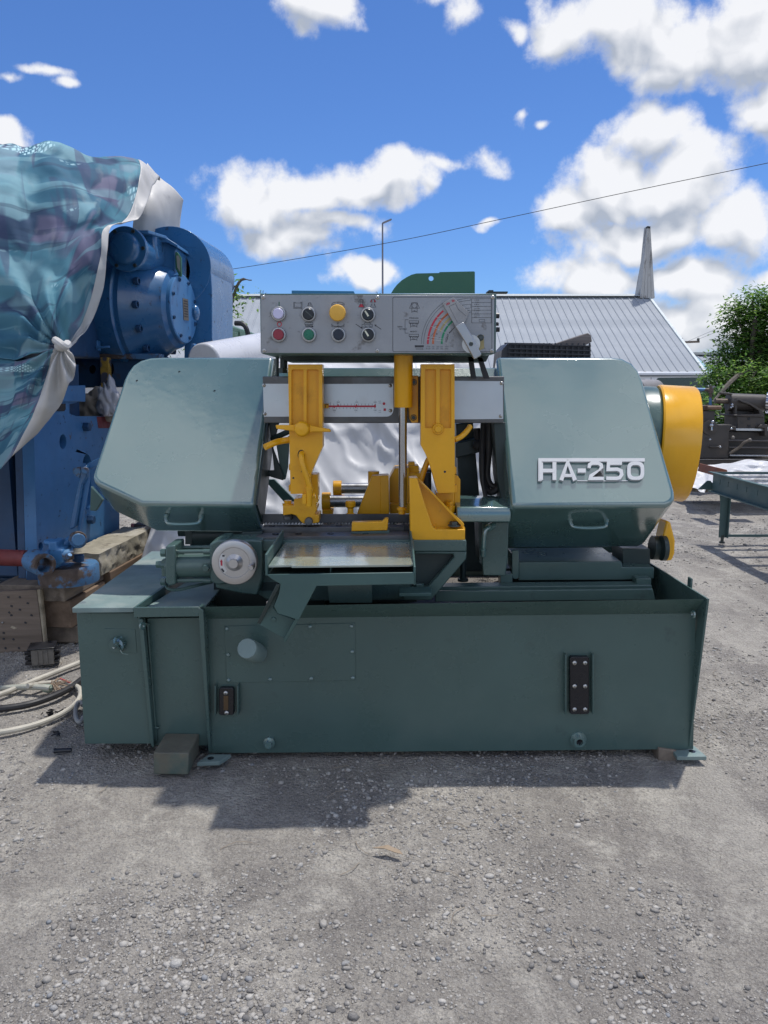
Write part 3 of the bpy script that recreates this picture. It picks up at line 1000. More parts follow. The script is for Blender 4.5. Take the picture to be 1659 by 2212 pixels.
o_out, o_in = sup(18.5, 19.8), sup(10.8, 12.4)
emb.holed(onc(o_out, .0015), [onc(o_in, .0015)], EM_D)
emb.prism(onc(ribbon([(1246, 1039.6), (1300, 1040), (1356, 1039.6)], 1.8), .0005), NRM * .004)
part('emblem', emb, M['emblem'], rc, bevel=.0012, seg=1)

# half round blade guard left of the right cover
gp = []
for i in range(9):
    t = R(100 - i * 100 / 8)
    gp.append(Vector((0, 2.70 - .07 * math.sin(t) * 1.0, 0)))
z_t, z_m, z_b = at(1000, 1077, 2.70).z, at(1000, 1096, 2.58).z, at(1000, 1128, 2.58).z
prof = [(2.78, z_t), (2.68, z_t), (2.62, z_t - .012), (2.585, z_m), (2.575, (z_m + z_b) / 2), (2.58, z_b), (2.78, z_b)]
xg0, xg1 = at(986.5, 1100, 2.58).x, at(1103.5, 1100, 2.58).x
part('blade_guard', MB().prism([Vector((xg0, y, z)) for y, z in prof], (xg1 - xg0, 0, 0)), M['green_gloss'], saw, bevel=.004, smooth=50)
part('guard_panel', MB().px([(1041, 1128), (1099, 1128), (1097, 1205), (1092, 1244), (1044, 1243), (1042, 1220)], 2.66, .012), M['green'], saw, bevel=.003)
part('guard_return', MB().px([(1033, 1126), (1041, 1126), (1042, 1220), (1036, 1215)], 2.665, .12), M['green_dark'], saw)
pth = [(1064, 1136, 2.655), (1056, 1139, 2.632), (1048, 1147, 2.622), (1045.5, 1160, 2.62), (1044, 1185, 2.625), (1043.5, 1201, 2.64)]
part('coolant_pipe', MB().tube([at(*p) for p in pth], 5.2 * pscale(2.62), 12).cyl(at(1065, 1135, 2.66), at(1055, 1140, 2.63), 8.5 * pscale(2.64), 14), M['green_gloss'], saw)
part('pipe_union', MB().cyl(at(1044, 1186, 2.625), at(1043.6, 1200, 2.635), 6.6 * pscale(2.63), 12), M['green_gloss'], saw)

# right hand column, hoses and dark inner walls
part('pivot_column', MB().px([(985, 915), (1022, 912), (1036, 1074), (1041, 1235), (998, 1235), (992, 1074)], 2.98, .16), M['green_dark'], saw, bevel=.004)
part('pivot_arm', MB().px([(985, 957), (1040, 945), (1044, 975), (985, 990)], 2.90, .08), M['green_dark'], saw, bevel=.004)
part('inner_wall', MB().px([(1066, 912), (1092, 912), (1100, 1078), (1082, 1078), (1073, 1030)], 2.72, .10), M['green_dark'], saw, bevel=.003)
part('cap_nut', MB().sphere(at(1033, 962, 2.86), .022, 14).cyl(at(1030, 925, 2.87), at(1032, 955, 2.87), .012, 12), M['rubber'], saw)
hs = MB()
hs.tube([at(1046, 905, 2.84), at(1043, 960, 2.83), at(1042, 1010, 2.82), at(1047, 1050, 2.80), at(1060, 1063, 2.78), at(1076, 1052, 2.77), at(1080, 1030, 2.77)], .013, 10)
hs2 = MB().tube([at(1058, 905, 2.80), at(1056, 980, 2.80), at(1053, 1025, 2.80), at(1061, 1048, 2.79), at(1074, 1046, 2.78), at(1079, 1010, 2.78), at(1077, 920, 2.78)], .011, 10)
part('hydraulic_hose', hs, M['rubber'], saw)
part('hydraulic_hose', hs2, M['rubber'], saw)
part('hydraulic_hose', MB().tube([at(1042, 980, 2.80), at(1043, 1040, 2.78), at(1050, 1078, 2.76)], .008, 10), M['rubber'], saw)
part('hose_strap', MB().px([(1011, 771), (1022, 771), (1029, 818), (1018, 818)], 2.66, .01).px([(1031, 771), (1042, 773), (1058, 818), (1045, 818)], 2.66, .01), M['rubber'], saw)
# left hand bracket under the rail
part('left_strap', MB().px([(581, 912), (603, 912), (590, 968), (612, 1028), (611, 1038), (571, 1026), (570, 1016), (592, 1016), (588, 975)], 2.80, .012), M['green_dark'], saw, bevel=.002)
part('left_plate', MB().px([(597, 962), (626, 940), (622, 1010), (617, 1035), (609, 1038)], 2.82, .008), M['green_flat'], saw, bevel=.002)
part('brace', MB().px([(570, 1036), (592, 1036), (640, 1084), (640, 1104), (628, 1100)], 3.2, .02), M['green_flat'], saw)
part('left_fitting', MB().cyl(at(599, 772, 2.72), at(599, 815, 2.72), .006, 10).pbox(606, 774, 614, 800, 2.68, .03).cyl(at(612, 795, 2.68), at(612, 806, 2.68), .017, 6).cyl(at(613, 772, 2.70), at(613, 797, 2.70), .013, 12), M['green_dark'], saw)
part('rear_shaft', MB().cyl(at(588, 948, 2.8), at(640, 925, 2.72), .010, 10), M['green_dark'], saw)

# belt drum and gear housing on the right end (axis turned a little towards the viewer)
DC = Vector((1.055, 2.97, 1.005))
DA = Vector((math.cos(R(10)), -math.sin(R(10)), -.055)).normalized()
drum = part('belt_drum', MB().lathe(DC, DA, [(0, -.02), (.215, -.02), (.220, -.014), (.220, .108), (.216, .114), (.20, .116), (0, .116)], 72), M['yellow_smooth'], saw)
part('drum_boss', MB().lathe(DC + DA * .114, DA, [(.07, 0), (.07, .01), (.05, .018), (0, .018)], 32), M['green'], drum)
part('gear_housing', MB().lathe(DC - DA * .022, DA, [(.155, -.28), (.20, -.10), (.212, -.05), (.212, -.008), (.206, 0), (0, 0)], 64), M['green'], saw)
pc_ = at(1447, 1187, 2.80)
part('small_pulley', MB().px([(1440, 1127), (1449, 1127), (1459, 1168), (1458, 1196), (1452, 1211), (1434, 1213), (1428, 1180)], 2.80, .08), M['yellow_smooth'], saw, bevel=.018, seg=4)
part('pulley_housing', MB().cyl(at(1408, 1183, 2.84), at(1434, 1184, 2.84), .045, 28), M['green_dark'], saw)
part('pulley_side', MB().cyl(at(1428, 1184, 2.80), at(1437, 1184, 2.80), .047, 28), M['green_dark'], saw)

# --- rail with its plates
YR = 2.70
rail = part('guide_rail', MB().px([(567, 813), (1089.5, 813), (1088, 914), (570, 914)], YR, .06), M['steel'], saw, bevel=.003)
part('rail_plate', MB().px([(568, 829), (640, 829), (640, 900), (570, 900)], YR - .002, .002), M['alu'], rail)
scl = part('scale_plate', MB().px([(690, 829.5), (848, 829), (849.5, 831), (850, 886)] + [(849.5 - 14 * (1 - math.cos(R(a))), 886 + 14 * math.sin(R(a))) for a in (20, 45, 70, 90)] + [(690, 900.5)], YR - .002, .002), M['alu'], rail)
part('rail_plate', MB().px([(980, 822.5), (1086, 823.5), (1087, 905), (980, 906)], YR - .002, .002), M['alu'], rail)
for x, y in ((570, 832.5), (572, 894), (843, 833), (843.5, 887), (1083.5, 828), (1081.5, 899)):
    s = screw(x, y, YR - .002, 3.9, rail)
    inst('slot', ME_CROSS, at(x, y, YR - .002), rail, (0, random.uniform(0, 1.5), 0), s.scale)
YP = YR - .0026
red = MB().pbox(706, 875.8, 811, 879.6, YP, .0004)
for x, u in ((730.5, 1), (770, 1), (810, 1), (722, -1), (768.5, -1), (810, -1)):
    red.px([(x - 2.6, 877.5), (x + 2.6, 877.5), (x, 877.5 - u * 5.2)], YP - .0003, .0004)
part('scale_line', red, M['ink_red'], rail, smooth=0)
tk = MB()
for i in range(14):
    x = 713 + i * 7.55
    tk.px([(x, 871.8), (x + .8, 871.8), (x + .8, 875.6), (x, 875.6)], YP, .0004)
    tk.px([(x - 2, 879.8), (x - 1.2, 879.8), (x - 1.2, 883.6), (x - 2, 883.6)], YP, .0004)
part('scale_ticks', tk, M['ink_grey'], rail, smooth=0)
for x, t, y in ((730.5, '200', 869), (770, '150', 869), (810, '100', 869), (722, '200', 886.5), (768.5, '150', 886.5), (810, '100', 886.5)):
    text('numeral', t, x, y, 3.2, YP, M['ink_black'], rail)
for x, t, y in ((730.5, '8', 865), (770, '6', 865), (810, '4', 865), (722, '8', 890.5), (768.5, '6', 890.5), (810, '4', 890.5)):
    text('numeral', t, x, y, 2.0, YP, M['ink_grey'], rail)
for y, t in ((866.5, 'inch'), (870.5, 'mm'), (886.5, 'mm'), (890.5, 'inch')):
    text('lettering', t, 820.5, y, 2.4, YP, M['ink_grey'], rail)
part('red_dot', MB().cyl(at(829.5, 872, YP), at(829.5, 872, YP + .0004), 3 * pscale(YP), 20), M['ink_red'], rail)
part('red_square', MB().pbox(828.5, 882.3, 833.8, 887.6, YP, .0004), M['ink_red'], rail)

# --- guide arms
YA = 2.56


def pocket(x0, x1, y0, y1, r=3.5):
    return arc(x0 + r, y0 + r, r, 180, 90, 4) + arc(x1 - r, y0 + r, r, 90, 0, 4) + arc(x1 - r, y1 - r, r, 0, -90, 4) + arc(x0 + r, y1 - r, r, 270, 180, 4)


LA = [(622, 787), (696, 787), (697, 965), (693, 974), (685, 992), (677, 1010), (671, 1026), (671, 1067), (627.5, 1067)]
la = part('guide_arm', MB().holed(PP(LA, YA), [PP(pocket(629.5, 655.5, 798, 930), YA), PP(pocket(662.5, 688.5, 798, 930), YA)], (0, .017, 0)), M['yellow'], saw, bevel=.0025)
part('arm_back', MB().px([(x, y) for x, y in LA], YA + .0172, .068), M['yellow'], la, bevel=.002)
kn = MB()
Yk = YA - .035
kn.lathe(at(654.5, 925.5, YA), (0, -1, 0), [(15 * pscale(YA), 0), (15 * pscale(YA), .022), (16.5 * pscale(YA), .026), (16 * pscale(YA), .042), (13 * pscale(YA), .050), (0, .053)], 28)
kn.px([(595, 918), (632, 918.5), (640, 916), (642, 934), (632, 931), (597, 926.5)], Yk, .016)
kn.px([(668, 918), (678, 921), (712, 927), (714.5, 930), (714, 933.5), (676, 932.5), (668, 935)], Yk, .016)
part('wing_knob', kn, M['yellow'], la, bevel=.0025)
part('scale_pointer', MB().pbox(696, 873, 703, 882, YR - .03, .02).pbox(702, 872, 709.5, 882, YR - .03, .022), M['yellow'], la, bevel=.001)
part('pointer_mark', MB().pbox(702.4, 872.5, 703.6, 882, YR - .0306, .0005).pbox(704, 872.6, 708.5, 874.6, YR - .0306, .0005), M['ink_black'], la)
part('cable_sleeve', MB().tube([at(627, 950, YA + .03), at(606, 953, YA + .02), at(592, 957, YA + .0), at(572, 966, YA - .02)], 7 * pscale(YA), 12), M['yellow'], la)
part('hose_hole', MB().px(arc(650.5, 982, 7.5, 0, 342, 19, 10.5), YA - .0006, .001), M['gauge'], la)
part('coolant_hose', MB().tube([at(653, 978, YA + .01), at(651, 984, YA - .016), at(653, 1000, YA - .028), at(658, 1018, YA - .03), at(664, 1036, YA - .028), at(668.5, 1052, YA - .025)], 6.3 * pscale(YA), 14), M['yellow'], la)
part('hose_nozzle', MB().cyl(at(668.5, 1050, YA - .025), at(667, 1093, YA - .018), 7.2 * pscale(YA), 16).cyl(at(668.4, 1053, YA - .025), at(668.3, 1057, YA - .025), 8.8 * pscale(YA), 16).pbox(653, 1068, 661, 1088, YA - .03, .04).cyl(at(677, 1070, YA - .02), at(681, 1070, YA - .02), 6 * pscale(YA), 10), M['yellow'], la)
for x, y, r_ in ((633.5, 1032.5, 2.2), (653, 1018, 2.8)):
    part('hole', MB().cyl(at(x, y, YA - .0006), at(x, y, YA + .002), r_ * pscale(YA), 12), M['gauge'], la)
part('side_bolt', MB().pbox(624, 1003, 627, 1016, YA + .02, .03).pbox(623.5, 1048, 627.5, 1062, YA + .02, .03), M['yellow'], la, bevel=.002)
YG = 2.62
gh = part('guide_head', MB().px([(611, 1092.3), (634.5, 1092.3), (635.2, 1078), (652, 1076), (653, 1068), (681, 1069), (687, 1085), (681.8, 1089), (685, 1100), (679, 1112), (689, 1112), (689, 1128.6), (680, 1131), (654, 1131), (647, 1123.7), (639.6, 1113.8), (630, 1111), (611, 1113.8)], YG, .10), M['yellow'], saw, bevel=.003)
part('head_plate', MB().px([(671, 1025), (686.5, 1025), (687, 1086), (670, 1086)], YG + .01, .07), M['yellow'], gh, bevel=.002)
part('clamp_bolt', MB().cyl(at(622, 1092, YG + .03), at(622, 1087, YG + .03), .019, 18).cyl(at(622, 1087, YG + .03), at(622, 1081, YG + .03), .014, 6), M['yellow'], gh, smooth=20)
part('cast_ring', MB().ring(at(653.5, 1104, YG + .001), (0, -1, 0), .006, .0075, .002, 20), M['yellow'], gh)
part('guide_roller', MB().cyl(at(622, 1113.5, YG + .035), at(622, 1122, YG + .035), .0175, 22), M['steel'], gh, bevel=.002)
part('roller_pin', MB().lathe(at(667.5, 1125, YG), (0, -1, 0), [(9 * pscale(YG), -.01), (9 * pscale(YG), .016), (7.6 * pscale(YG), .020), (0, .0205)], 24), M['steel'], gh)

RA = [(909.5, 786.5), (982, 786.5), (982.5, 1064), (948, 1065.5), (944.5, 1062), (935, 1026), (927.5, 1001), (920.5, 983), (909, 962)]
ra = part('guide_arm', MB().holed(PP(RA, YA), [PP(pocket(918, 942, 797.5, 925), YA), PP(pocket(950, 974.5, 797.5, 925), YA)], (0, .017, 0)), M['yellow'], saw, bevel=.0025)
part('arm_back', MB().px(RA, YA + .0172, .068), M['yellow'], ra, bevel=.002)
part('boss', MB().lathe(at(946, 926.5, YA + .006), (0, -1, 0), [(12.5 * pscale(YA), 0), (12 * pscale(YA), .012), (11 * pscale(YA), .014), (0, .014)], 26), M['yellow'], ra)
inst('bolt', ME_HEX_Y, at(946, 926.5, YA - .008), ra, (0, .4, 0), (.0125, .016, .0125))
part('hole', MB().cyl(at(961, 1019, YA - .0006), at(961, 1019, YA + .002), 2.6 * pscale(YA), 12), M['gauge'], ra)
part('cable_sleeve', MB().tube([at(982, 950, YA + .04), at(996, 943, YA + .05), at(1008, 932, YA + .07), at(1015, 922, YA + .1)], 6.3 * pscale(YA), 12), M['yellow'], ra)
part('coolant_hose', MB().tube([at(934, 982, YA + .09), at(924, 996, YA + .09), at(917, 1014, YA + .085), at(911, 1032, YA + .08), at(907, 1048, YA + .08)], 6.5 * pscale(YA), 14), M['yellow'], ra)
rh = part('guide_head', MB().px([(941, 1064), (981, 1064), (982, 1110), (950, 1106), (944, 1090)], YG + .02, .07), M['yellow'], saw, bevel=.003)
part('head_plate', MB().px([(981, 1026), (989, 1028), (994.5, 1036), (994, 1108), (981, 1110)], YG + .03, .06), M['yellow'], rh, bevel=.002)
part('side_bolt', MB().pbox(981, 1009, 986, 1024, YA + .01, .03).pbox(981, 1048, 987, 1064, YA + .01, .03), M['yellow'], rh, bevel=.002)
part('clamp_bolt', MB().cyl(at(971, 1105, YG), at(971, 1093, YG), .020, 18).cyl(at(971, 1093, YG), at(971, 1083, YG), .0135, 6).cyl(at(971, 1088, YG), at(971, 1086, YG), .016, 14), M['yellow'], rh, smooth=20)

# --- lift cylinder
YL = 2.60
k = pscale(YL)
lift = part('lift_cylinder', MB().lathe(at(871, 880, YL + .01), (0, 0, 1), [(0, 0), (19 * k, 0), (20 * k, .003), (20 * k, .20), (0, .20)], 36), M['yellow'], saw)
part('piston_rod', MB().cyl(at(870, 1094, YL + .01), at(870.2, 879, YL + .01), 9 * k, 28), M['chrome'], lift)
part('rod_end', MB().cyl(at(868, 1093, YL + .01), at(868, 1110, YL + .01), 7.5 * k, 16).cyl(at(868, 1097, YL + .01), at(868, 1101, YL + .01), 11 * k, 16), M['yellow'], lift)
lb = part('cylinder_bracket', MB().px([(884, 811.5), (903.5, 811.5), (903.5, 913), (890, 914), (885, 905), (883, 880)], YL + .035, .06), M['yellow'], lift, bevel=.002)
for x, y in ((894, 825.5), (893.5, 902)):
    part('washer', MB().ring(at(x, y, YL + .0345), (0, -1, 0), .0085, .0105, .0012, 24), M['ink_black'], lb)
    inst('socket_screw', ME_SOCK_B, at(x, y, YL + .0335), lb, None, (.0065, .006, .0065))

# --- control box
YB = 2.46
box = part('control_box', MB().prism(PP([(561.5, 634), (1072.5, 634), (1071.5, 762), (1066, 765), (569, 765), (563, 762)], YB), (0, .46, 0)), M['green'], saw, bevel=.003)
panel = part('control_panel', MB().pbox(564, 637.5, 1067.5, 762.5, YB - .003, .0025), M['alu_panel'], box, bevel=.0006, seg=1)
YQ = YB - .003
for x, y in ((568.5, 642), (571, 757), (815, 757.5), (815.5, 642.5), (1064.5, 642), (1062, 757.5)):
    s = screw(x, y, YQ, 4.2, box)
    inst('slot', ME_CROSS, at(x, y, YQ), box, (0, random.uniform(0, 1.5), 0), s.scale)
part('top_plate', MB().px([(630, 627.5), (764, 629), (766.5, 634), (630, 634)], YB + .02, .22), M['cyan'], box)
F = lambda x, y: (548.6 + .3307 * x, 548.6 + .3307 * y)
fl = [F(895, 257)] + [F(x, y) for x, y in ((915, 225), (935, 200), (965, 172), (1000, 150), (1030, 135), (1062, 127), (1210, 124), (1212, 118), (1435, 113.5), (1443, 117), (1443, 257))]
part('top_flap', MB().holed(PP(fl, 2.70), [PP(arc(*F(1157, 160), 5.4, 0, 340, 17), 2.70)], (0, .004, 0)), M['flap_green'], box)
part('latch_bar', MB().pbox(1052, 629.5, 1097, 633, 2.62, .03).pbox(1056, 626.5, 1066, 634, 2.61, .04), M['green_dark'], box)
part('side_knob', MB().cyl(at(1070, 682, 2.6), at(1078, 682, 2.6), .009, 10).cyl(at(1070, 700, 2.6), at(1077, 700, 2.6), .006, 10).cyl(at(1070, 712, 2.6), at(1079, 712, 2.6), .008, 10), M['black'], box)
part('base_rail', MB().px([(600, 765), (1058, 765), (1050, 781), (620, 781)], 2.66, .16), M['green_dark'], box)
kq = pscale(YQ)


def ringed(name, px_, py_, capr, capm, caph, rr_=15.5, kind='flat'):
    c = at(px_, py_, YQ)
    b_ = part(name, MB().lathe(c, (0, -1, 0), [(rr_ * kq, 0), (rr_ * kq, .010), ((rr_ - 1.2) * kq, .013), ((rr_ - 3.2) * kq, .0135), ((rr_ - 3.6) * kq, .009), (0, .009)], 36), M['alu_bright'], box)
    part('cap', MB().lathe(c + Vector((0, -.008, 0)), (0, -1, 0), [(capr * kq, 0), (capr * kq, caph - .002), ((capr - 1.3) * kq, caph), (0, caph)], 32), capm, box)
    return b_


ringed('push_button', 602.5, 678.5, 11, M['btn_white'], .014)
ringed('push_button', 603, 723.5, 11, M['btn_red'], .012)
ringed('selector', 667, 679.5, 11.5, M['black'], .012)
ringed('push_button', 668, 723.5, 11, M['btn_green'], .007)
ringed('push_button', 731.5, 723.5, 11, M['btn_black'], .008)
ringed('selector', 795, 680.5, 11.8, M['black'], .010)
ringed('selector', 795.5, 723.5, 11.8, M['black'], .010)
mc = at(730, 677.5, YQ)
part('mushroom_button', MB().lathe(mc, (0, -1, 0), [(10 * kq, 0), (10 * kq, .016), (17 * kq, .018), (17.3 * kq, .025), (15.5 * kq, .031), (10 * kq, .034), (0, .035)], 40), M['btn_yellow'], box)
YS = YQ - .0195
part('selector_bar', strokes([[(660.5, 672), (673.5, 684)]], 2.6, YQ - .021, d=.003), M['bolt'], box)
for cy_ in (680.5, 723.5):
    part('selector_pointer', MB().px([(787, cy_ - 9), (790, cy_ - 9.6), (797.5, cy_ + 1.5), (794, cy_ + 3.6)], YQ - .0186, .002), M['pointer'], box)
# printed symbols
Yt = YQ - .0006
blk = MB()
strokes([[(586, 0)]], 1, Yt, mb=blk)
strokes([[(636, 654.5), (636, 664), (650.5, 664), (650.5, 654.5), (636, 654.5)], [(634.5, 653), (638, 653)], [(649, 653), (652.5, 653)], [(634.5, 653), (634.5, 666), (652.5, 666), (652.5, 653)]], .7, Yt, mb=blk)
strokes([[(664.5, 660), (667, 654), (671, 654), (673, 657.5), (675, 663)], [(664.5, 660), (668, 662)], [(667, 654), (667.5, 661), (670, 664)], [(670, 655.5), (672, 663)]], .8, Yt, mb=blk)
strokes([[(730 + 13.5 * math.cos(R(a)), 657 - 4.6 * math.sin(R(a))) for a in range(-20, 201, 20)], [(717, 658), (717, 664), (743, 664), (743, 658)], [(719, 657.5), (741, 657.5)], [(730, 653), (730, 659)]], .8, Yt, mb=blk)
strokes([[(730 + 13.5 * math.cos(R(a)), 701 - 4.2 * math.sin(R(a))) for a in range(-200, 21, 20)], [(717, 700), (717, 706), (743, 706), (743, 700)], [(730, 696), (730, 706)], [(728, 698), (732, 698)]], .8, Yt, mb=blk)
for cx_ in (780.5, 806):
    strokes([[(cx_ - 2.2, 661), (cx_ - 2.2, 648), (cx_, 645.5), (cx_ + 2.2, 648), (cx_ + 2.2, 661)], [(cx_ - 6, 652.5), (cx_ - 3.4, 646.5)], [(cx_ + 6, 652.5), (cx_ + 3.4, 646.5)], [(cx_ - 6, 652.5), (cx_ - 2.2, 652.5)], [(cx_ + 2.2, 652.5), (cx_ + 6, 652.5)], [(cx_ - 6, 663.5), (cx_ + 6, 663.5)], [(cx_ - 6, 663.5), (cx_ - 3, 657)], [(cx_ + 6, 663.5), (cx_ + 3, 657)]], .7, Yt, mb=blk)
strokes([[(658.5, 697), (676, 697), (676, 701), (658.5, 701), (658.5, 697)]] + [[(659 + i * 2.8, 701), (660.4 + i * 2.8, 703.6), (661.6 + i * 2.8, 701)] for i in range(6)], .7, Yt, mb=blk)
strokes([[(660.5, 704.6 + .8), (674, 704.6 + .8)]], 1.4, Yt, mb=blk)
blk.px([(673.5, 703), (677.5, 705.4), (673.5, 707.8)], Yt, .0004)
strokes([[(769, 700.5), (781, 708.3)], [(823, 711), (812, 703.6)]], 1.3, Yt, mb=blk)
blk.px([(783.5, 710), (778.8, 709), (781.4, 705.4)], Yt, .0004).px([(808.6, 701), (813.4, 701.6), (811, 705.4)], Yt, .0004)
strokes([[(782, 700.5), (782, 706.5), (804, 706.5), (804, 700.5), (782, 700.5)], [(786, 700), (789, 696.5), (798, 696.5), (801, 700)], [(787.5, 703), (790.5, 705)], [(797, 703), (800, 705)]], .8, Yt, mb=blk)
# framed speed chart
fr = [(851, 641.7), (1061, 641.7), (1062.6, 643.4), (1062.6, 754), (1058, 759.6), (851, 759.6), (848.5, 757.5), (848.5, 644), (851, 641.7)]
strokes([fr], .9, Yt, mb=blk)
Gx = lambda x, y: (822.9 + .16534 * x, 619.9 + .16534 * y)


def gl(*ls, w=.7, mb=blk):
    strokes([[Gx(*p) for p in ln] for ln in ls], w, Yt, mb=mb)


gl([(373, 277), (404, 205), (473, 205), (505, 277), (373, 277)], [(404, 205), (404, 335)], [(473, 205), (473, 335)], [(404, 322), (473, 322)], [(404, 277), (404, 205)])
gl([Gx and (438 + 34 * math.cos(R(a)), 242 - 34 * math.sin(R(a))) for a in range(0, 361, 30)])
for yy in (442, 617):
    gl([(368, yy), (492, yy), (492, yy + 28), (368, yy + 28), (368, yy)], [(387, yy + 30), (387, yy + 85)], [(470, yy + 30), (470, yy + 85)], [(387, yy + 70), (470, yy + 70)], *[[(370 + i * 31, yy + 28), (385 + i * 31, yy + 44), (399 + i * 31, yy + 28)] for i in range(4)], w=.8)
gl([(357, 428), (315, 428), (315, 603), (357, 603)])
gl([(460, 810), (545, 810)], w=1.1)
blk.px([Gx(540, 803), Gx(556, 810), Gx(540, 818)], Yt, .0004).px([Gx(442, 762), Gx(560, 762), Gx(560, 782), Gx(442, 782)], Yt, .0004)
for i in range(7):
    blk.px([Gx(445 + i * 16, 782), Gx(459 + i * 16, 782), Gx(455 + i * 16, 795)], Yt, .0004)
gl([(895, 600), (960, 530)], w=1.2)
blk.px([Gx(888, 604), Gx(894, 588), Gx(905, 599)], Yt, .0004)
PVX, PVY = 1178, 745


def ar(r, a0, a1, n=14):
    return [(PVX - r * math.cos(R(a0 + (a1 - a0) * i / n)), PVY - r * math.sin(R(a0 + (a1 - a0) * i / n))) for i in range(n + 1)]


gl(ar(650, 0, 58), ar(620, 0, 55), ar(600, 68, 89), ar(570, 70, 89), ar(520, 72, 89), ar(470, 74, 88), ar(440, 76, 88), ar(410, 78, 88), w=.55)
gl([(1175, 145), (1175, 175)], [(1175, 225), (1175, 275)], [(1175, 305), (1175, 335)], w=.6)
gl([(745, 418), (815, 405), (865, 365)], [(690, 510), (750, 500)], [(637, 660), (700, 590)], [(625, 690), (680, 672)], w=.6)
part('printed_symbols', blk, M['ink_black'], box, smooth=0)
for r0, r1, a0, a1, mm, nm in ((553, 577, 0, 50, 'ink_red', 'red_arc'), (485, 510, 0, 53, 'ink_orange', 'orange_arc'), (425, 448, 22, 55, 'ink_olive', 'olive_arc'), (372, 396, 0, 52, 'ink_green', 'green_arc')):
    q = MB()
    A_, B_ = ar(r0, a0, a1, 20), ar(r1, a0, a1, 20)
    for i in range(20):
        q.px([Gx(*p) for p in (A_[i], A_[i + 1], B_[i + 1], B_[i])], Yt, .0004)
    part(nm, q, M[mm], box, smooth=0)
q = MB()
for a in (6, 10, 24, 38):
    gl([(PVX - 580 * math.cos(R(a)), PVY - 580 * math.sin(R(a))), (PVX - 370 * math.cos(R(a)), PVY - 370 * math.sin(R(a)))], w=.5, mb=q)
for v in range(len(q.v)):
    q.v[v] = (q.v[v][0], q.v[v][1] - .0004, q.v[v][2])
part('arc_ticks', q, M['paper'], box, smooth=0)
q = MB()
tx0, tx1 = 1019, 1061
strokes([[(1019, 645), (1061, 645), (1061, 697.5), (1019, 697.5), (1019, 645)]] + [[(1019, 645 + dy), (1061, 645 + dy)] for dy in (8.5, 17, 25, 33, 41)], .6, Yt, mb=q)
strokes([[(1035, 690), (1047, 690), (1047, 695), (1035, 695), (1035, 690)]], .5, Yt, mb=q)
part('chart_lines', q, M['ink_black'], box, smooth=0)
rr = random.Random(3)
for r_ in range(9):
    text('lettering', ' '.join(''.join(rr.choice('1234567890') for _ in range(rr.choice((1, 2, 2)))) for _ in range(3)) if r_ not in (4, 5, 7) else ('1.27 1.30', 'COPPER', 'BAR')[(4, 5, 7).index(r_)] if False else ' '.join(''.join(rr.choice('1234567890') for _ in range(2)) for _ in range(3)), 1030, 648.5 + r_ * 4.6, 2.3, Yt, M['ink_grey'], box)
for body, x, y, h, ro in (('STANDARD', 430, 407, 2.6, 0), ('MIGHTY', 428, 583, 2.8, 0), ('TEETH', 247, 521, 2.6, 0), ('PATTERN', 290, 551, 2.6, 0), ('LIGHT', 865, 668, 4.4, 72), ('90', 438, 313, 2.6, 0), ('25.4', 428, 505, 2.6, 0), ('25.4', 428, 680, 2.6, 0),
                          ('1.7 4.0', 615, 779, 2.4, 0), ('5.4', 682, 779, 2.4, 0), ('7.0', 738, 779, 2.4, 0), ('8.0', 793, 779, 2.4, 0), ('m/min', 860, 779, 2.2, 0), ('80 130', 615, 806, 2.4, 0), ('177', 682, 806, 2.4, 0), ('223', 738, 806, 2.4, 0), ('262', 793, 806, 2.4, 0), ('f/min', 860, 806, 2.2, 0)):
    gx, gy = Gx(x, y)
    text('lettering', body, gx, gy, h, Yt, M['ink_black'] if h > 2.5 else M['ink_grey'], box, rot=ro)
part('start_mark', MB().pbox(601.8, 652, 604, 661.5, Yt, .0004), M['flap_green'], box)
part('stop_mark', MB().ring(at(603.5, 700.3, Yt), (0, 1, 0), 3.6 * kq, 5.2 * kq, .0004, 24), M['ink_red'], box)
part('red_marks', MB().px([(774.5, 663.5), (786.5, 663.5), (783.5, 657), (777.5, 657)], Yt + .0002, .0003).px([(802.4, 652.4), (799.8, 652.4), (802.6, 646.5), (803.4, 647.5)], Yt, .0003).px([(808.6, 652.4), (812, 652.4), (809, 646.5), (808.2, 647.5)], Yt, .0003), M['ink_red'], box)
# speed dial lever with its milky pointer plate
disc = part('dial_disc', MB().cyl(at(1017.7, 743, YQ), at(1017.7, 743, YQ - .008), 19 * kq, 36), M['alu'], box)
part('pointer_plate', MB().px([(956.5, 656.5), (958, 653.5), (978.5, 642.8), (981, 643.2), (1013, 674.5), (1004, 697), (984, 705)], YQ - .014, .003), M['clearplate'], box, bevel=.0008)
part('pointer_print', strokes([[(970, 662), (988, 696)], [(984, 655.5), (990, 668), (1006, 682)], [(970, 662), (984, 655.5)]], .8, YQ - .0146, d=.0004), M['ink_grey'], box, smooth=0)
text('pointer_digits', '150', 967.5, 656.5, 4, YQ - .0146, M['ink_red'], box, rot=25, bold=.0003)
text('pointer_digits', '50', 979, 650, 4, YQ - .0146, M['ink_red'], box, rot=8, bold=.0003)
lever = part('speed_lever', MB().px([(984, 705), (1000.5, 695), (1004, 699), (1023, 732), (1040, 764.5), (1039, 768), (1026.5, 776), (1023.5, 774.5), (1003, 736), (986, 709)], YQ - .040, .016), M['alu_bright'], box, bevel=.003)
part('lever_foot', MB().px([(985, 704), (999, 696), (1003, 703), (990, 711)], YQ - .028, .018), M['alu_bright'], box)
inst('socket_screw', ME_SOCK_B, at(1017.5, 743, YQ - .040), box, None, (.0065, .006, .0065))
part('index_post', MB().px([(1027, 731), (1034, 723), (1045, 724), (1046, 752), (1036, 757), (1031, 742)], YQ - .0012, .001), M['ink_olive'], box)
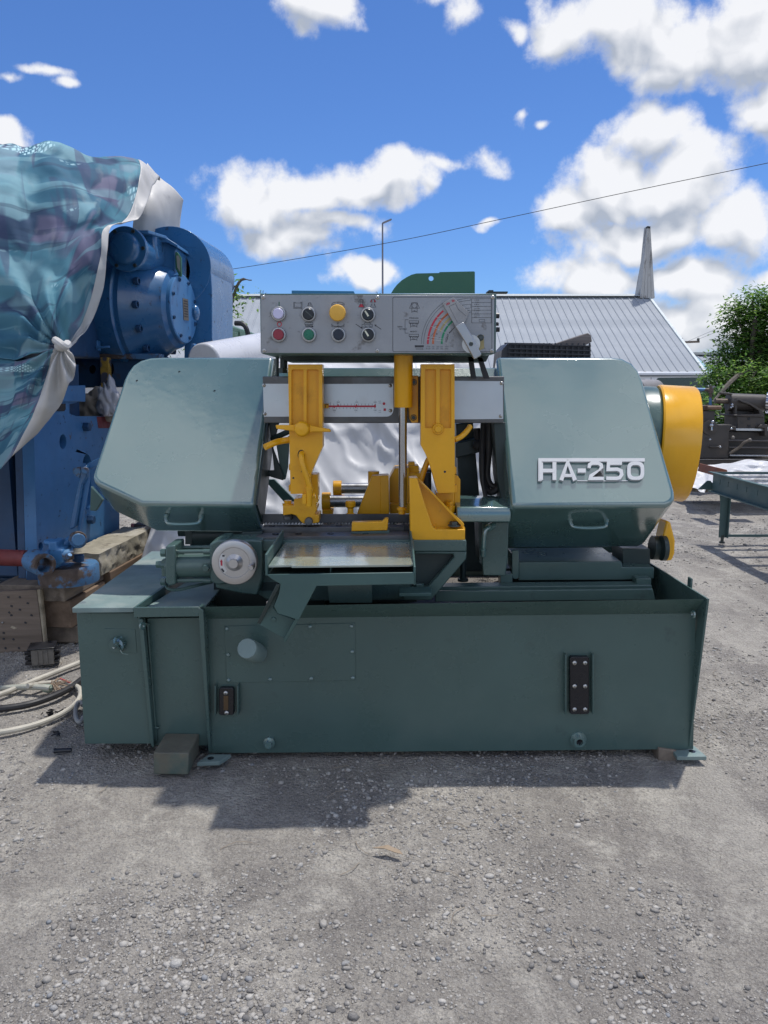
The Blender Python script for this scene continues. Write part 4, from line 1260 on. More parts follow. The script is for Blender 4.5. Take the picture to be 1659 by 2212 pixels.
inst('bolt', ME_HEX, at(1038, 729.5, YQ), box, None, (.0075, .010, .0075))

# ================================================================== GROUND
def terr(x, y):
    """the yard is flat, then falls away gently behind the lathe"""
    return -.7 * min(1, max(0, (y - 11.5) / 14)) ** 1.3


def nz3(x, y, z=0):
    return mnoise.noise(Vector((x, y, z)))


def axis(a, b, step, lo, hi, g=1.18):
    mid = list(np.arange(a, b + step * .5, step))
    l, r, d = [], [], step
    x = a
    while x > lo:
        d *= g
        x -= d
        l.append(x)
    x, d = b, step
    while x < hi:
        d *= g
        x += d
        r.append(x)
    return l[::-1] + mid + r


gxs, gys = axis(-2.2, 2.9, .026, -300, 300), axis(1.1, 5.0, .026, -40, 700)
rows = []
for y in gys:
    row = []
    for x in gxs:
        h = terr(x, y)
        if -8 < x < 9 and -1 < y < 13:
            h += .010 * nz3(x * 1.3, y * 1.3) + .005 * nz3(x * 4, y * 4, 3) + .0035 * nz3(x * 14, y * 14, 7) + .0022 * nz3(x * 33, y * 33, 9) - .012
        row.append((x, y, h))
    rows.append(row)


def gz(x, y):
    return terr(x, y) + .010 * nz3(x * 1.3, y * 1.3) + .005 * nz3(x * 4, y * 4, 3) + .0035 * nz3(x * 14, y * 14, 7) - .012


def ground_mat():
    m = bpy.data.materials.new("gravel_ground")
    m.use_nodes = True
    nt = m.node_tree
    N, L = nt.nodes.new, nt.links.new
    b = nt.nodes['Principled BSDF']
    b.inputs['Roughness'].default_value = .92
    b.inputs['Specular IOR Level'].default_value = .25
    tc = N('ShaderNodeTexCoord').outputs['Object']

    def nz(s, d=8, r=.62, dist=0):
        t = N('ShaderNodeTexNoise')
        t.inputs['Scale'].default_value = s
        t.inputs['Detail'].default_value = d
        t.inputs['Roughness'].default_value = r
        t.inputs['Distortion'].default_value = dist
        L(tc, t.inputs['Vector'])
        return t.outputs[0]

    def mr(x, a, c, d, e):
        q = N('ShaderNodeMapRange')
        L(x, q.inputs['Value'])
        for k_, v in zip(('From Min', 'From Max', 'To Min', 'To Max'), (a, c, d, e)):
            q.inputs[k_].default_value = v
        return q.outputs[0]

    def mix(f, a, c):
        q = N('ShaderNodeMix')
        q.data_type = 'RGBA'
        L(f, q.inputs['Factor'])
        for k_, x in (('A', a), ('B', c)):
            if hasattr(x, 'links'):
                L(x, q.inputs[k_])
            else:
                q.inputs[k_].default_value = (*x, 1)
        return q.outputs['Result']
    c = mix(mr(nz(1.3, 8, .66), .40, .60, 0, 1), (.34, .312, .275), (.54, .50, .435))
    c = mix(mr(nz(3.7, 9, .7, .6), .49, .58, 0, .9), c, (.70, .655, .57))
    c = mix(mr(nz(2.3, 9, .72), .50, .60, 0, .8), c, (.27, .248, .228))
    c = mix(mr(nz(38, 6, .7), .42, .62, 0, .55), c, (.20, .183, .165))
    c = mix(mr(nz(95, 3, .6), .56, .70, 0, .7), c, (.52, .50, .46))
    mpt = N('ShaderNodeMapping')
    mpt.inputs['Rotation'].default_value = (0, 0, R(-52))
    mpt.inputs['Scale'].default_value = (5.0, .35, 1)
    L(tc, mpt.inputs['Vector'])
    tk_ = N('ShaderNodeTexNoise')
    tk_.inputs['Scale'].default_value = 1.0
    tk_.inputs['Detail'].default_value = 6
    L(mpt.outputs[0], tk_.inputs['Vector'])
    c = mix(mr(tk_.outputs[0], .56, .66, 0, .55), c, (.60, .56, .49))
    v = N('ShaderNodeTexVoronoi')
    v.inputs['Scale'].default_value = 85
    v.inputs['Detail'].default_value = 1
    L(tc, v.inputs['Vector'])
    c = mix(mr(v.outputs['Distance'], .05, .75, .0, .36), c, (.20, .185, .17))
    c = mix(mr(nz(150, 4, .8), .50, .60, 0, .5), c, (.14, .13, .12))
    c = mix(mr(nz(210, 3, .8), .56, .64, 0, .6), c, (.56, .53, .48))
    L(c, b.inputs['Base Color'])
    q = N('ShaderNodeBump')
    q.inputs['Strength'].default_value = 1.0
    q.inputs['Distance'].default_value = .014
    hs3 = N('ShaderNodeMath')
    hs3.operation = 'ADD'
    L(nz(24, 5, .7), hs3.inputs[0])
    hsum = N('ShaderNodeMath')
    hsum.operation = 'SUBTRACT'
    L(nz(70, 6, .7), hs3.inputs[1])
    L(hs3.outputs[0], hsum.inputs[0])
    L(mr(v.outputs['Distance'], 0, 1, 0, .6), hsum.inputs[1])
    L(hsum.outputs[0], q.inputs['Height'])
    L(q.outputs[0], b.inputs['Normal'])
    return m


solo('ground', MB().grid(rows), ground_mat(), kind='structure', smooth=180, org=Vector((0, 0, 0)))


def island_mat(name, stops, rough=.85, bump=.5, bs=120):
    """colour that differs from stone to stone"""
    m = mat(name, (.3, .3, .3), rough, bump=bump, bs=bs)
    nt = m.node_tree
    g_ = nt.nodes.new('ShaderNodeNewGeometry')
    cr = nt.nodes.new('ShaderNodeValToRGB')
    cr.color_ramp.interpolation = 'LINEAR'
    while len(cr.color_ramp.elements) < len(stops):
        cr.color_ramp.elements.new(.5)
    for e, (p_, c_) in zip(cr.color_ramp.elements, stops):
        e.position = p_
        e.color = (*c_, 1)
    nt.links.new(g_.outputs['Random Per Island'], cr.inputs[0])
    b = nt.nodes['Principled BSDF']
    mxn = nt.nodes.new('ShaderNodeMix')
    mxn.data_type = 'RGBA'
    mxn.blend_type = 'MULTIPLY'
    mxn.inputs['Factor'].default_value = .6
    nzn = nt.nodes.new('ShaderNodeTexNoise')
    nzn.inputs['Scale'].default_value = 60
    rmp = nt.nodes.new('ShaderNodeMapRange')
    rmp.inputs['From Min'].default_value = .3
    rmp.inputs['From Max'].default_value = .6
    rmp.inputs['To Min'].default_value = .55
    nt.links.new(nzn.outputs[0], rmp.inputs['Value'])
    nt.links.new(cr.outputs[0], mxn.inputs['A'])
    nt.links.new(rmp.outputs[0], mxn.inputs['B'])
    nt.links.new(mxn.outputs['Result'], b.inputs['Base Color'])
    return m


def scatter_mesh(name, base_list, pos, size, rot_rng, m, flat=.62, smooth=0):
    """many small solids joined in one mesh (numpy)"""
    nb = len(base_list)
    V, Fc, off = [], [], 0
    which = rng.integers(0, nb, len(pos))
    for bi, (bv, bf) in enumerate(base_list):
        idx = np.nonzero(which == bi)[0]
        if not len(idx):
            continue
        n = len(idx)
        a = rng.uniform(0, 2 * np.pi, n)
        tl = rng.uniform(-rot_rng, rot_rng, n)
        sx = size[idx] * rng.uniform(.8, 1.35, n)
        sy = size[idx] * rng.uniform(.7, 1.1, n)
        sz = size[idx] * rng.uniform(.5, 1.0, n) * flat * 1.4
        x = bv[None, :, 0] * sx[:, None]
        y = bv[None, :, 1] * sy[:, None]
        z = bv[None, :, 2] * sz[:, None]
        ct, st = np.cos(tl)[:, None], np.sin(tl)[:, None]
        y, z = y * ct - z * st, y * st + z * ct
        ca, sa = np.cos(a)[:, None], np.sin(a)[:, None]
        x, y = x * ca - y * sa, x * sa + y * ca
        P = np.stack([x + pos[idx, 0][:, None], y + pos[idx, 1][:, None], z + pos[idx, 2][:, None]], -1).reshape(-1, 3)
        f = (bf[None] + (np.arange(n) * len(bv))[:, None, None] + off).reshape(-1, bf.shape[1])
        V.append(P)
        Fc.append(f)
        off += n * len(bv)
    V, Fc = np.concatenate(V), np.concatenate(Fc)
    me = bpy.data.meshes.new(name)
    me.vertices.add(len(V))
    me.vertices.foreach_set('co', V.ravel())
    k_ = Fc.shape[1]
    me.loops.add(Fc.size)
    me.loops.foreach_set('vertex_index', Fc.ravel().astype(np.int32))
    me.polygons.add(len(Fc))
    me.polygons.foreach_set('loop_start', np.arange(0, Fc.size, k_, dtype=np.int32))
    if smooth:
        me.polygons.foreach_set('use_smooth', [True] * len(Fc))
    me.update(calc_edges=True)
    me.materials.append(m)
    return me


def stone_bases(n=10, sub=1):
    out = []
    for i in range(n):
        bm = bmesh.new()
        bmesh.ops.create_icosphere(bm, subdivisions=sub, radius=1)
        for v in bm.verts:
            v.co *= random.uniform(.72, 1.15)
            v.co.z = max(v.co.z, -.55)
        bv = np.array([v.co[:] for v in bm.verts])
        bf = np.array([[v.index for v in f.verts] for f in bm.faces])
        out.append((bv, bf))
        bm.free()
    return out


NST = 150000
u_ = rng.uniform(0, 1, NST)
Ys = 1.15 * (9.0 / 1.15) ** (u_ ** .95)
Xs = rng.uniform(-1, 1, NST) * (.55 * Ys + .25)
cl = np.array([nz3(x * 1.7, y * 1.7, 21) + .6 * nz3(x * 5, y * 5, 31) for x, y in zip(Xs, Ys)])
keep = cl > rng.uniform(-.30, .62, NST)
Xs, Ys = Xs[keep], Ys[keep]
sz_ = np.clip(np.exp(rng.normal(-5.80, .48, len(Xs))), .0014, .0100)
big = rng.uniform(0, 1, len(Xs)) < .006
sz_[big] = rng.uniform(.008, .0135, big.sum())
far = Ys > 3.4
sz_[far] *= 1.5
Zs = np.array([gz(x, y) for x, y in zip(Xs, Ys)]) + sz_ * .10
STONE = island_mat("gravel_stone", [(0, (.17, .162, .155)), (.3, (.28, .262, .24)), (.62, (.38, .357, .322)), (.9, (.48, .455, .415)), (1, (.21, .225, .245))])
gme = scatter_mesh("gravel", stone_bases(12, 1), np.stack([Xs, Ys, Zs], -1), sz_, .5, STONE)
go_ = bpy.data.objects.new("gravel", gme)
COL.objects.link(go_)
go_['kind'] = 'stuff'
tw = MB()
for i in range(46):
    y = random.uniform(1.4, 4.2)
    x = random.uniform(-.5, .5) * y
    a = random.uniform(0, 6.3)
    l_ = random.uniform(.015, .05)
    z = gz(x, y) + .004
    tw.tube([(x, y, z), (x + math.cos(a) * l_, y + math.sin(a) * l_, z + .004), (x + math.cos(a + .3) * 2 * l_, y + math.sin(a + .3) * 2 * l_, z)], .0011, 4, 2)
to = solo('straw_litter', tw, mat('dry_straw', (.30, .25, .19), .9), kind='stuff', smooth=0)
lf = at(0, 0, 1)
c = atz(838, 1838, .006)
solo('dry_leaf', MB().prism([c + Vector((-.042, .008, .004)), c + Vector((-.01, -.004, .010)), c + Vector((.02, -.016, .006)), c + Vector((.04, -.018, .002)), c + Vector((.03, -.004, .006)), c + Vector((0, .012, .010))], (0, 0, -.0015)), mat('leaf_brown', (.30, .23, .16), .8), "curled brown dry leaf lying on the gravel in front of the bandsaw", 'leaf', smooth=0)

# ================================================================== TIMBER AND LITTER ON THE LEFT
def wood(name, c1, c2, ax, sc=22, rough=.85):
    st = [sc, sc, sc]
    st['xyz'.index(ax)] = sc * .06
    return mat(name, tuple((a + b) / 2 for a, b in zip(c1, c2)), rough, var=.35, vs=1.0, stretch=tuple(st), bump=.4, bs=3, spec=.2,
               marks=((tuple(x * .45 for x in c1), .6, .56, .10, .6, None), (c2, .25, .55, .15, .6, None)))


W_GREY = wood('grey_timber', (.17, .135, .105), (.27, .225, .18), 'y')
W_BROWN = wood('brown_timber', (.13, .09, .065), (.23, .165, .115), 'y')
W_BOARD = wood('board_timber', (.15, .115, .09), (.24, .19, .15), 'x')
W_PALE = wood('pale_timber', (.30, .25, .18), (.44, .38, .28), 'y')
bl = MB().px([(331, 1626), (408, 1627), (407, 1674), (331.5, 1673)], 2.275, .14)
solo('wooden_block', bl, mat('painted_wood_block', (.13, .125, .095), .75, var=.3, vs=8, bump=.3, bs=60, marks=(((.05, .10, .09), 6, .5, .15, .8, .5),)), "square wooden block with green paint smears propping up the left end of the bandsaw", 'block', bevel=.004)
solo('wood_wedge', MB().px([(1423, 1616), (1462, 1622), (1463, 1649), (1422, 1647)], 2.40, .09), W_GREY, "small grey wood shim under the right front foot of the bandsaw", 'wedge', bevel=.003)

PA = R(4.2)
PU, PV = Vector((math.cos(PA), -math.sin(PA), 0)), Vector((math.sin(PA), math.cos(PA), 0))
ZP = .30
PO = atz(82, 1250, ZP)          # front bottom corner of the press side plate


def pl_(u, v, z):
    return Vector((PO.x, PO.y, 0)) + PU * u + PV * v + Vector((0, 0, z))


def pbx(mb, u0, u1, v0, v1, z0, z1):
    return mb.obox(pl_((u0 + u1) / 2, (v0 + v1) / 2, (z0 + z1) / 2), PU * ((u1 - u0) / 2), PV * ((v1 - v0) / 2), Vector((0, 0, (z1 - z0) / 2)))


solo('timber', pbx(MB(), -.14, .19, -.12, .30, .222, .299), W_GREY, "short thick grey timber plank on top of the stack under the blue press", 'timber', 'timbers under the blue press', bevel=.004)
solo('timber', pbx(MB(), .02, .205, -.10, .28, .088, .220), W_BROWN, "brown squared timber under the short plank, middle of the stack by the nailed board", 'timber', 'timbers under the blue press', bevel=.005)
solo('timber', pbx(MB(), .03, .21, -.06, .50, .0, .086), W_GREY, "weathered timber at the bottom of the stack resting on the gravel", 'timber', 'timbers under the blue press', bevel=.005)
solo('timber', pbx(MB(), -.02, .225, .31, 1.35, .0, .262), W_BROWN, "long brown timber beam running back beneath the crumbling stone slab", 'timber', 'timbers under the blue press', bevel=.005)
solo('timber', pbx(MB(), .30, .62, 1.12, 1.30, .20, .275), W_PALE, "pale short timber lying crosswise behind the stone slab in the shade", 'timber', 'timbers under the blue press', bevel=.004)
# crumbling slab
sb = bmesh.new()
bmesh.ops.create_grid(sb, x_segments=2, y_segments=2, size=1)
sb.free()
stm = MB()
nu, nv, nz_ = 5, 30, 8
u0, u1, v0, v1, z0, z1 = .02, .215, .22, .98, .264, .375


def slab_pt(a, b, c_):
    p = pl_(u0 + (u1 - u0) * a, v0 + (v1 - v0) * b, z0 + (z1 - z0) * c_)
    e = (abs(a - .5) * 2) ** 8
    n_ = mnoise.noise(p * 26) * .012 + mnoise.noise(p * 60) * .006
    if c_ > .05:
        p += PU * (n_ - .006 * c_) * (1 if a > .9 else 0) + Vector((0, 0, n_ * .5 if c_ > .9 else 0)) + PV * (n_ if b in (0, 1) else 0)
        if a > .95 and c_ > .7:
            p += PU * -.012 * max(0, mnoise.noise(p * 9) + .3)
    return p


stm.grid([[slab_pt(1, j / nv, i / nz_) for j in range(nv + 1)] for i in range(nz_ + 1)])
stm.grid([[slab_pt(i / nu, j / nv, 1) for j in range(nv + 1)] for i in range(nu + 1)])
stm.grid([[slab_pt(i / nu, 0, j / nz_) for j in range(nz_ + 1)] for i in range(nu + 1)])
stm.grid([[slab_pt(i / nu, 1, j / nz_) for j in range(nz_ + 1)] for i in range(nu + 1)])
stm.grid([[slab_pt(0, j / nv, i / nz_) for j in range(nv + 1)] for i in range(nz_ + 1)])
solo('stone_slab', stm, mat('crumbling_stone', (.30, .275, .215), .95, var=.25, vs=9, bump=.9, bs=45, spec=.1, marks=(((.12, .10, .085), 14, .56, .10, .8, None), ((.48, .46, .41), 5, .55, .15, .7, None))), "crumbling pale stone slab lying on the long beam beside the blue press", 'slab', smooth=25)
# nailed board leaning at the left edge
bd = thing('nailed_board', (-1.75, 3.45, 0), "square brown wooden board full of nail holes standing at the left edge", 'board')
part('board', MB().px([(-60, 1281), (79, 1274), (95, 1406), (-60, 1413)], 3.44, .03), W_BOARD, bd, bevel=.003)
part('end_batten', MB().px([(79.5, 1274), (87, 1273.5), (99, 1404), (95.5, 1406)], 3.44, .03), W_PALE, bd, bevel=.003)
part('end_batten', MB().prism([at(87.5, 1273.5, 3.445), at(88.5, 1275, 3.50), at(100, 1402, 3.50), at(99.2, 1404, 3.445)], (.004, 0, 0)), W_PALE, bd)
ho = mesh_of(MB().obox((0, 0, 0), (.005, 0, 0), (0, .0015, 0), (0, 0, .004)), 'nail_hole', M['ink_black'], 0)
for x, y in ((18, 1290), (43, 1290), (60, 1303), (25, 1309), (43, 1317), (20, 1323), (24.5, 1329), (68, 1329), (8, 1367), (8, 1380), (29, 1381), (12, 1400), (41, 1400), (55, 1345)):
    inst('nail_hole', ho, at(x, y, 3.4392), bd, (0, random.uniform(0, 1), 0), (1, 1, 1))
part('knot', MB().prism([at(22, 1355, 3.4385), at(26, 1352, 3.4385), at(37, 1357, 3.4385), at(30, 1359, 3.4385)], (0, .002, 0)), W_PALE, bd)
part('nail_tip', MB().sphere(at(5.5, 1345, 3.437), .005, 8), M['alu_bright'], bd)
# old contactor block on the gravel
cb = thing('contactor_block', atz(85, 1437, 0), "grey and black old electrical contactor block sitting on the gravel by the board", 'contactor')
ca, cv_ = R(-18), None
cu, cw = Vector((math.cos(R(16)), math.sin(R(16)), 0)), Vector((-math.sin(R(16)), math.cos(R(16)), 0))
co = atz(62, 1440, .004)


def cbx(mb, a0, a1, b0, b1, z0, z1):
    return mb.obox(co + cu * ((a0 + a1) / 2) + cw * ((b0 + b1) / 2) + Vector((0, 0, (z0 + z1) / 2)), cu * ((a1 - a0) / 2), cw * ((b1 - b0) / 2), Vector((0, 0, (z1 - z0) / 2)))


CT = mat('contactor_grey', (.17, .155, .135), .6, var=.3, vs=12, marks=(((.04, .04, .045), 9, .52, .1, .8, None),))
part('body', cbx(MB(), .012, .105, .0, .09, 0, .072), CT, cb, bevel=.003)
part('top_face', cbx(MB(), -.002, .11, -.004, .095, .0725, .079), M['black'], cb, bevel=.002)
for i in range(3):
    part('terminal', cbx(cbx(MB(), -.014, .0115, .004, .022, .004 + i * .023, .020 + i * .023), -.008, .0115, .03, .05, .006 + i * .023, .018 + i * .023), M['black'], cb, bevel=.002)
    part('contact_arm', cbx(MB(), .1055, .125, .004 + .002 * i, .07, .006 + i * .023, .017 + i * .023), M['black'], cb, bevel=.002)
    part('rib', cbx(MB(), .035 + .02 * i, .04 + .02 * i, -.004, -.0002, .006, .066), CT, cb)
# cables lying on the gravel
CB_W = mat('dirty_white_cable', (.46, .43, .36), .6, var=.2, vs=9, marks=(((.2, .18, .15), 14, .6, .1, .6, None),))


def gcable(pts, r_, zoff=0.0):
    return MB().tube([atz(x, y, r_ + .002 + zoff + (p[2] if len(p) > 2 else 0)) if False else atz(p[0], p[1], r_ + .002 + (p[2] if len(p) > 2 else 0)) for p in pts for x, y in ((p[0], p[1]),)], r_, 10)


solo('white_cable', gcable([(-60, 1512), (0, 1500), (55, 1478), (120, 1452), (175, 1430), (230, 1408)], .011), CB_W, "dirty white cable running up behind the left cabinet, uppermost of the loose cables", 'cable', 'cables loose on the gravel')
solo('white_cable', gcable([(-60, 1490), (0, 1487), (50, 1484, .004), (92, 1485, .01), (108, 1487, .008)], .012), mat('stripped_cable', (.37, .37, .31), .6, var=.2), "short pale cable with a frayed green taped end lying on the gravel", 'cable', 'cables loose on the gravel')
solo('black_cable', gcable([(-70, 1534), (0, 1531), (60, 1522), (110, 1506), (150, 1487), (185, 1462), (215, 1450)], .0135), M['rubber'], "thick black rubber cable curving across the gravel at the left edge", 'cable', 'cables loose on the gravel')
solo('white_cable', gcable([(-70, 1588), (0, 1582), (60, 1570), (110, 1553), (150, 1532), (172, 1508), (172, 1488), (150, 1478), (110, 1475), (60, 1482, .02)], .0105), CB_W, "dirty white cable bent in a wide loop nearest the camera on the gravel", 'cable', 'cables loose on the gravel')
fr_ = MB()
for i in range(26):
    s_ = atz(108 + random.uniform(-6, 6), 1486 + random.uniform(-5, 5), .015)
    e_ = atz(random.uniform(110, 158), random.uniform(1462, 1492), random.uniform(.005, .03))
    fr_.tube([s_, (s_ + e_) / 2 + Vector((0, 0, random.uniform(0, .02))), e_], .0016, 5, 3)
solo('frayed_wires', fr_, mat('frayed_wire', (.30, .22, .15), .7, var=.4, vs=40), "tangle of thin frayed brown wires on the gravel beside the cabinet", 'wires', smooth=0)
solo('red_wire', gcable([(130, 1466, .02), (145, 1472, .02), (158, 1478, .01)], .003), M['ink_red'], "thin red wire end sticking from the frayed tangle", 'wire')
solo('taped_cable_end', MB().sphere(atz(103, 1487, .018), .022, 10, (1.2, .8, .8)).sphere(atz(97, 1486, .018), .016, 8), mat('green_tape', (.20, .25, .20), .7, var=.3, vs=30, bump=.5), "ball of greenish tape around a cut cable end", 'tape', smooth=0)


def flakes(cx_, cy_, n, r_, s_, name, label):
    q = MB()
    for i in range(n):
        c_ = atz(cx_ + random.gauss(0, r_), cy_ + random.gauss(0, r_ * .35), .006)
        d1 = Vector((random.uniform(-1, 1), random.uniform(-1, 1), random.uniform(-.1, .5))) * s_
        d2 = Vector((random.uniform(-1, 1), random.uniform(-1, 1), random.uniform(-.1, .5))) * s_
        q.prism([c_ - d1, c_ + d2, c_ + d1, c_ - d2 * .5], (0, 0, .004))
    return solo(name, q, M['black'], label, 'scrap', smooth=0)


flakes(122, 1586, 5, 5, .014, 'plastic_scrap', "small twisted black plastic scrap below the loop of white cable")
flakes(108, 1540, 9, 9, .014, 'plastic_scrap', "shredded black plastic scraps inside the loop of white cable")
solo('plastic_stub', MB().cyl(atz(117, 1622, .009), atz(154, 1620, .009), .0075, 10).cyl(atz(117, 1622, .009), atz(121, 1621.7, .009), .009, 10), M['black'], "short straight black plastic stub on the gravel by the cabinet", 'stub')
flakes(10, 1490 + 42, 6, 6, .014, 'plastic_scrap', "torn black scrap at the left edge between white and black cables")
solo('cable_ring', MB().tube([atz(172 + 9 * math.cos(R(a)), 1538 - 22 * math.sin(R(a)), .02) for a in range(40, 330, 24)], .008, 8), mat('grey_conduit', (.25, .25, .24), .6), "grey conduit bend poking out behind the cabinet's lower left corner", 'conduit')

# ================================================================== BLUE PRESS UNDER THE TARP
BLUE = mat('blue_press_paint', (.055, .185, .39), .42, var=.14, vs=4, bump=.12, bs=22, spec=.5,
           marks=(((.03, .10, .24), 3.0, .55, .18, .45, .5), ((.13, .10, .085), 9, .64, .03, .8, .7), ((.30, .26, .21), 18, .70, .02, .8, .7), ((.02, .025, .035), 24, .63, .05, .75, .6)))
BLUE2 = mat('blue_gear_paint', (.030, .135, .305), .30, var=.12, vs=4, bump=.16, bs=24, spec=.55, coat=.2,
            marks=(((.06, .20, .38), 2.6, .55, .2, .4, .35), ((.22, .16, .12), 9, .68, .02, .8, .7), ((.015, .025, .05), 19, .63, .04, .7, .6), ((.10, .24, .40), 33, .68, .03, .6, .5)))
BLUE_D = mat('dark_blue_paint_and_shade', (.016, .060, .14), .5, var=.2, vs=4, bump=.1, marks=(((.05, .035, .02), 8, .58, .1, .6, .7),))
RUSTY = mat('rusty_steel', (.115, .085, .07), .65, .2, var=.4, vs=14, bump=.3, bs=60, marks=(((.07, .20, .38), 7, .47, .06, .9, .45), ((.30, .28, .26), 16, .62, .1, .6, .4)))
press = thing('blue_press', (PO.x, PO.y + .4, 0), "large chipped blue press with gearbox and belt guard, tarpaulin over its top", 'press')
pn = PU


def onp(pts, off=0.0):
    return [atp(x, y, PO + PU * off, PU) for x, y in pts]


plate = [(82, 1250), (70, 820), (137, 834), (166, 834), (166, 870), (150, 873), (150, 893), (165, 899), (258, 899), (258, 1172)]
sp_ = part('side_plate', MB().holed(onp(plate), [onp(arc(136, 954, 7.5, 0, 342, 19, 16)), onp(arc(88, 1180, 5, 0, 340, 17, 9)), onp(arc(188, 1003, 9, 180, 0, 8, 22) + arc(188, 1085, 9, 0, -180, 8, 16))], PU * -.06), BLUE, press, bevel=.004)
part('plate_lip', MB().prism(onp([(120, 834), (185, 832), (185, 868), (120, 868)], .012), PU * -.02), BLUE, sp_, bevel=.004)
part('slot_block', MB().prism(onp([(122, 872), (142, 872), (142, 884), (139, 888), (122, 888)], .004), PU * -.006), M['gauge'], sp_)
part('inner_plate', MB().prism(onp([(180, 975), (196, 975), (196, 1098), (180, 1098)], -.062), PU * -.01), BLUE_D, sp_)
part('slide_bar', MB().prism(onp([(178, 1000), (186, 1000), (190, 1096), (181, 1096)], -.02), PU * -.02), BLUE, sp_)
part('red_patch', MB().prism(onp([(209, 900), (257, 900), (257, 925), (213, 925)], .0012), PU * -.002), mat('red_primer', (.20, .035, .04), .6, var=.3, vs=16), sp_)
me_hexb = mesh_of(MB().lathe((0, 0, 0), (1, 0, 0), [(.026, 0), (.026, .03), (.020, .034)], 6), 'bolt', BLUE_D, 20)
for x, y in ((191, 1122), (182, 922)):
    inst('bolt', me_hexb, onp([(x, y)])[0], press, (0, 0, -PA))
part('front_edge', MB().prism([onp([(70, 780)])[0] - PU * .062, onp([(82, 1250)])[0] - PU * .062, onp([(82, 1250)])[0] - PU * .10 + PV * .004, onp([(70, 780)])[0] - PU * .10 + PV * .004], PV * .6), BLUE_D, press)  # side plate's front edge, its shade put into the darker blue
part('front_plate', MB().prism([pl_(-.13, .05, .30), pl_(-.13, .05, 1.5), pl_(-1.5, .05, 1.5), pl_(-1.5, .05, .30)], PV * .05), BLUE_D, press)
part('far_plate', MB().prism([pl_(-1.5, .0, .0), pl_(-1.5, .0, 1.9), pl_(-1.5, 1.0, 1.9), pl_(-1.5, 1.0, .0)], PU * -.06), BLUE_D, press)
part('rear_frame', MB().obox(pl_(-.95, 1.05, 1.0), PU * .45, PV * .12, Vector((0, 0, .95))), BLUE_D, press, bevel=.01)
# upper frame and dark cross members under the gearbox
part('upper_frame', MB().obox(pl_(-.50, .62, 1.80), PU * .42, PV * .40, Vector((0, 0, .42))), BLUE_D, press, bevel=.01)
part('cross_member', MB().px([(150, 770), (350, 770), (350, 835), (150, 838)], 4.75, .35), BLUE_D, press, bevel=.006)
part('cross_flange', MB().px([(196, 764), (345, 764), (345, 777), (196, 774)], 4.7, .1), RUSTY, press, bevel=.004)
part('yellow_strut', MB().px([(215, 772), (234, 772), (236, 842), (218, 842)], 4.66, .05), mat('chipped_yellow', (.42, .26, .04), .6, var=.4, vs=20, marks=(((.03, .05, .10), 12, .5, .06, .9, None),)), press, bevel=.003)
part('member_hole', MB().px(arc(240, 797, 6, 0, 342, 19, 13), 4.745, .002).px(arc(200, 798, 7, 0, 342, 19, 9), 4.745, .002), M['gauge'], press)
part('latch', MB().px([(195, 735), (210, 735), (212, 758), (195, 756)], 4.6, .05).cyl(at(207, 751, 4.58), at(237, 749, 4.58), .008, 8), BLUE, press, bevel=.003)
# gear case: axis points right and a little forward
GA = (PU * math.cos(R(4)) - PV * math.sin(R(4))).normalized()
Yg = 4.9
GS = 1.24
gc = at(395, 668, Yg)
kg = Yg / FPX
g0 = gc - GA * .40 * GS
gear = part('gear_case', MB().lathe(g0, GA, [(a * GS, b * GS) for a, b in ((.25, -.10), (.30, 0), (.305, .02), (.305, .17), (.298, .175), (.288, .178), (.288, .20), (.262, .24), (.205, .33), (.19, .37), (.17, .385), (0, .385))], 72), BLUE2, press, smooth=28)
cov = part('inspection_cover', MB().lathe(gc - GA * .014, GA, [(.166 * GS, -.03), (.168 * GS, 0), (.168 * GS, .018), (.163 * GS, .023), (0, .023)], 56), BLUE, gear)
gu, gw = ortho(GA)
me_cap = mesh_of(MB().lathe((0, 0, 0), (1, 0, 0), [(.017, 0), (.017, .02), (.011, .022), (.011, .010), (0, .010)], 12), 'cap_screw', BLUE_D, 30)
ang_ = math.atan2(GA.y, GA.x)
for i in range(8):
    a = R(20 + i * 45)
    inst('cap_screw', me_cap, gc + GA * .004 + (gu * math.cos(a) + gw * math.sin(a)) * .145 * GS, gear, (0, 0, ang_), (.7, .7, .7))
for i in range(14):
    a = R(i * 360 / 14)
    inst('cap_screw', me_cap, g0 + GA * .262 * GS + (gu * math.cos(a) + gw * math.sin(a)) * .252 * GS, gear, (0, 0, ang_), (1.25, 1.3, 1.3))
tagp = gc + GA * .0095 + Vector((0, 0, .0))
tu, tv = GA.cross(Vector((0, 0, 1))).normalized(), Vector((0, 0, 1))
part('maker_plate', MB().obox(tagp - tu * .02 + GA * .001, tu * .040, tv * .065, GA * .0015), mat('brass_plate', (.20, .165, .13), .4, .6, var=.2, vs=30), gear)
q = MB()
for i in range(7):
    q.obox(tagp - tu * .02 + GA * .003 + tv * (.05 - i * .0155), tu * .030, tv * .0035, GA * .0004)
part('plate_lines', q, M['ink_black'], gear)
part('oil_plug', MB().sphere(at(423, 676, 4.8), .034, 12, (.7, 1, 1.4)), BLUE2, gear)
part('case_foot', MB().px([(412, 742), (420, 742), (426, 768), (424, 800), (406, 800), (405, 768)], 4.78, .07), BLUE, gear, bevel=.006)
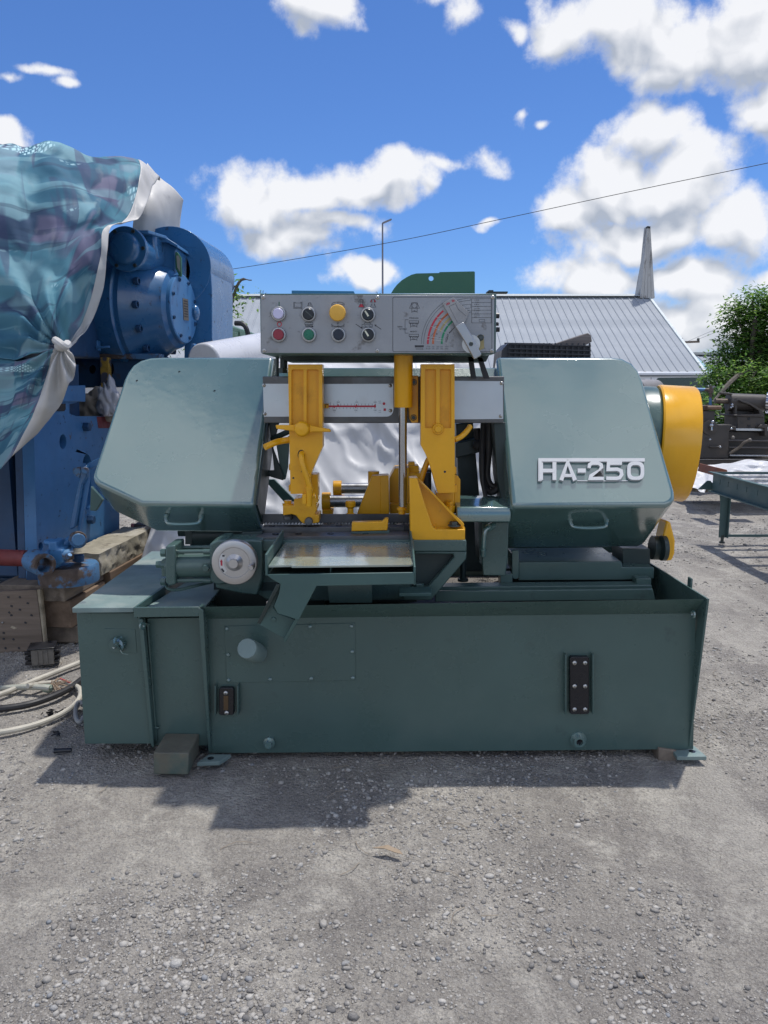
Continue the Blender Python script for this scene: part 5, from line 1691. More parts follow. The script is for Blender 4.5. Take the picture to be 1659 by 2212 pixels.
# shaft housing with domed cap, facing the viewer
VA = -PV
cc_ = at(270, 537, 4.5)
kc = 4.5 / FPX
part('shaft_housing', MB().lathe(cc_ + PV * .03, PV, [(.092, 0), (.092, .75), (0, .75)], 40), BLUE2, press)
cap = part('shaft_cap', MB().lathe(cc_ + PV * .032, VA, [(45 * kc, 0), (45 * kc, .028), (44 * kc, .032), (33 * kc, .034), (32.5 * kc, .040), (32 * kc, .052), (29 * kc, .064), (22 * kc, .074), (10 * kc, .079), (0, .080)], 56), BLUE2, press)
for i in range(6):
    a = R(60 * i + 0)
    o = cc_ + PU * (math.cos(a) * 39 * kc) + Vector((0, 0, math.sin(a) * 39 * kc))
    inst('socket_screw', ME_SOCK_B if i % 2 else ME_SOCK_B, o, cap, (0, 0, -PA), (.0105, .0105, .0105))
part('housing_lid', MB().prism([atz(285, 497, at(300, 497, 4.65).z), atz(320, 497, at(300, 497, 4.65).z), atz(341, 502, at(300, 497, 4.65).z) + Vector((.02, .1, 0)), atz(341, 502, at(300, 497, 4.65).z) + Vector((0, .35, 0)), atz(285, 497, at(300, 497, 4.65).z) + Vector((0, .35, 0))], (0, 0, -.018)), BLUE, press, bevel=.004)
part('housing_neck', MB().px([(285, 500), (335, 500), (340, 560), (290, 570)], 4.72, .3), BLUE2, press, bevel=.02)
part('rear_lid', MB().px([(338, 515), (346, 514), (360, 514), (383, 528), (384, 535), (360, 523), (338, 523)], 4.82, .3), BLUE, press, bevel=.004)
part('rear_neck', MB().px([(339, 520), (360, 522), (381, 534), (379, 610), (345, 600)], 4.86, .26), BLUE2, press, bevel=.01)
lvl = part('level_glass', MB().px([(378, 545), (383, 544), (391, 556), (392, 596), (388, 598), (379, 580)], 4.825, .02), M['flap_green'], press, bevel=.003)
part('glass', MB().px([(381, 552), (386, 552), (389, 560), (389, 588), (383, 578)], 4.822, .003), mat('dull_glass', (.30, .30, .26), .2), lvl)
# belt guard
Yb = 5.1
ko = arc(366.6, 577.5, 89, 205, 0, 30)
ko = ko + [(457, 640), (460, 830), (404, 830), (404, 655)] + arc(366.6, 577.5, 89, -65, -75, 1)
ki = arc(362, 585, 48, 0, 354, 40, 52)
bg_ = part('belt_guard', MB().holed(PP(arc(366.6, 577.5, 89, 0, 352, 50), Yb), [PP(ki, Yb)], PV * .57), BLUE2, press, bevel=.005)
part('guard_leg', MB().prism(PP([(398, 640), (444, 622), (455.5, 590), (458, 625), (459, 830), (398, 830)], Yb + .004), PV * .50), BLUE2, bg_, bevel=.004)
part('guard_inside', MB().prism(PP(arc(364, 583, 55, 0, 350, 36), Yb + .30), PV * .01), BLUE_D, bg_)
# lever linkage at the foot of the press
lk = part('link_rod', MB().px([(172, 1008), (187, 1006), (187, 1030), (178, 1046), (162, 1140), (149, 1145), (168, 1048), (172, 1036)], 3.56, .035), BLUE2, press, bevel=.005)
part('link_rod', MB().px([(186, 1008), (191, 1008), (191, 1036), (173, 1146), (166, 1146)], 3.585, .03), BLUE, press, bevel=.004)
part('link_strap', MB().px([(180, 1006), (240, 976), (240, 992), (188, 1016)], 3.60, .02), BLUE, press, bevel=.003)
part('clevis', MB().px([(156, 1012), (173, 1008), (175, 1022), (170, 1034), (157, 1022)], 3.555, .05).cyl(at(184, 1016, 3.59), at(184, 1016, 3.53), .017, 12), RUSTY, press, bevel=.004)
part('pivot_boss', MB().cyl(at(166, 1166, 3.60), at(169, 1166, 3.49), .040, 20).cyl(at(169, 1166, 3.49), at(170, 1166, 3.46), .030, 16), RUSTY, press, bevel=.004)
part('cross_shaft', MB().cyl(at(96, 1206, 3.45), at(165, 1160, 3.56), .024, 14).cyl(at(100, 1222, 3.42), at(125, 1214, 3.46), .026, 14), BLUE, press)
part('shaft_yoke', MB().px([(103, 1170), (121, 1170), (124, 1186), (136, 1188), (137, 1216), (118, 1222), (104, 1200)], 3.42, .10).cyl(at(112, 1176, 3.46), at(112, 1166, 3.46), .036, 16), BLUE, press, bevel=.008)
part('yoke_pin', MB().cyl(at(134, 1200, 3.44), at(159, 1196, 3.46), .026, 16).cyl(at(146, 1208, 3.41), at(151, 1198, 3.40), .010, 8), RUSTY, press)
part('pipe_socket', MB().ring(at(70, 1210, 3.40), (.72, -.62, -.05), .033, .052, .12, 28), RUSTY, press, bevel=.004)
part('socket_bottom', MB().cyl(at(72, 1210, 3.42), at(73, 1210, 3.43), .034, 20), M['gauge'], press)
part('red_pipe', MB().cyl(at(-40, 1203, 3.46), at(56, 1206, 3.46), .038, 20), mat('red_rusty_pipe', (.17, .03, .03), .6, var=.3, vs=8, bump=.2, marks=(((.12, .075, .05), 5, .52, .15, .8, None),)), press)
part('base_flange', MB().lathe(at(150, 1255, 3.56) , (0, 0, 1), [(.135, 0), (.137, .012), (.137, .075), (.130, .085), (0, .085)], 40), RUSTY, press)
part('threaded_stud', MB().cyl(at(169, 1212, 3.55), at(169, 1199, 3.55), .026, 16), BLUE_D, press)
part('base_block', MB().px([(60, 1225), (110, 1222), (110, 1262), (55, 1264)], 3.60, .3), BLUE_D, press)

# ------------------------------------------------------------------ printed tarpaulin over the press


def banner_mat():
    m = bpy.data.materials.new("printed_banner")
    m.use_nodes = True
    nt = m.node_tree
    N, L = nt.nodes.new, nt.links.new
    b = nt.nodes['Principled BSDF']
    b.inputs['Roughness'].default_value = .72
    b.inputs['Specular IOR Level'].default_value = .16
    uvn = N('ShaderNodeUVMap')
    uvn.uv_map = 'UVMap'
    uv = uvn.outputs[0]

    def nz(s, d=5, st=None, dist=0):
        t = N('ShaderNodeTexNoise')
        t.inputs['Scale'].default_value = s
        t.inputs['Detail'].default_value = d
        t.inputs['Distortion'].default_value = dist
        v = uv
        if st:
            mp = N('ShaderNodeMapping')
            mp.inputs['Scale'].default_value = st
            mp.inputs['Rotation'].default_value = (0, 0, R(8))
            L(uv, mp.inputs['Vector'])
            v = mp.outputs[0]
        L(v, t.inputs['Vector'])
        return t.outputs[0]

    def mr(x, a, c, d, e):
        q = N('ShaderNodeMapRange')
        L(x, q.inputs['Value'])
        for k_, v in zip(('From Min', 'From Max', 'To Min', 'To Max'), (a, c, d, e)):
            q.inputs[k_].default_value = v
        return q.outputs[0]

    def mix(f, a, c):
        q = N('ShaderNodeMix')
        q.data_type = 'RGBA'
        L(f, q.inputs['Factor'])
        for k_, x in (('A', a), ('B', c)):
            if hasattr(x, 'links'):
                L(x, q.inputs[k_])
            else:
                q.inputs[k_].default_value = (*x, 1)
        return q.outputs['Result']
    c = mix(mr(nz(2.2, 3), .40, .60, 0, 1), (.04, .125, .19), (.115, .28, .345))
    vz = N('ShaderNodeTexVoronoi')
    vz.feature = 'SMOOTH_F1'
    vz.inputs['Smoothness'].default_value = .75
    vz.distance = 'CHEBYCHEV'
    vz.inputs['Scale'].default_value = 5.5
    mpv = N('ShaderNodeMapping')
    mpv.inputs['Scale'].default_value = (1.0, 1.9, 1)
    mpv.inputs['Rotation'].default_value = (0, 0, R(12))
    L(uv, mpv.inputs['Vector'])
    L(mpv.outputs[0], vz.inputs['Vector'])
    sv = N('ShaderNodeSeparateColor')
    L(vz.outputs['Color'], sv.inputs[0])
    c = mix(mr(sv.outputs[0], .47, .60, 0, .9), c, (.045, .07, .13))
    c = mix(mr(sv.outputs[1], .56, .74, 0, .75), c, (.16, .15, .23))
    c = mix(mr(sv.outputs[2], .56, .74, 0, .7), c, (.21, .37, .42))
    c = mix(mr(nz(1.0, 1, (1.6, 20, 1), .05), .60, .64, 0, .45), c, (.20, .38, .43))
    c = mix(mr(nz(1.0, 1, (1.3, 26, 1), .05), .63, .67, 0, .5), c, (.03, .055, .10))
    c = mix(mr(nz(1.0, 1, (16, 2.5, 1), .2), .60, .66, 0, .6), c, (.06, .07, .14))
    c = mix(mr(nz(3.2, 3, None, 1.0), .64, .72, 0, .5), c, (.19, .19, .26))
    # rows of small pale dots, like printed portholes
    wv = N('ShaderNodeTexWave')
    wv.inputs['Scale'].default_value = 9
    wv.inputs['Distortion'].default_value = 1.5
    L(uv, wv.inputs['Vector'])
    br = N('ShaderNodeTexBrick')
    br.inputs['Scale'].default_value = 13
    br.inputs['Mortar Size'].default_value = .10
    br.inputs['Mortar Smooth'].default_value = .8
    br.inputs['Color1'].default_value = (1, 1, 1, 1)
    br.inputs['Color2'].default_value = (1, 1, 1, 1)
    br.inputs['Mortar'].default_value = (0, 0, 0, 1)
    br.inputs['Brick Width'].default_value = .32
    br.inputs['Row Height'].default_value = .32
    mp = N('ShaderNodeMapping')
    mp.inputs['Rotation'].default_value = (0, 0, R(-24))
    L(uv, mp.inputs['Vector'])
    L(mp.outputs[0], br.inputs['Vector'])
    msk = N('ShaderNodeMath')
    msk.operation = 'MULTIPLY'
    L(br.outputs['Color'], msk.inputs[0])
    L(mr(nz(1.0, 1, (1.6, 8, 1)), .625, .640, 0, .8), msk.inputs[1])
    c = mix(msk.outputs[0], c, (.50, .74, .78))
    c = mix(mr(nz(9, 6), .6, .75, 0, .35), c, (.36, .36, .36))
    L(c, b.inputs['Base Color'])
    q = N('ShaderNodeBump')
    q.inputs['Strength'].default_value = .16
    q.inputs['Distance'].default_value = .02
    t = N('ShaderNodeTexNoise')
    t.inputs['Scale'].default_value = 9
    t.inputs['Detail'].default_value = 5
    t.inputs['Distortion'].default_value = .6
    tc = N('ShaderNodeTexCoord')
    L(tc.outputs['Object'], t.inputs['Vector'])
    L(t.outputs[0], q.inputs['Height'])
    L(q.outputs[0], b.inputs['Normal'])
    return m


def cloth(name, rowsctl, nv, nu, m, parent, amp=.02, sc=4.0, hem=None, thick=.002, label=None, seed=0, knot=None):
    """loft rows of (px, py, Y) control points into a wrinkled sheet with thickness"""
    rw = []
    for r_ in rowsctl:
        p = catmull([at(*c) for c in r_], 12)
        # resample evenly by index
        rw.append([p[int(i / nu * (len(p) - 1))] + (p[min(len(p) - 1, int(i / nu * (len(p) - 1)) + 1)] - p[int(i / nu * (len(p) - 1))]) * ((i / nu * (len(p) - 1)) % 1) for i in range(nu + 1)])
    cols = []
    for i in range(nu + 1):
        p = catmull([r_[i] for r_ in rw], 12)
        cols.append([p[int(j / nv * (len(p) - 1))].lerp(p[min(len(p) - 1, int(j / nv * (len(p) - 1)) + 1)], (j / nv * (len(p) - 1)) % 1) for j in range(nv + 1)])
    P = [[cols[i][j] for i in range(nu + 1)] for j in range(nv + 1)]
    for j in range(nv + 1):
        for i in range(nu + 1):
            q = P[j][i]
            s = Vector((q.x * sc + seed, q.y * sc, q.z * sc))
            s_ = Vector((s.x + .35 * s.z, s.y, s.z * .38))
            vd = mnoise.voronoi(s_ * .80 + Vector((.25 * mnoise.noise(s * .9), 0, .25 * mnoise.noise(s * .9 + Vector((5, 5, 5))))))[0]
            f = 1.5 * min(vd[1] - vd[0], .55) - .5 + .7 * mnoise.noise(s_ * .6 + Vector((0, 0, 9))) + .16 * mnoise.noise(s_ * 2.6) + .25 * (1 - 2 * abs(mnoise.noise(s_ * 1.7)))
            if knot is not None:
                dx_, dz_ = q.x - knot.x, q.z - knot.z
                r_k = math.hypot(dx_, dz_)
                f += .035 / amp * math.sin(math.atan2(dz_, dx_) * 15 + 3 * mnoise.noise(s * .5)) * math.exp(-r_k / .38) * min(1, r_k / .12)
            d = Vector((0, 0, CAMH)) - q
            d.normalize()
            P[j][i] = q + d * (f * amp) + Vector((0, 0, f * amp * .35))
    objs = []

    def sheet(nm, i0, i1, mm, par):
        mb = MB().grid([row[i0:i1 + 1] for row in P])
        o = part(nm, mb, mm, par, smooth=180)
        me = o.data
        ul = me.uv_layers.new(name='UVMap')
        for lp in me.loops:
            vi = lp.vertex_index
            w = i1 - i0 + 1
            jj, ii = divmod(vi, w)
            ul.data[lp.index].uv = ((ii + i0) / nu * 1.0, 1 - jj / nv)
        sm = o.modifiers.new('sheet', 'SOLIDIFY')
        sm.thickness = thick
        return o
    if hem:
        k_ = int(nu * (1 - hem))
        a = sheet(name, 0, k_, m[0], parent)
        sheet('hem', k_, nu, m[1], a)
        return a
    return sheet(name, 0, nu, m, parent)


BAN = banner_mat()
WHT = mat('white_tarp_lining', (.50, .485, .465), .6, var=.10, vs=5, bump=.12, bs=12, marks=(((.30, .28, .27), 6, .60, .1, .5, None), ((.20, .17, .15), 17, .70, .05, .6, None)))
tarp = thing('printed_tarpaulin', (-1.6, 3.6, 1.0), "blue printed banner tarpaulin with pale hem draped and knotted over the press", 'tarpaulin')
R1 = [
    [(-220, 330, 4.9), (0, 330, 4.9), (100, 322, 4.9), (190, 352, 4.9), (260, 350, 4.9), (345, 390, 4.9)],
    [(-220, 318, 4.3), (0, 311, 4.2), (55, 321, 4.15), (103, 303, 4.15), (150, 318, 4.15), (190, 338, 4.15), (250, 337, 4.2), (300, 346, 4.25), (345, 385, 4.3)],
    [(-220, 345, 3.9), (0, 345, 3.85), (60, 350, 3.8), (110, 345, 3.8), (190, 362, 3.85), (250, 365, 3.9), (300, 368, 4.0), (330, 402, 4.1)],
    [(-220, 400, 3.6), (0, 395, 3.58), (70, 412, 3.55), (140, 402, 3.55), (200, 412, 3.62), (250, 425, 3.72), (285, 440, 3.82), (318, 440, 3.92)],
    [(-220, 470, 3.45), (0, 470, 3.45), (80, 480, 3.43), (150, 470, 3.42), (200, 455, 3.45), (225, 470, 3.55), (260, 480, 3.66), (300, 470, 3.8)],
    [(-220, 540, 3.38), (0, 545, 3.40), (70, 548, 3.36), (130, 540, 3.33), (170, 520, 3.34), (200, 502, 3.40), (222, 494, 3.48), (243, 488, 3.54)],
    [(-220, 620, 3.36), (0, 620, 3.36), (60, 630, 3.31), (110, 620, 3.27), (150, 600, 3.28), (190, 570, 3.35), (215, 556, 3.42), (232, 540, 3.46)],
    [(-220, 690, 3.34), (0, 690, 3.34), (50, 690, 3.28), (95, 685, 3.22), (130, 665, 3.23), (165, 650, 3.30), (190, 650, 3.36), (222, 622, 3.42)],
    [(-220, 730, 3.33), (0, 735, 3.32), (50, 745, 3.27), (90, 745, 3.22), (115, 735, 3.21), (135, 728, 3.25), (152, 735, 3.30), (190, 705, 3.38)],
    [(-220, 765, 3.32), (0, 775, 3.31), (40, 780, 3.27), (80, 770, 3.23), (112, 757, 3.22), (126, 752, 3.22), (136, 752, 3.24), (152, 752, 3.27)],
]
cloth('sheet', R1, 96, 100, (BAN, WHT), tarp, amp=.042, sc=5.5, hem=.125, knot=at(133, 750, 3.22))
R2 = [
    [(-220, 765, 3.31), (0, 772, 3.30), (40, 776, 3.26), (80, 768, 3.22), (112, 756, 3.21), (124, 752, 3.21), (132, 750, 3.22), (146, 748, 3.25)],
    [(-220, 810, 3.30), (0, 812, 3.30), (40, 808, 3.25), (75, 800, 3.21), (102, 790, 3.19), (120, 785, 3.19), (140, 778, 3.21), (161, 776, 3.24)],
    [(-220, 880, 3.30), (0, 868, 3.30), (35, 850, 3.25), (65, 838, 3.21), (90, 830, 3.19), (110, 822, 3.19), (132, 815, 3.21), (163, 800, 3.24)],
    [(-220, 960, 3.30), (-20, 925, 3.31), (20, 905, 3.26), (50, 888, 3.22), (75, 876, 3.20), (98, 865, 3.20), (120, 856, 3.21), (148, 838, 3.24)],
    [(-220, 1030, 3.31), (-40, 985, 3.32), (0, 962, 3.28), (30, 940, 3.24), (55, 922, 3.22), (78, 908, 3.22), (98, 898, 3.23), (122, 885, 3.25)],
    [(-220, 1110, 3.32), (-60, 1060, 3.33), (-20, 1030, 3.30), (0, 1012, 3.27), (22, 992, 3.25), (44, 972, 3.25), (62, 955, 3.26), (82, 938, 3.28)],
]
cloth('lower_sheet', R2, 60, 84, (BAN, WHT), tarp, amp=.026, sc=5.0, hem=.40, seed=4, knot=at(133, 750, 3.22))
R3 = [
    [(318, 352, 5.40), (345, 384, 5.35), (372, 405, 5.37), (396, 431, 5.45)],
    [(302, 400, 5.20), (330, 412, 5.17), (360, 425, 5.25), (393, 446, 5.45)],
    [(292, 450, 5.07), (320, 452, 5.07), (352, 462, 5.17), (389, 476, 5.45)],
    [(286, 500, 5.05), (315, 500, 5.05), (350, 498, 5.17), (388, 505, 5.45)],
    [(286, 540, 5.10), (315, 540, 5.10), (350, 540, 5.20), (388, 540, 5.45)],
]
cloth('lining_flap', R3, 40, 40, WHT, tarp, amp=.012, sc=6, seed=7)
part('knot', MB().sphere(at(133, 748, 3.21), .028, 14, (1.1, .7, .8)).tube([at(120, 735, 3.19), at(130, 742, 3.15), at(140, 748, 3.16), at(146, 742, 3.2)], .016, 8), WHT, tarp)
# rags and bags behind the press
def crumple(name, c, r_, m, label, sq=(1, 1, 1), seed=0, cat='rag'):
    bm = bmesh.new()
    bmesh.ops.create_icosphere(bm, subdivisions=4, radius=1)
    for v in bm.verts:
        n_ = v.co.normalized()
        vd = mnoise.voronoi(n_ * 1.6 + Vector((seed, 0, 0)))[0]
        f = .75 + .9 * min(vd[1] - vd[0], .5) + .35 * mnoise.noise(n_ * 1.4 + Vector((seed, 3, 0))) + .12 * mnoise.noise(n_ * 5)
        v.co = n_ * f
        v.co.z = max(v.co.z, -.6)
    mb = MB().add([(c[0] + v.co.x * r_ * sq[0], c[1] + v.co.y * r_ * sq[1], c[2] + v.co.z * r_ * sq[2]) for v in bm.verts], [tuple(x.index for x in f.verts) for f in bm.faces])
    bm.free()
    return solo(name, mb, m, label, cat, smooth=180)


crumple('canvas_rag', at(205, 885, 4.55), .12, mat('canvas', (.33, .29, .24), .9, var=.2), "grey canvas rag bundled behind the blue side plate's notch", (1, .8, 1.0), 2)
crumple('plastic_bag', at(236, 868, 4.45), .085, mat('milky_bag', (.55, .55, .58), .35, var=.15, vs=8, marks=(((.25, .14, .12), 9, .6, .06, .7, None),)), "crumpled milky plastic bag beside the canvas rag behind the press", (.7, .7, 1.6), 5, 'bag')
crumple('canvas_rag', at(365, 1168, 4.6), .17, mat('canvas_pale', (.40, .36, .33), .9, var=.2), "pale canvas scrap hanging under the left wheel cover behind the cylinder", (.9, .6, 1.9), 8)
gl_ = solo('leather_glove', MB().obox(at(318, 1142, 4.72), (.063, 0, -.012), (0, .038, 0), (.0, 0, .028)).tube([at(308, 1138, 4.71), at(298, 1137, 4.71), at(288, 1136, 4.71)], .015, 8).tube([at(308, 1145, 4.71), at(298, 1146, 4.71), at(287, 1147, 4.71)], .015, 8), mat('glove_grey', (.12, .10, .10), .9, var=.3), "grey work glove with pinkish finger tips lying behind the left wheel cover", 'glove', bevel=.006)
for yy in (1136, 1147):
    o = part('finger_tip', MB().tube([at(291, yy, 4.71), at(284, yy, 4.71)], .0165, 8, 0), mat('pink_leather', (.42, .17, .17), .8), gl_)
crumple('dark_heap', Vector((-1.15, 4.75, .35)), .34, BLUE_D, "dark heap of iron stock in the shade behind the long timber", (1.0, .6, 1.0), 12, 'scrap iron')

# ================================================================== BEHIND THE SAW: WHITE SHEET OVER A STACK
SHEET = mat('white_tarp', (.58, .58, .585), .45, var=.06, vs=3, bump=.10, bs=10, spec=.5, marks=(((.42, .42, .44), 3, .6, .15, .4, None),))
shr = []
nv, nu = 170, 190
prof = [(5.9, .15), (5.7, .9), (5.45, 1.25), (5.05, 1.36), (4.72, 1.27), (4.45, 1.06), (4.2, .72), (4.02, .36), (3.9, .01)]
pr_ = catmull([Vector((0, y, z)) for y, z in prof], 14)
for j in range(nv + 1):
    jf = j / nv * (len(pr_) - 1)
    p = pr_[int(jf)].lerp(pr_[min(len(pr_) - 1, int(jf) + 1)], jf % 1)
    row = []
    for i in range(nu + 1):
        u = i / nu
        x = -1.32 + 2.12 * u
        edge = min(1, max(0, min(u, 1 - u) * 9)) ** .5
        hh = (1.0 + .17 * math.exp(-((x - .30) / .42) ** 2) - .02 * x) * (.25 + .75 * edge)
        q = Vector((x * (1 + .05 * (1 - p.z)), p.y, p.z * hh))
        s = Vector((q.x * 3.2, q.y * 2, q.z * 3.2))
        rdg = lambda k, o: max(0, 1 - 2.2 * abs(mnoise.noise(Vector((s.x * k + .5 * s.z * k, s.y * k, s.z * k * .7)) + Vector((o, o * .3, 0))))) ** 3
        f = .8 * mnoise.noise(s * .55) + .5 * rdg(.55, 3) + .28 * rdg(1.3, 8) + .14 * rdg(2.9, 1) + .10 * mnoise.noise(s * 2.5)
        q += Vector((.25, -1, .35)) * f * .075 * min(1, q.z * 3)
        q.z = max(q.z, .012)
        row.append(q)
    shr.append(row)
solo('white_tarpaulin', MB().grid(shr), SHEET, "large crinkled white tarpaulin over a stack directly behind the bandsaw", 'tarpaulin', smooth=180)
rl = at(505, 752, 4.1)
solo('white_roll', MB().cyl(at(440, 782, 4.2), at(580, 752, 4.9), .10, 30), mat('white_film', (.62, .62, .64), .3, var=.06, bump=.1, bs=6), "white wrapped roll showing above the left wheel cover next to the belt guard", 'roll', bevel=.01)
zs_ = at(440, 782, 4.2).z - .10
solo('timber_stack', MB().box(at(470, 900, 4.6).x - .12, at(545, 900, 4.6).x + .06, 4.28, 4.86, 0, zs_ - .002), W_GREY, "grey timber stack carrying the white roll, hidden behind the left wheel cover", 'timber stack', bevel=.01)
crumple('pink_sack', at(470, 775, 4.55), .085, mat('pink_plastic', (.50, .16, .19), .5, var=.2), "pink plastic sack peeking above the left wheel cover by the belt guard", (1, .8, 1), 9, 'sack')
# green machine cabinet behind
gm = thing('green_cabinet', at(505, 760, 6.4) * 1.0, "pale green machine cabinet with cable behind the belt guard, under the grey roof", 'cabinet')
GM = mat('pale_green_machine', (.10, .19, .14), .5, var=.15, vs=4)
part('body', MB().prism([at(440, 692, 6.4), at(494, 699, 6.4), at(494, 1149, 6.4), at(440, 1149, 6.4)], (0, 1.0, 0)), GM, gm, bevel=.01)
part('wing', MB().prism([at(494, 702, 6.4), at(540, 716, 6.8), at(540, 1137, 6.8), at(494, 1149, 6.4)], (0, .5, 0)), GM, gm, bevel=.01)
part('post', MB().prism(PP([(476, 690), (482, 690), (482, 742), (476, 742)], 6.37), (0, .03, 0)), M['flap_green'], gm)
for x0_ in (496, 518):
    part('door', MB().prism([at(x0_, 714, 6.36 + (x0_ - 494) * .0087), at(x0_ + 17, 718, 6.36 + (x0_ - 477) * .0087), at(x0_ + 17, 742, 6.36 + (x0_ - 477) * .0087), at(x0_, 741, 6.36 + (x0_ - 494) * .0087)], (0, .02, 0)), GM, gm, bevel=.006)
part('cable', MB().tube([at(508, 698, 6.4), at(524, 700, 6.38), at(533, 712, 6.36), at(538, 735, 6.36)], .02, 8), M['rubber'], gm)

# black crate with a plank behind the right cover
cr = thing('plastic_crate', at(1180, 790, 4.4), "shallow black plastic lattice crate behind the right wheel cover holding a plank", 'crate')
bpl = mat('black_crate_plastic', (.035, .037, .045), .5, var=.3)
Yc_ = 4.4
part('back_wall', MB().px([(1090, 740), (1262, 743), (1262, 800), (1090, 800)], Yc_ + .42, .012), bpl, cr)
part('floor', MB().box(at(1085, 800, Yc_).x, at(1277, 800, Yc_).x, Yc_ + .013, Yc_ + .40, at(1085, 795, Yc_).z, at(1085, 795, Yc_).z + .01), bpl, cr)
for i in range(4):
    y_ = (741, 751, 760, 769)[i]
    part('rail', MB().prism([at(1098, y_ + .4, Yc_), at(1277, y_ + 5.2, Yc_), at(1277, y_ + 7.4, Yc_), at(1098, y_ + 2.8, Yc_)], (0, .012, 0)), bpl, cr)
for i in range(15):
    x_ = 1099 + i * 12.4
    part('slat', MB().prism([at(x_, 741, Yc_ + .0125), at(x_ + 3.4, 741, Yc_ + .0125), at(x_ + 3.4, 800, Yc_ + .0125), at(x_, 800, Yc_ + .0125)], (0, .008, 0)), bpl, cr)
part('mesh_panel', MB().px([(1099, 743), (1276, 748), (1276, 800), (1099, 800)], Yc_ + .03, .004), bpl, cr)
part('end_wall', MB().px([(1098, 741), (1098, 800), (1080, 800), (1084, 757)], Yc_ + .02, .3), bpl, cr)
solo('grey_plank', MB().px([(1192, 745), (1270, 719), (1277, 724), (1279, 738), (1250, 754)], Yc_ + .08, .16), wood('silver_timber', (.13, .115, .11), (.22, .20, .19), 'x'), "weathered grey plank end poking up out of the black crate", 'plank', bevel=.004)
solo('crate_stand', MB().obox(at(1180, 900, 4.65) + Vector((0, 0, 0)), (.27, 0, 0), (0, .24, 0), (0, 0, .01)).obox(Vector((at(1180, 900, 4.65).x, 4.65, at(1180, 803, Yc_).z / 2 - .006)), (.25, 0, 0), (0, .22, 0), (0, 0, at(1180, 803, Yc_).z / 2 - .006)), M['green_dark'], "dark machine pedestal under the black crate, hidden behind the bandsaw", 'pedestal')

# ================================================================== RIGHT HAND YARD: ROLLER TABLE, SHEETING, LATHE
GT = mat('grey_green_table', (.065, .115, .115), .5, var=.15, vs=3, bump=.05)
rt = thing('roller_table', (2.8, 5.4, 0), "grey green steel roller conveyor table cropped by the right edge of the yard", 'table')
zt0 = at(1541, 1019, 6.0).z
xl_ = at(1541, 1019, 6.0).x
zb0 = zt0 - .155
sl = [[Vector((xl_, y, zt0 - .045)), Vector((xl_, y + .012, zt0 - .045)), Vector((xl_, y + .012, zt0 - .085)), Vector((xl_, y, zt0 - .085))] for y in (5.86, 5.72, 5.57, 5.42, 5.26, 5.1, 4.95, 4.8, 4.65, 4.5)]
part('side_rail', MB().holed([Vector((xl_, 6.0, zt0)), Vector((xl_, 4.1, zt0)), Vector((xl_, 4.1, zb0)), Vector((xl_, 6.0, zb0))], sl, (.008, 0, 0)), GT, rt)
part('rail_flange', MB().box(xl_ - .035, xl_ - .0005, 4.1, 6.0, zb0, zb0 + .009).box(xl_ + .0085, xl_ + .05, 4.1, 6.0, zb0, zb0 + .009), GT, rt)
part('rail_flange', MB().box(xl_ - .028, xl_ - .0005, 4.1, 6.03, zt0 - .008, zt0), GT, rt)
part('end_rail', MB().box(xl_ + .009, xl_ + .62, 5.985, 5.997, zb0, zt0), GT, rt)
part('far_rail', MB().box(xl_ + .62, xl_ + .63, 4.1, 6.0, zb0, zt0), GT, rt)
part('end_gusset', MB().prism([Vector((xl_ - .10, 6.03, zb0 + .01)), Vector((xl_ + .06, 6.03, zb0 + .01)), Vector((xl_ - .004, 6.03, zb0 + .08)), Vector((xl_ - .03, 6.03, zb0 + .08))], (0, .008, 0)), GT, rt)
for i in range(7):
    part('roller', MB().cyl((xl_ + .012, 5.85 - i * .25, zt0 - .03), (xl_ + .615, 5.85 - i * .25, zt0 - .03), .028, 18), M['rawsteel'], rt)
lx0, lx1 = at(1557, 1100, 5.93).x, at(1573, 1100, 5.93).x
lz0 = .045
for k_, xo in enumerate((0, .40)):
    part('leg', MB().prism([Vector((lx0 + xo, 5.93, lz0)), Vector((lx0 + xo + .055, 5.93, lz0)), Vector((lx0 + xo + .055, 5.93, zb0)), Vector((lx0 + xo - .02, 5.93, zb0)), Vector((lx0 + xo - .004, 5.93, zb0 - .09))], (0, .007, 0)).prism([Vector((lx0 + xo + .0555, 5.90, lz0)), Vector((lx0 + xo + .0555, 5.90, zb0)), Vector((lx0 + xo + .0555, 5.97, zb0)), Vector((lx0 + xo + .0555, 5.97, lz0))], (.007, 0, 0)), GT, rt, bevel=.002)
    part('levelling_foot', MB().cyl((lx0 + xo + .03, 5.935, .0), (lx0 + xo + .03, 5.935, lz0 + .02), .012, 10).cyl((lx0 + xo + .03, 5.935, 0), (lx0 + xo + .03, 5.935, .012), .022, 14), M['bolt'], rt)
part('foot_bar', MB().box(lx0 + .063, lx0 + .395, 5.932, 5.94, lz0 + .004, lz0 + .024), GT, rt)
part('leg', MB().box(lx0, lx0 + .06, 4.3, 4.36, .01, zb0), GT, rt)
part('leg', MB().box(xl_ + .57, xl_ + .63, 4.3, 4.36, .01, zb0), GT, rt)

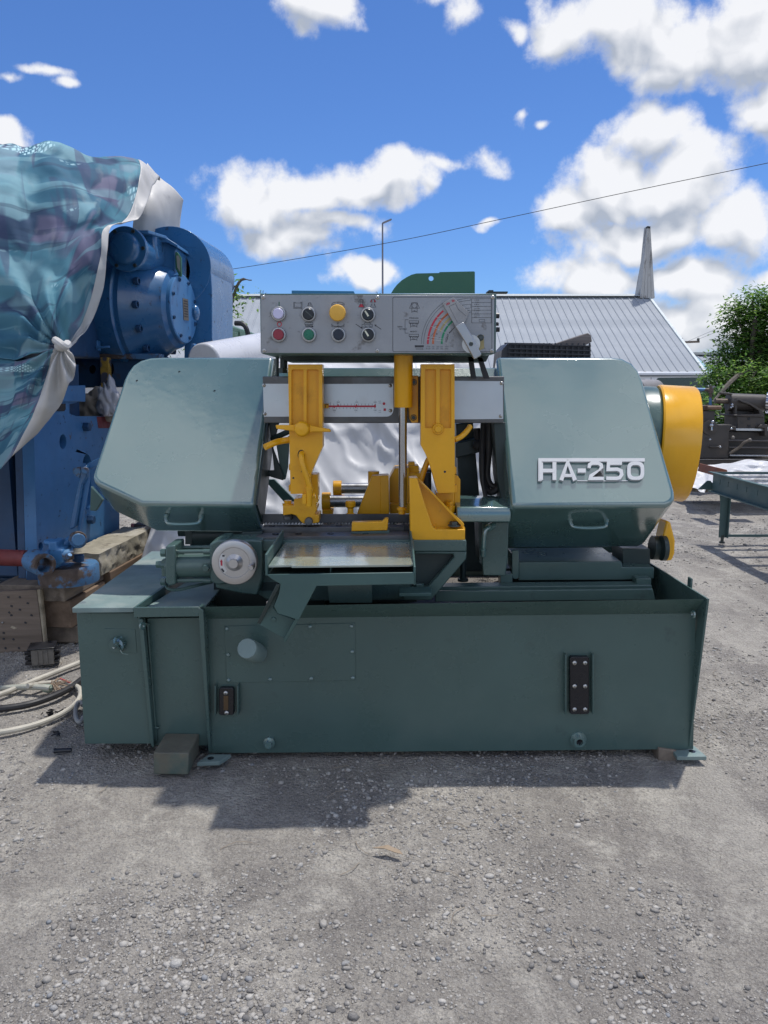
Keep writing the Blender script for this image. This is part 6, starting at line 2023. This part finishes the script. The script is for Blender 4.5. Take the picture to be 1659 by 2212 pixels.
# white sheeting, timbers and lathe
fl_ = []
for j in range(40):
    row = []
    for i in range(70):
        u, v = i / 69, j / 39
        px_ = 1490 + u * 260
        top_ = 1000 + 6 * math.sin(u * 9) + (8 if u < .12 else 0)
        y_ = top_ + (45 + 10 * math.sin(u * 14) - 25 * u) * v * 1.0
        p = at(px_, y_, 8.35 - v * .75 - .15 * math.sin(u * 11) * v)
        f = 1 - 2 * abs(mnoise.noise(Vector((p.x * 4, p.y * 4, p.z * 5)))) + .6 * (1 - 2 * abs(mnoise.noise(Vector((p.x * 9, p.y * 9, p.z * 9)))))
        row.append(p + Vector((0, -1, .4)) * f * .045)
    fl_.append(row)
solo('white_sheeting', MB().grid(fl_), SHEET, "crumpled white plastic sheeting hanging below the old lathe behind the roller table", 'sheeting', smooth=180)
solo('timber', MB().px([(1480, 1052), (1600, 1056), (1600, 1064), (1480, 1062)], 8.0, .3), W_GREY, "dark long sleeper lying on the gravel under the lathe, nearest the yellow drum", 'timber', bevel=.005)
solo('timber', MB().px([(1600, 1023), (1720, 1025), (1720, 1033), (1600, 1031)], 7.6, .25), wood('silver_plank', (.22, .20, .20), (.34, .32, .31), 'x'), "long silver grey plank seen above the roller table's side rail", 'timber', bevel=.004)
solo('timber', MB().px([(1600, 1034), (1720, 1036), (1720, 1047), (1600, 1045)], 7.4, .25), wood('silver_plank_dark', (.16, .145, .14), (.27, .25, .24), 'x'), "darker grey plank below the silver one behind the roller table", 'timber', bevel=.004)
solo('orange_plank', MB().px([(1573, 1063), (1612, 1068), (1640, 1076), (1640, 1079), (1573, 1068)], 7.0, .2), wood('orange_wood', (.28, .12, .05), (.42, .25, .09), 'x'), "short orange brown plank on the gravel under the roller table", 'plank', bevel=.003)
solo('wooden_box', MB().prism([at(1550, 1010, 6.9), at(1571, 1015, 6.9), at(1574, 1030, 6.9), at(1545, 1028, 6.9)], (0, .4, 0)), mat('rust_brown_box', (.22, .085, .05), .8, var=.3), "small reddish brown wooden box behind the left end of the roller table", 'box', bevel=.004)
LA_ = mat('old_lathe_paint', (.052, .044, .038), .5, var=.25, vs=3, bump=.12, bs=30, marks=(((.10, .075, .055), 4, .54, .14, .6, .7), ((.02, .02, .02), 9, .6, .08, .6, .5)))
Q = lambda x, y: (1453.8 + .17358 * x, 822.9 + .17358 * y)


def QP(*p):
    return [Q(*q) for q in p]


lathe = thing('metal_lathe', at(1560, 1040, 9.2) * Vector((1, 1, 0)) if False else Vector((at(1560, 1040, 9.2).x, 9.2, 0)), "large old brown grey engine lathe with chrome ball handles at the right", 'lathe')
YL_ = 9.0
part('chip_pan', MB().px(QP((250, 980), (1170, 980), (1130, 1085), (250, 1085)), YL_ - .1, .7), LA_, lathe, bevel=.006)
part('pan_rim', MB().px(QP((250, 972), (1182, 972), (1182, 981), (250, 981)), YL_ - .11, .02), mat('worn_edge', (.28, .26, .24), .5, .3), lathe)
part('bed', MB().px(QP((200, 620), (1400, 640), (1400, 960), (200, 960)), YL_ + .12, .45), LA_, lathe, bevel=.006)
part('pedestal', MB().px(QP((250, 1086), (900, 1086), (900, 1330), (250, 1330)), YL_ + .05, .5), LA_, lathe, bevel=.006)
part('bed_way', MB().px(QP((785, 590), (1400, 594), (1400, 625), (785, 620)), YL_ + .02, .5), M['alu'], lathe, bevel=.003)
ap = part('apron', MB().px(QP((300, 640), (520, 545), (738, 545), (738, 565), (785, 565), (785, 610), (700, 620), (690, 960), (250, 965), (250, 640)), YL_ - .08, .2), LA_, lathe, bevel=.006)
part('saddle', MB().px(QP((250, 372), (520, 372), (520, 545), (250, 640)), YL_ + .02, .4), LA_, lathe, bevel=.006)
part('tool_post', MB().px(QP((200, 305), (425, 305), (590, 310), (590, 352), (520, 360), (300, 372), (200, 372)), YL_ + .0, .3), mat('rust_brown', (.085, .05, .032), .7, var=.4), lathe, bevel=.006)
part('boring_bar', MB().cyl(at(*Q(425, 335), YL_ - .03), at(*Q(595, 332), YL_ - .03), .024, 14), mat('rust_light', (.17, .10, .06), .6, var=.4), lathe)
dl = at(*Q(455, 580), YL_ - .082)
part('feed_dial', MB().lathe(dl, (0, -1, 0), [(.085, 0), (.085, .02), (.03, .03), (.03, .05), (0, .05)], 24), LA_, lathe)
part('crank', MB().sphere(at(*Q(480, 552), YL_ - .15), .024, 12).sphere(at(*Q(492, 508), YL_ - .16), .018, 12).sphere(at(*Q(482, 610), YL_ - .16), .014, 12).tube([at(*Q(492, 510), YL_ - .16), at(*Q(484, 550), YL_ - .155), at(*Q(482, 608), YL_ - .16)], .008, 8), M['chrome'], lathe)
for x, y, r_ in ((725, 595, .017), (460, 729, .016), (585, 823, .017), (737, 296, .014), (722, 330, .012), (740, 318, .012)):
    part('ball_knob', MB().sphere(at(*Q(x, y), YL_ - .13), r_, 12), M['chrome'], lathe)
part('lever', MB().cyl(at(*Q(455, 820), YL_ - .11), at(*Q(575, 822), YL_ - .13), .012, 10), LA_, lathe)
part('lever', MB().tube([at(*Q(700, 905), YL_ - .1), at(*Q(820, 830), YL_ - .12), at(*Q(880, 770), YL_ - .14), at(*Q(950, 737), YL_ - .15)], .016, 8), mat('brass_lever', (.15, .125, .10), .5, .3), lathe)
part('lever_knob', MB().sphere(at(*Q(955, 735), YL_ - .15), .022, 12).sphere(at(*Q(745, 705), YL_ - .1), .022, 12), mat('grey_knob', (.17, .15, .13), .45), lathe)
for y in (742, 828):
    part('feed_rod', MB().cyl(at(*Q(690, y), YL_ + .02), at(*Q(1400, y + 6), YL_ + .02), .014, 12), mat('rod_%d' % y, (.10, .09, .085), .45, .4), lathe)
part('lead_screw', MB().cyl(at(*Q(700, 930), YL_ + .0), at(*Q(1400, 936), YL_ + .0), .016, 12), M['rawsteel'], lathe)
ts = part('tailstock', MB().px(QP((800, 440), (1140, 450), (1142, 590), (805, 590)), YL_ + .04, .36).px(QP((760, 420), (1080, 410), (1142, 440), (1142, 452), (760, 440)), YL_ + .02, .40), LA_, lathe, bevel=.006)
part('barrel', MB().cyl(at(*Q(680, 262), YL_ + .2), at(*Q(1130, 280), YL_ + .2), .105, 28), LA_, ts, bevel=.01)
part('web', MB().prism([at(*Q(*p), YL_ + .03) for p in ((840, 240), (930, 262), (1060, 330), (1135, 400), (1142, 450), (1080, 420), (1070, 370), (960, 300), (850, 262))], (0, .2, 0)), LA_, ts, bevel=.004)
part('column', MB().px(QP((768, 210), (800, 210), (800, 440), (768, 440)), YL_ + .1, .2).px(QP((700, 330), (1090, 300), (1090, 420), (700, 440)), YL_ + .18, .12), LA_, ts, bevel=.004)
part('quill', MB().cyl(at(*Q(525, 250), YL_ + .2), at(*Q(690, 254), YL_ + .2), .030, 18), mat('quill_rust', (.13, .10, .075), .5, .4, var=.4), ts)
part('clamp_lever', MB().tube([at(*Q(735, 206), YL_ + .15), at(*Q(725, 170), YL_ + .15), at(*Q(690, 160), YL_ + .15), at(*Q(580, 150), YL_ + .15)], .013, 8), LA_, ts)
part('tail_wheel', MB().ring(at(*Q(1165, 272), YL_ + .15), (.85, -.5, 0), .10, .125, .03, 30).ring(at(*Q(1165, 272), YL_ + .15), (.85, -.5, 0), .0, .03, .05, 16), M['chrome'], ts)
part('tail_bracket', MB().px(QP((1050, 580), (1090, 545), (1182, 540), (1182, 690), (1140, 690), (1140, 590)), YL_ - .02, .12), LA_, ts, bevel=.008)
part('bed_block', MB().px(QP((930, 455), (960, 455), (960, 485), (930, 485)), YL_ + .035, .02).px(QP((930, 545), (965, 545), (965, 580), (930, 580)), YL_ + .035, .02), M['gauge'], ts)
part('steady_pipe', MB().cyl(at(*Q(471, 60), YL_ + .3), at(*Q(464, 305), YL_ + .3), .018, 10).cyl(at(*Q(462, 112), YL_ + .3), at(*Q(165, 105), YL_ + .3), .022, 10).cyl(at(*Q(472, 95), YL_ + .3), at(*Q(469, 150), YL_ + .3), .032, 10), RUSTY, lathe)

# ================================================================== VAN
VW = mat('van_white', (.74, .77, .82), .35, var=.05, vs=2)
van = thing('white_van', (Vector((at(1460, 900, 20).x, 20, terr(0, 20)))), "old white van behind the lathe with a dark reflecting side window", 'van')
Yv = 20.0
zg = terr(0, Yv)
xv0, xv1 = at(1330, 900, Yv).x, at(1539, 900, Yv).x
win = arc(1424, 823, 7, 180, 90, 4) + arc(1521, 822, 7, 90, 0, 4) + arc(1527, 872, 6, 0, -90, 4) + arc(1422, 874, 6, -90, -180, 4)
part('body', MB().holed(PP([(1330, 812), (1537, 812), (1540, 985), (1330, 985)], Yv), [PP(win, Yv)], (0, .03, 0)), VW, van)
part('cargo_box', MB().box(xv0, xv1, Yv + .04, Yv + 1.8, zg + .35, at(1400, 812, Yv).z), VW, van, bevel=.03)
part('roof', MB().px([(1328, 803), (1538, 803), (1540, 811), (1326, 811)], Yv - .05, 1.9), VW, van, bevel=.03)
part('gutter', MB().px([(1326, 811.4), (1540, 811.4), (1540, 812.8), (1326, 812.8)], Yv - .06, .06), mat('van_gutter', (.16, .18, .2), .5), van)
part('door_seam', MB().px([(1406, 815), (1407, 815), (1407, 980), (1406, 980)], Yv - .003, .004), M['gauge'], van)
part('window', MB().px(win, Yv + .012, .01), mat('van_glass', (.02, .03, .035), .05, 0, spec=1.0), van)
part('rear_window', MB().px(arc(1392, 824, 5, 90, 0, 4) + [(1397, 868), (1375, 870), (1375, 819)], Yv - .008, .012), mat('van_glass_dark', (.02, .025, .03), .08, spec=.8), van)
for x in (1365, 1500):
    w_ = part('wheel', MB().cyl((at(x, 900, Yv).x, Yv - .02, zg + .34), (at(x, 900, Yv).x, Yv + .2, zg + .34), .34, 28), M['rubber'], van)
    part('rim', MB().cyl((at(x, 900, Yv).x, Yv - .03, zg + .34), (at(x, 900, Yv).x, Yv + .1, zg + .34), .2, 24), M['alu'], w_)
# concrete pipe end behind the drum
solo('steel_pipe', MB().ring(at(1413, 846, 13.0), (-.75, -.65, 0), .16, .20, .6, 32), mat('grey_pipe', (.24, .23, .235), .6, var=.2), "short grey pipe seen in front of the van window above the yellow drum", 'pipe')

pz_ = at(1413, 846, 13.0)
solo('pipe_trestle', MB().box(pz_.x - .62, pz_.x + .15, 12.6, 13.1, terr(0, 13) - .05, pz_.z - .21), M['green_dark'], "dark machine bench under the grey pipe, in front of the van", 'bench', bevel=.02)

# ================================================================== WAREHOUSE
RM = mat('grey_roof_sheet', (.315, .34, .37), .75, 0, spec=.2, var=.07, vs=.5, bump=.02)
YR0, YR1 = 34.0, 27.6
rr0, rr1 = at(1393, 640, YR0), at(1525, 803, YR1)
wh = thing('warehouse', Vector((0, 30, terr(0, 30))), "long low warehouse with grey ribbed metal roof behind the machines", 'warehouse')
zr, ze = rr0.z, rr1.z
xr0 = (rr0.x + rr1.x) / 2
pw = .30
NP = 80
sl_ = Vector((0, YR0 - YR1, zr - ze))
nrm_ = Vector((0, -(zr - ze), YR0 - YR1)).normalized()
pm = MB()
a0 = Vector((0, 0, 0))
cs = [(0, 0), (.02, .028), (.055, .028), (.075, 0), (pw - .001, 0)]
pts0 = [Vector((x, 0, 0)) + nrm_ * h for x, h in cs]
pm.grid([pts0, [p + sl_ for p in pts0]])
pme = pm.mesh('roof_panel', RM, smooth=0)
for i in range(NP):
    p = Vector((xr0 - pw * (i + 1), YR1, ze))
    inst('roof_panel', pme, p, wh)
pmb = MB().grid([[Vector((x, 0, 0)) + nrm_ * h for x, h in cs], [Vector((x, 0, 0)) + nrm_ * h + Vector((0, sl_.y, -sl_.z)) for x, h in cs]])
part('back_slope', MB().prism([Vector((xr0 - pw * NP, YR0 + .02, zr)), Vector((xr0, YR0 + .02, zr)), Vector((xr0, YR0 + 6.4, ze)), Vector((xr0 - pw * NP, YR0 + 6.4, ze))], (0, 0, -.05)), RM, wh)
part('ridge_cap', MB().prism([Vector((xr0 - pw * NP, YR0 - .28, zr - .05)) + nrm_ * .04, Vector((xr0 - pw * NP, YR0, zr + .10)), Vector((xr0 - pw * NP, YR0 + .25, zr - .04))], (pw * NP, 0, 0)), mat('ridge_cap_metal', (.42, .45, .44), .5, .1, var=.05), wh)
part('verge_trim', MB().prism([Vector((xr0, YR1, ze - .1)), Vector((xr0, YR0, zr - .1)), Vector((xr0, YR0, zr + .06)), Vector((xr0, YR1, ze + .06))], (.10, 0, 0)), mat('verge_metal', (.50, .55, .56), .5), wh)
WALL = mat('pale_wall', (.50, .50, .50), .8, var=.06, vs=1)
zw = terr(0, 30) - .3
part('front_wall', MB().box(xr0 - pw * NP + .3, xr0 - .3, YR1 + .4, YR1 + .6, zw, ze + .1), WALL, wh)
part('gable_wall', MB().prism([Vector((xr0 - .3, YR1 + .4, zw)), Vector((xr0 - .3, YR1 + .4, ze + .05)), Vector((xr0 - .3, YR0, zr - .15)), Vector((xr0 - .3, YR0 + 6, ze)), Vector((xr0 - .3, YR0 + 6, zw))], (-.2, 0, 0)), WALL, wh)
part('gutter', MB().box(xr0 - pw * NP, xr0, YR1 - .14, YR1 - .01, ze - .12, ze - .02), mat('gutter_white', (.55, .56, .57), .5), wh)
SPM = mat('flaking_white_boards', (.44, .44, .43), .85, var=.12, vs=3, stretch=(1, 1, .25), bump=.2, marks=(((.19, .18, .17), 1.6, .50, .05, .9, None),))
spt = thing('spire', at(1395, 637, 33.7), "narrow tapered spire of flaking white boards on the warehouse ridge", 'spire')
ys = 33.7
fb_ = PP([(1383, 644), (1415, 644), (1405, 489), (1399, 488)], ys)
bk = [Vector((p.x + (.35 if i in (0, 1) else .05), ys + (.8 if i < 2 else .15), p.z)) for i, p in enumerate(fb_)]
L0, L1 = at(1371, 639, ys + .55), at(1398, 489, ys + .1)
for i in range(4):
    t0_, t1_ = i / 4, (i + 1) / 4 - .02
    part('board', MB().prism([fb_[0].lerp(fb_[1], t0_), fb_[0].lerp(fb_[1], t1_), fb_[3].lerp(fb_[2], t1_), fb_[3].lerp(fb_[2], t0_)], (0, .04, 0)), SPM, spt)
part('side_board', MB().add([fb_[0], fb_[3], L1, L0], [(0, 1, 2, 3)]), SPM, spt)
part('core', MB().prism([fb_[0] + Vector((.02, .05, 0)), fb_[1] + Vector((-.02, .05, 0)), fb_[2] + Vector((0, .05, 0)), fb_[3] + Vector((0, .05, 0))], (0, .4, 0)), SPM, spt)
part('tip', MB().px([(1398.5, 488.5), (1405.5, 489.5), (1404.5, 493), (1399, 492.5)], ys - .03, .2), M['rubber'], spt)
# second building beyond
w2 = thing('shed', Vector((20, 40, terr(0, 40))), "lower grey roofed shed behind the warehouse gable, half hidden by the tree", 'shed')
for i in range(26):
    x0_ = at(1500, 766, 40).x + i * .42
    q0, q1 = Vector((x0_, 37, at(1560, 812, 37).z)), Vector((x0_, 40, at(1560, 766, 40).z))
    part('roof_panel', MB().grid([[q0, q0 + Vector((.03, 0, .04)), q0 + Vector((.07, 0, .04)), q0 + Vector((.10, 0, 0)), q0 + Vector((.418, 0, 0))], [q1, q1 + Vector((.03, 0, .04)), q1 + Vector((.07, 0, .04)), q1 + Vector((.10, 0, 0)), q1 + Vector((.418, 0, 0))]]), RM, w2, smooth=0)
part('ridge_cap', MB().obox((at(1500, 766, 40).x + 5.4, 40, at(1560, 764, 40).z), (5.5, 0, 0), (0, .3, 0), (0, 0, .06)), mat('shed_ridge', (.46, .48, .45), .6), w2)
part('wall', MB().box(at(1500, 766, 40).x, at(1500, 766, 40).x + 11, 37.3, 39.8, -1.2, at(1560, 812, 37).z + .02), WALL, w2)

# street lamp, pole arm and wires
lp = thing('street_lamp', Vector((at(827, 640, 44).x, 44, terr(0, 44))), "thin tall street lamp with a flat arm rising beyond the control box", 'street lamp')
GP = mat('lamp_grey', (.17, .17, .20), .5, .3)
pb_ = Vector((at(827, 640, 44).x, 44, terr(0, 44)))
part('pole', MB().cyl(pb_, at(826.3, 482, 44), .07, 10, .045), GP, lp)
part('arm', MB().cyl(at(826, 482, 44), at(846, 473.5, 44), .035, 8), GP, lp)
part('lamp_head', MB().obox(at(836, 478, 44), (at(848, 472.5, 44) - at(826, 482, 44)) * .42, (0, .1, 0), (0, 0, .035)), GP, lp)
up = thing('utility_pole', Vector((at(1470, 740, 46).x, 46, terr(0, 46))), "utility pole crossarm with an insulator sticking out past the warehouse gable", 'utility pole')
part('pole', MB().cyl(Vector((at(1470, 740, 46).x, 46, terr(0, 46))), at(1470, 730, 46), .13, 10), W_GREY, up)
part('crossarm', MB().obox(at(1484, 739, 45.9), (at(1510, 738, 45.9) - at(1484, 739, 45.9)).normalized() * .72, (0, .05, 0), (0, 0, .06)), W_GREY, up)
part('insulator', MB().lathe(at(1508, 738, 45.9), (0, 0, 1), [(.05, 0), (.09, .05), (.06, .09), (.09, .14), (.05, .2), (0, .24)], 10), M['bolt'], up)


def wire(name, pts, r_, label, m=M['rubber']):
    return solo(name, MB().tube([at(*p) for p in pts], r_, 6, 10), m, label, 'wire')


wire('overhead_wire', [(250, 612, 19), (490, 583, 18.5), (830, 526, 17.5), (1080, 474, 16.6), (1360, 414, 15.8), (1659, 352, 15), (1900, 300, 14.4)], .0065, "dark overhead power line crossing the sky from behind the press to the right edge")
wire('overhead_wire', [(1484, 738, 45.8), (1540, 714, 40), (1600, 692, 36), (1720, 650, 30)], .008, "faint thin wire rising from the crossarm into the tree, upper one", GP)
wire('overhead_wire', [(1508, 733, 45.8), (1560, 713, 40), (1640, 690, 36), (1720, 668, 30)], .008, "faint thin wire rising from the insulator into the tree, lower one", GP)

# ================================================================== TREES


def leaf_mat(name, c1, c2, c3):
    m = island_mat(name, [(0, c1), (.55, c2), (1, c3)], .55, bump=0)
    b = m.node_tree.nodes['Principled BSDF']
    b.inputs['Subsurface Weight'].default_value = 0
    nt = m.node_tree
    tr = nt.nodes.new('ShaderNodeBsdfTranslucent')
    mxs = nt.nodes.new('ShaderNodeMixShader')
    mxs.inputs[0].default_value = .5
    src = b.inputs['Base Color'].links[0].from_socket
    hs_ = nt.nodes.new('ShaderNodeHueSaturation')
    hs_.inputs['Value'].default_value = 2.2
    hs_.inputs['Hue'].default_value = .485
    nt.links.new(src, hs_.inputs['Color'])
    nt.links.new(hs_.outputs[0], tr.inputs[0])
    nt.links.new(b.outputs[0], mxs.inputs[1])
    nt.links.new(tr.outputs[0], mxs.inputs[2])
    nt.links.new(mxs.outputs[0], nt.nodes['Material Output'].inputs[0])
    return m


LEAF = leaf_mat('ash_leaf', (.045, .11, .028), (.080, .18, .04), (.17, .28, .05))
BARK = mat('bark', (.09, .075, .06), .9, var=.3, vs=8, bump=.5, bs=20)


def tree(name, base, clumps, nspray, leaf, label, seed):
    r_ = random.Random(seed)
    t = thing(name, base, label, 'tree')
    tk_ = MB()
    top_ = max(c_[0].z for c_ in clumps)
    cx_ = sum(c_[0].x for c_ in clumps) / len(clumps)
    cy_ = sum(c_[0].y for c_ in clumps) / len(clumps)
    mid = Vector((cx_, cy_, base.z + (top_ - base.z) * .5))
    tk_.tube([base + Vector((0, 0, -.2)), base.lerp(mid, .5) + Vector((.1, 0, 0)), mid, Vector((cx_, cy_, top_ - .2))], [.15, .12, .09, .04], 10)
    for c_, rx, ry, rz in clumps:
        s = base.lerp(Vector((cx_, cy_, top_)), r_.uniform(.35, .7))
        tk_.tube([s, s.lerp(c_, .5) + Vector((0, 0, .15)), c_, c_ + Vector((r_.uniform(-.2, .2), 0, rz * .7))], [.05, .035, .02, .008], 6, 5)
    part('trunk', tk_, BARK, t)
    V, Fc = [], []
    for c_, rx, ry, rz in clumps:
        n_ = int(nspray * rx * rz)
        for _ in range(n_):
            while True:
                d = Vector((r_.uniform(-1, 1), r_.uniform(-1, 1), r_.uniform(-1, 1)))
                if .25 < d.length < 1:
                    break
            d *= (1 / d.length) ** .45
            p = c_ + Vector((d.x * rx, d.y * ry, d.z * rz)) * r_.uniform(.75, 1.0)
            out_ = (p - c_).normalized()
            ax = (out_ + Vector((r_.uniform(-.7, .7), r_.uniform(-.7, .7), r_.uniform(-.7, .4)))).normalized()
            L_ = leaf * r_.uniform(3.0, 5.0)
            sd = ax.cross(Vector((0, 0, 1)) + Vector((r_.uniform(-.5, .5), r_.uniform(-.5, .5), 0)))
            if sd.length < .01:
                continue
            sd.normalize()
            for k_ in range(4):
                q = p + ax * (L_ * k_ / 3.5) + Vector((0, 0, -.35 * L_ * (k_ / 4) ** 2))
                for sg in (-1, 1):
                    dr = (sd * sg + ax * .55 + Vector((0, 0, r_.uniform(-.5, .1)))).normalized()
                    le = leaf * r_.uniform(.8, 1.3)
                    w_ = dr.cross(Vector((r_.uniform(-.4, .4), r_.uniform(-.4, .4), 1))).normalized() * le * .22
                    b_ = len(V)
                    V += [q, q + dr * le * .45 + w_, q + dr * le, q + dr * le * .45 - w_]
                    Fc.append((b_, b_ + 1, b_ + 2, b_ + 3))
    mb = MB()
    mb.v, mb.f = V, Fc
    me = mb.mesh('crown', LEAF, base, 0, False)
    o = bpy.data.objects.new('crown', me)
    COL.objects.link(o)
    o.parent = t
    return t


YT = 13.2


def clump(px_, py_, rx, rz, Y=YT, ry=None):
    k_ = Y / FPX
    return (at(px_, py_, Y), rx * k_, (ry or rx) * k_, rz * k_)


tree('ash_tree', Vector((at(1660, 800, YT).x, YT, terr(0, YT))), [clump(1625, 665, 38, 30), clump(1595, 690, 26, 26), clump(1650, 690, 45, 50), clump(1690, 700, 60, 70), clump(1600, 745, 36, 30), clump(1635, 770, 55, 40), clump(1585, 775, 42, 28),
      clump(1560, 800, 24, 14), clump(1570, 815, 38, 24, YT - .5), clump(1620, 825, 48, 34, YT - .8), clump(1660, 840, 55, 40, YT - .6), clump(1560, 845, 24, 28, YT - .3), clump(1590, 870, 45, 30, YT - .4), clump(1640, 890, 55, 35), clump(1700, 820, 70, 90),
      clump(1535, 875, 16, 22, YT - 2.0), clump(1560, 890, 38, 30), clump(1750, 760, 70, 100), clump(1610, 920, 60, 30), clump(1690, 930, 70, 40)], 2600, .072,
     "bushy green tree with drooping leaflets behind the lathe at the right edge", 3)
tree('young_tree', Vector((at(440, 800, 11).x, 11, terr(0, 11))), [clump(515, 612, 14, 9, 11), clump(500, 628, 12, 12, 11), clump(492, 665, 10, 9, 11), clump(440, 640, 60, 45, 11), clump(420, 700, 50, 40, 11)], 900, .075,
     "small leafy tree mostly hidden behind the blue belt guard", 8)
for i, (px_, py_, Y, rx, rz) in enumerate(((568, 632, 52, 7, 5), (562, 634, 52, 5, 4), (815, 634, 52, 5, 3))):
    tree('distant_tree', Vector((at(px_, 700, Y).x, Y, terr(0, Y))), [clump(px_, py_, rx, rz, Y), clump(px_ + 4, py_ + 6, rx, rz + 2, Y)], 60, .16,
         ("distant treetop over the ridge at the control box's left corner", "distant lower treetop just left of the control box corner", "distant treetop peeking over the middle of the control box")[i], 20 + i)
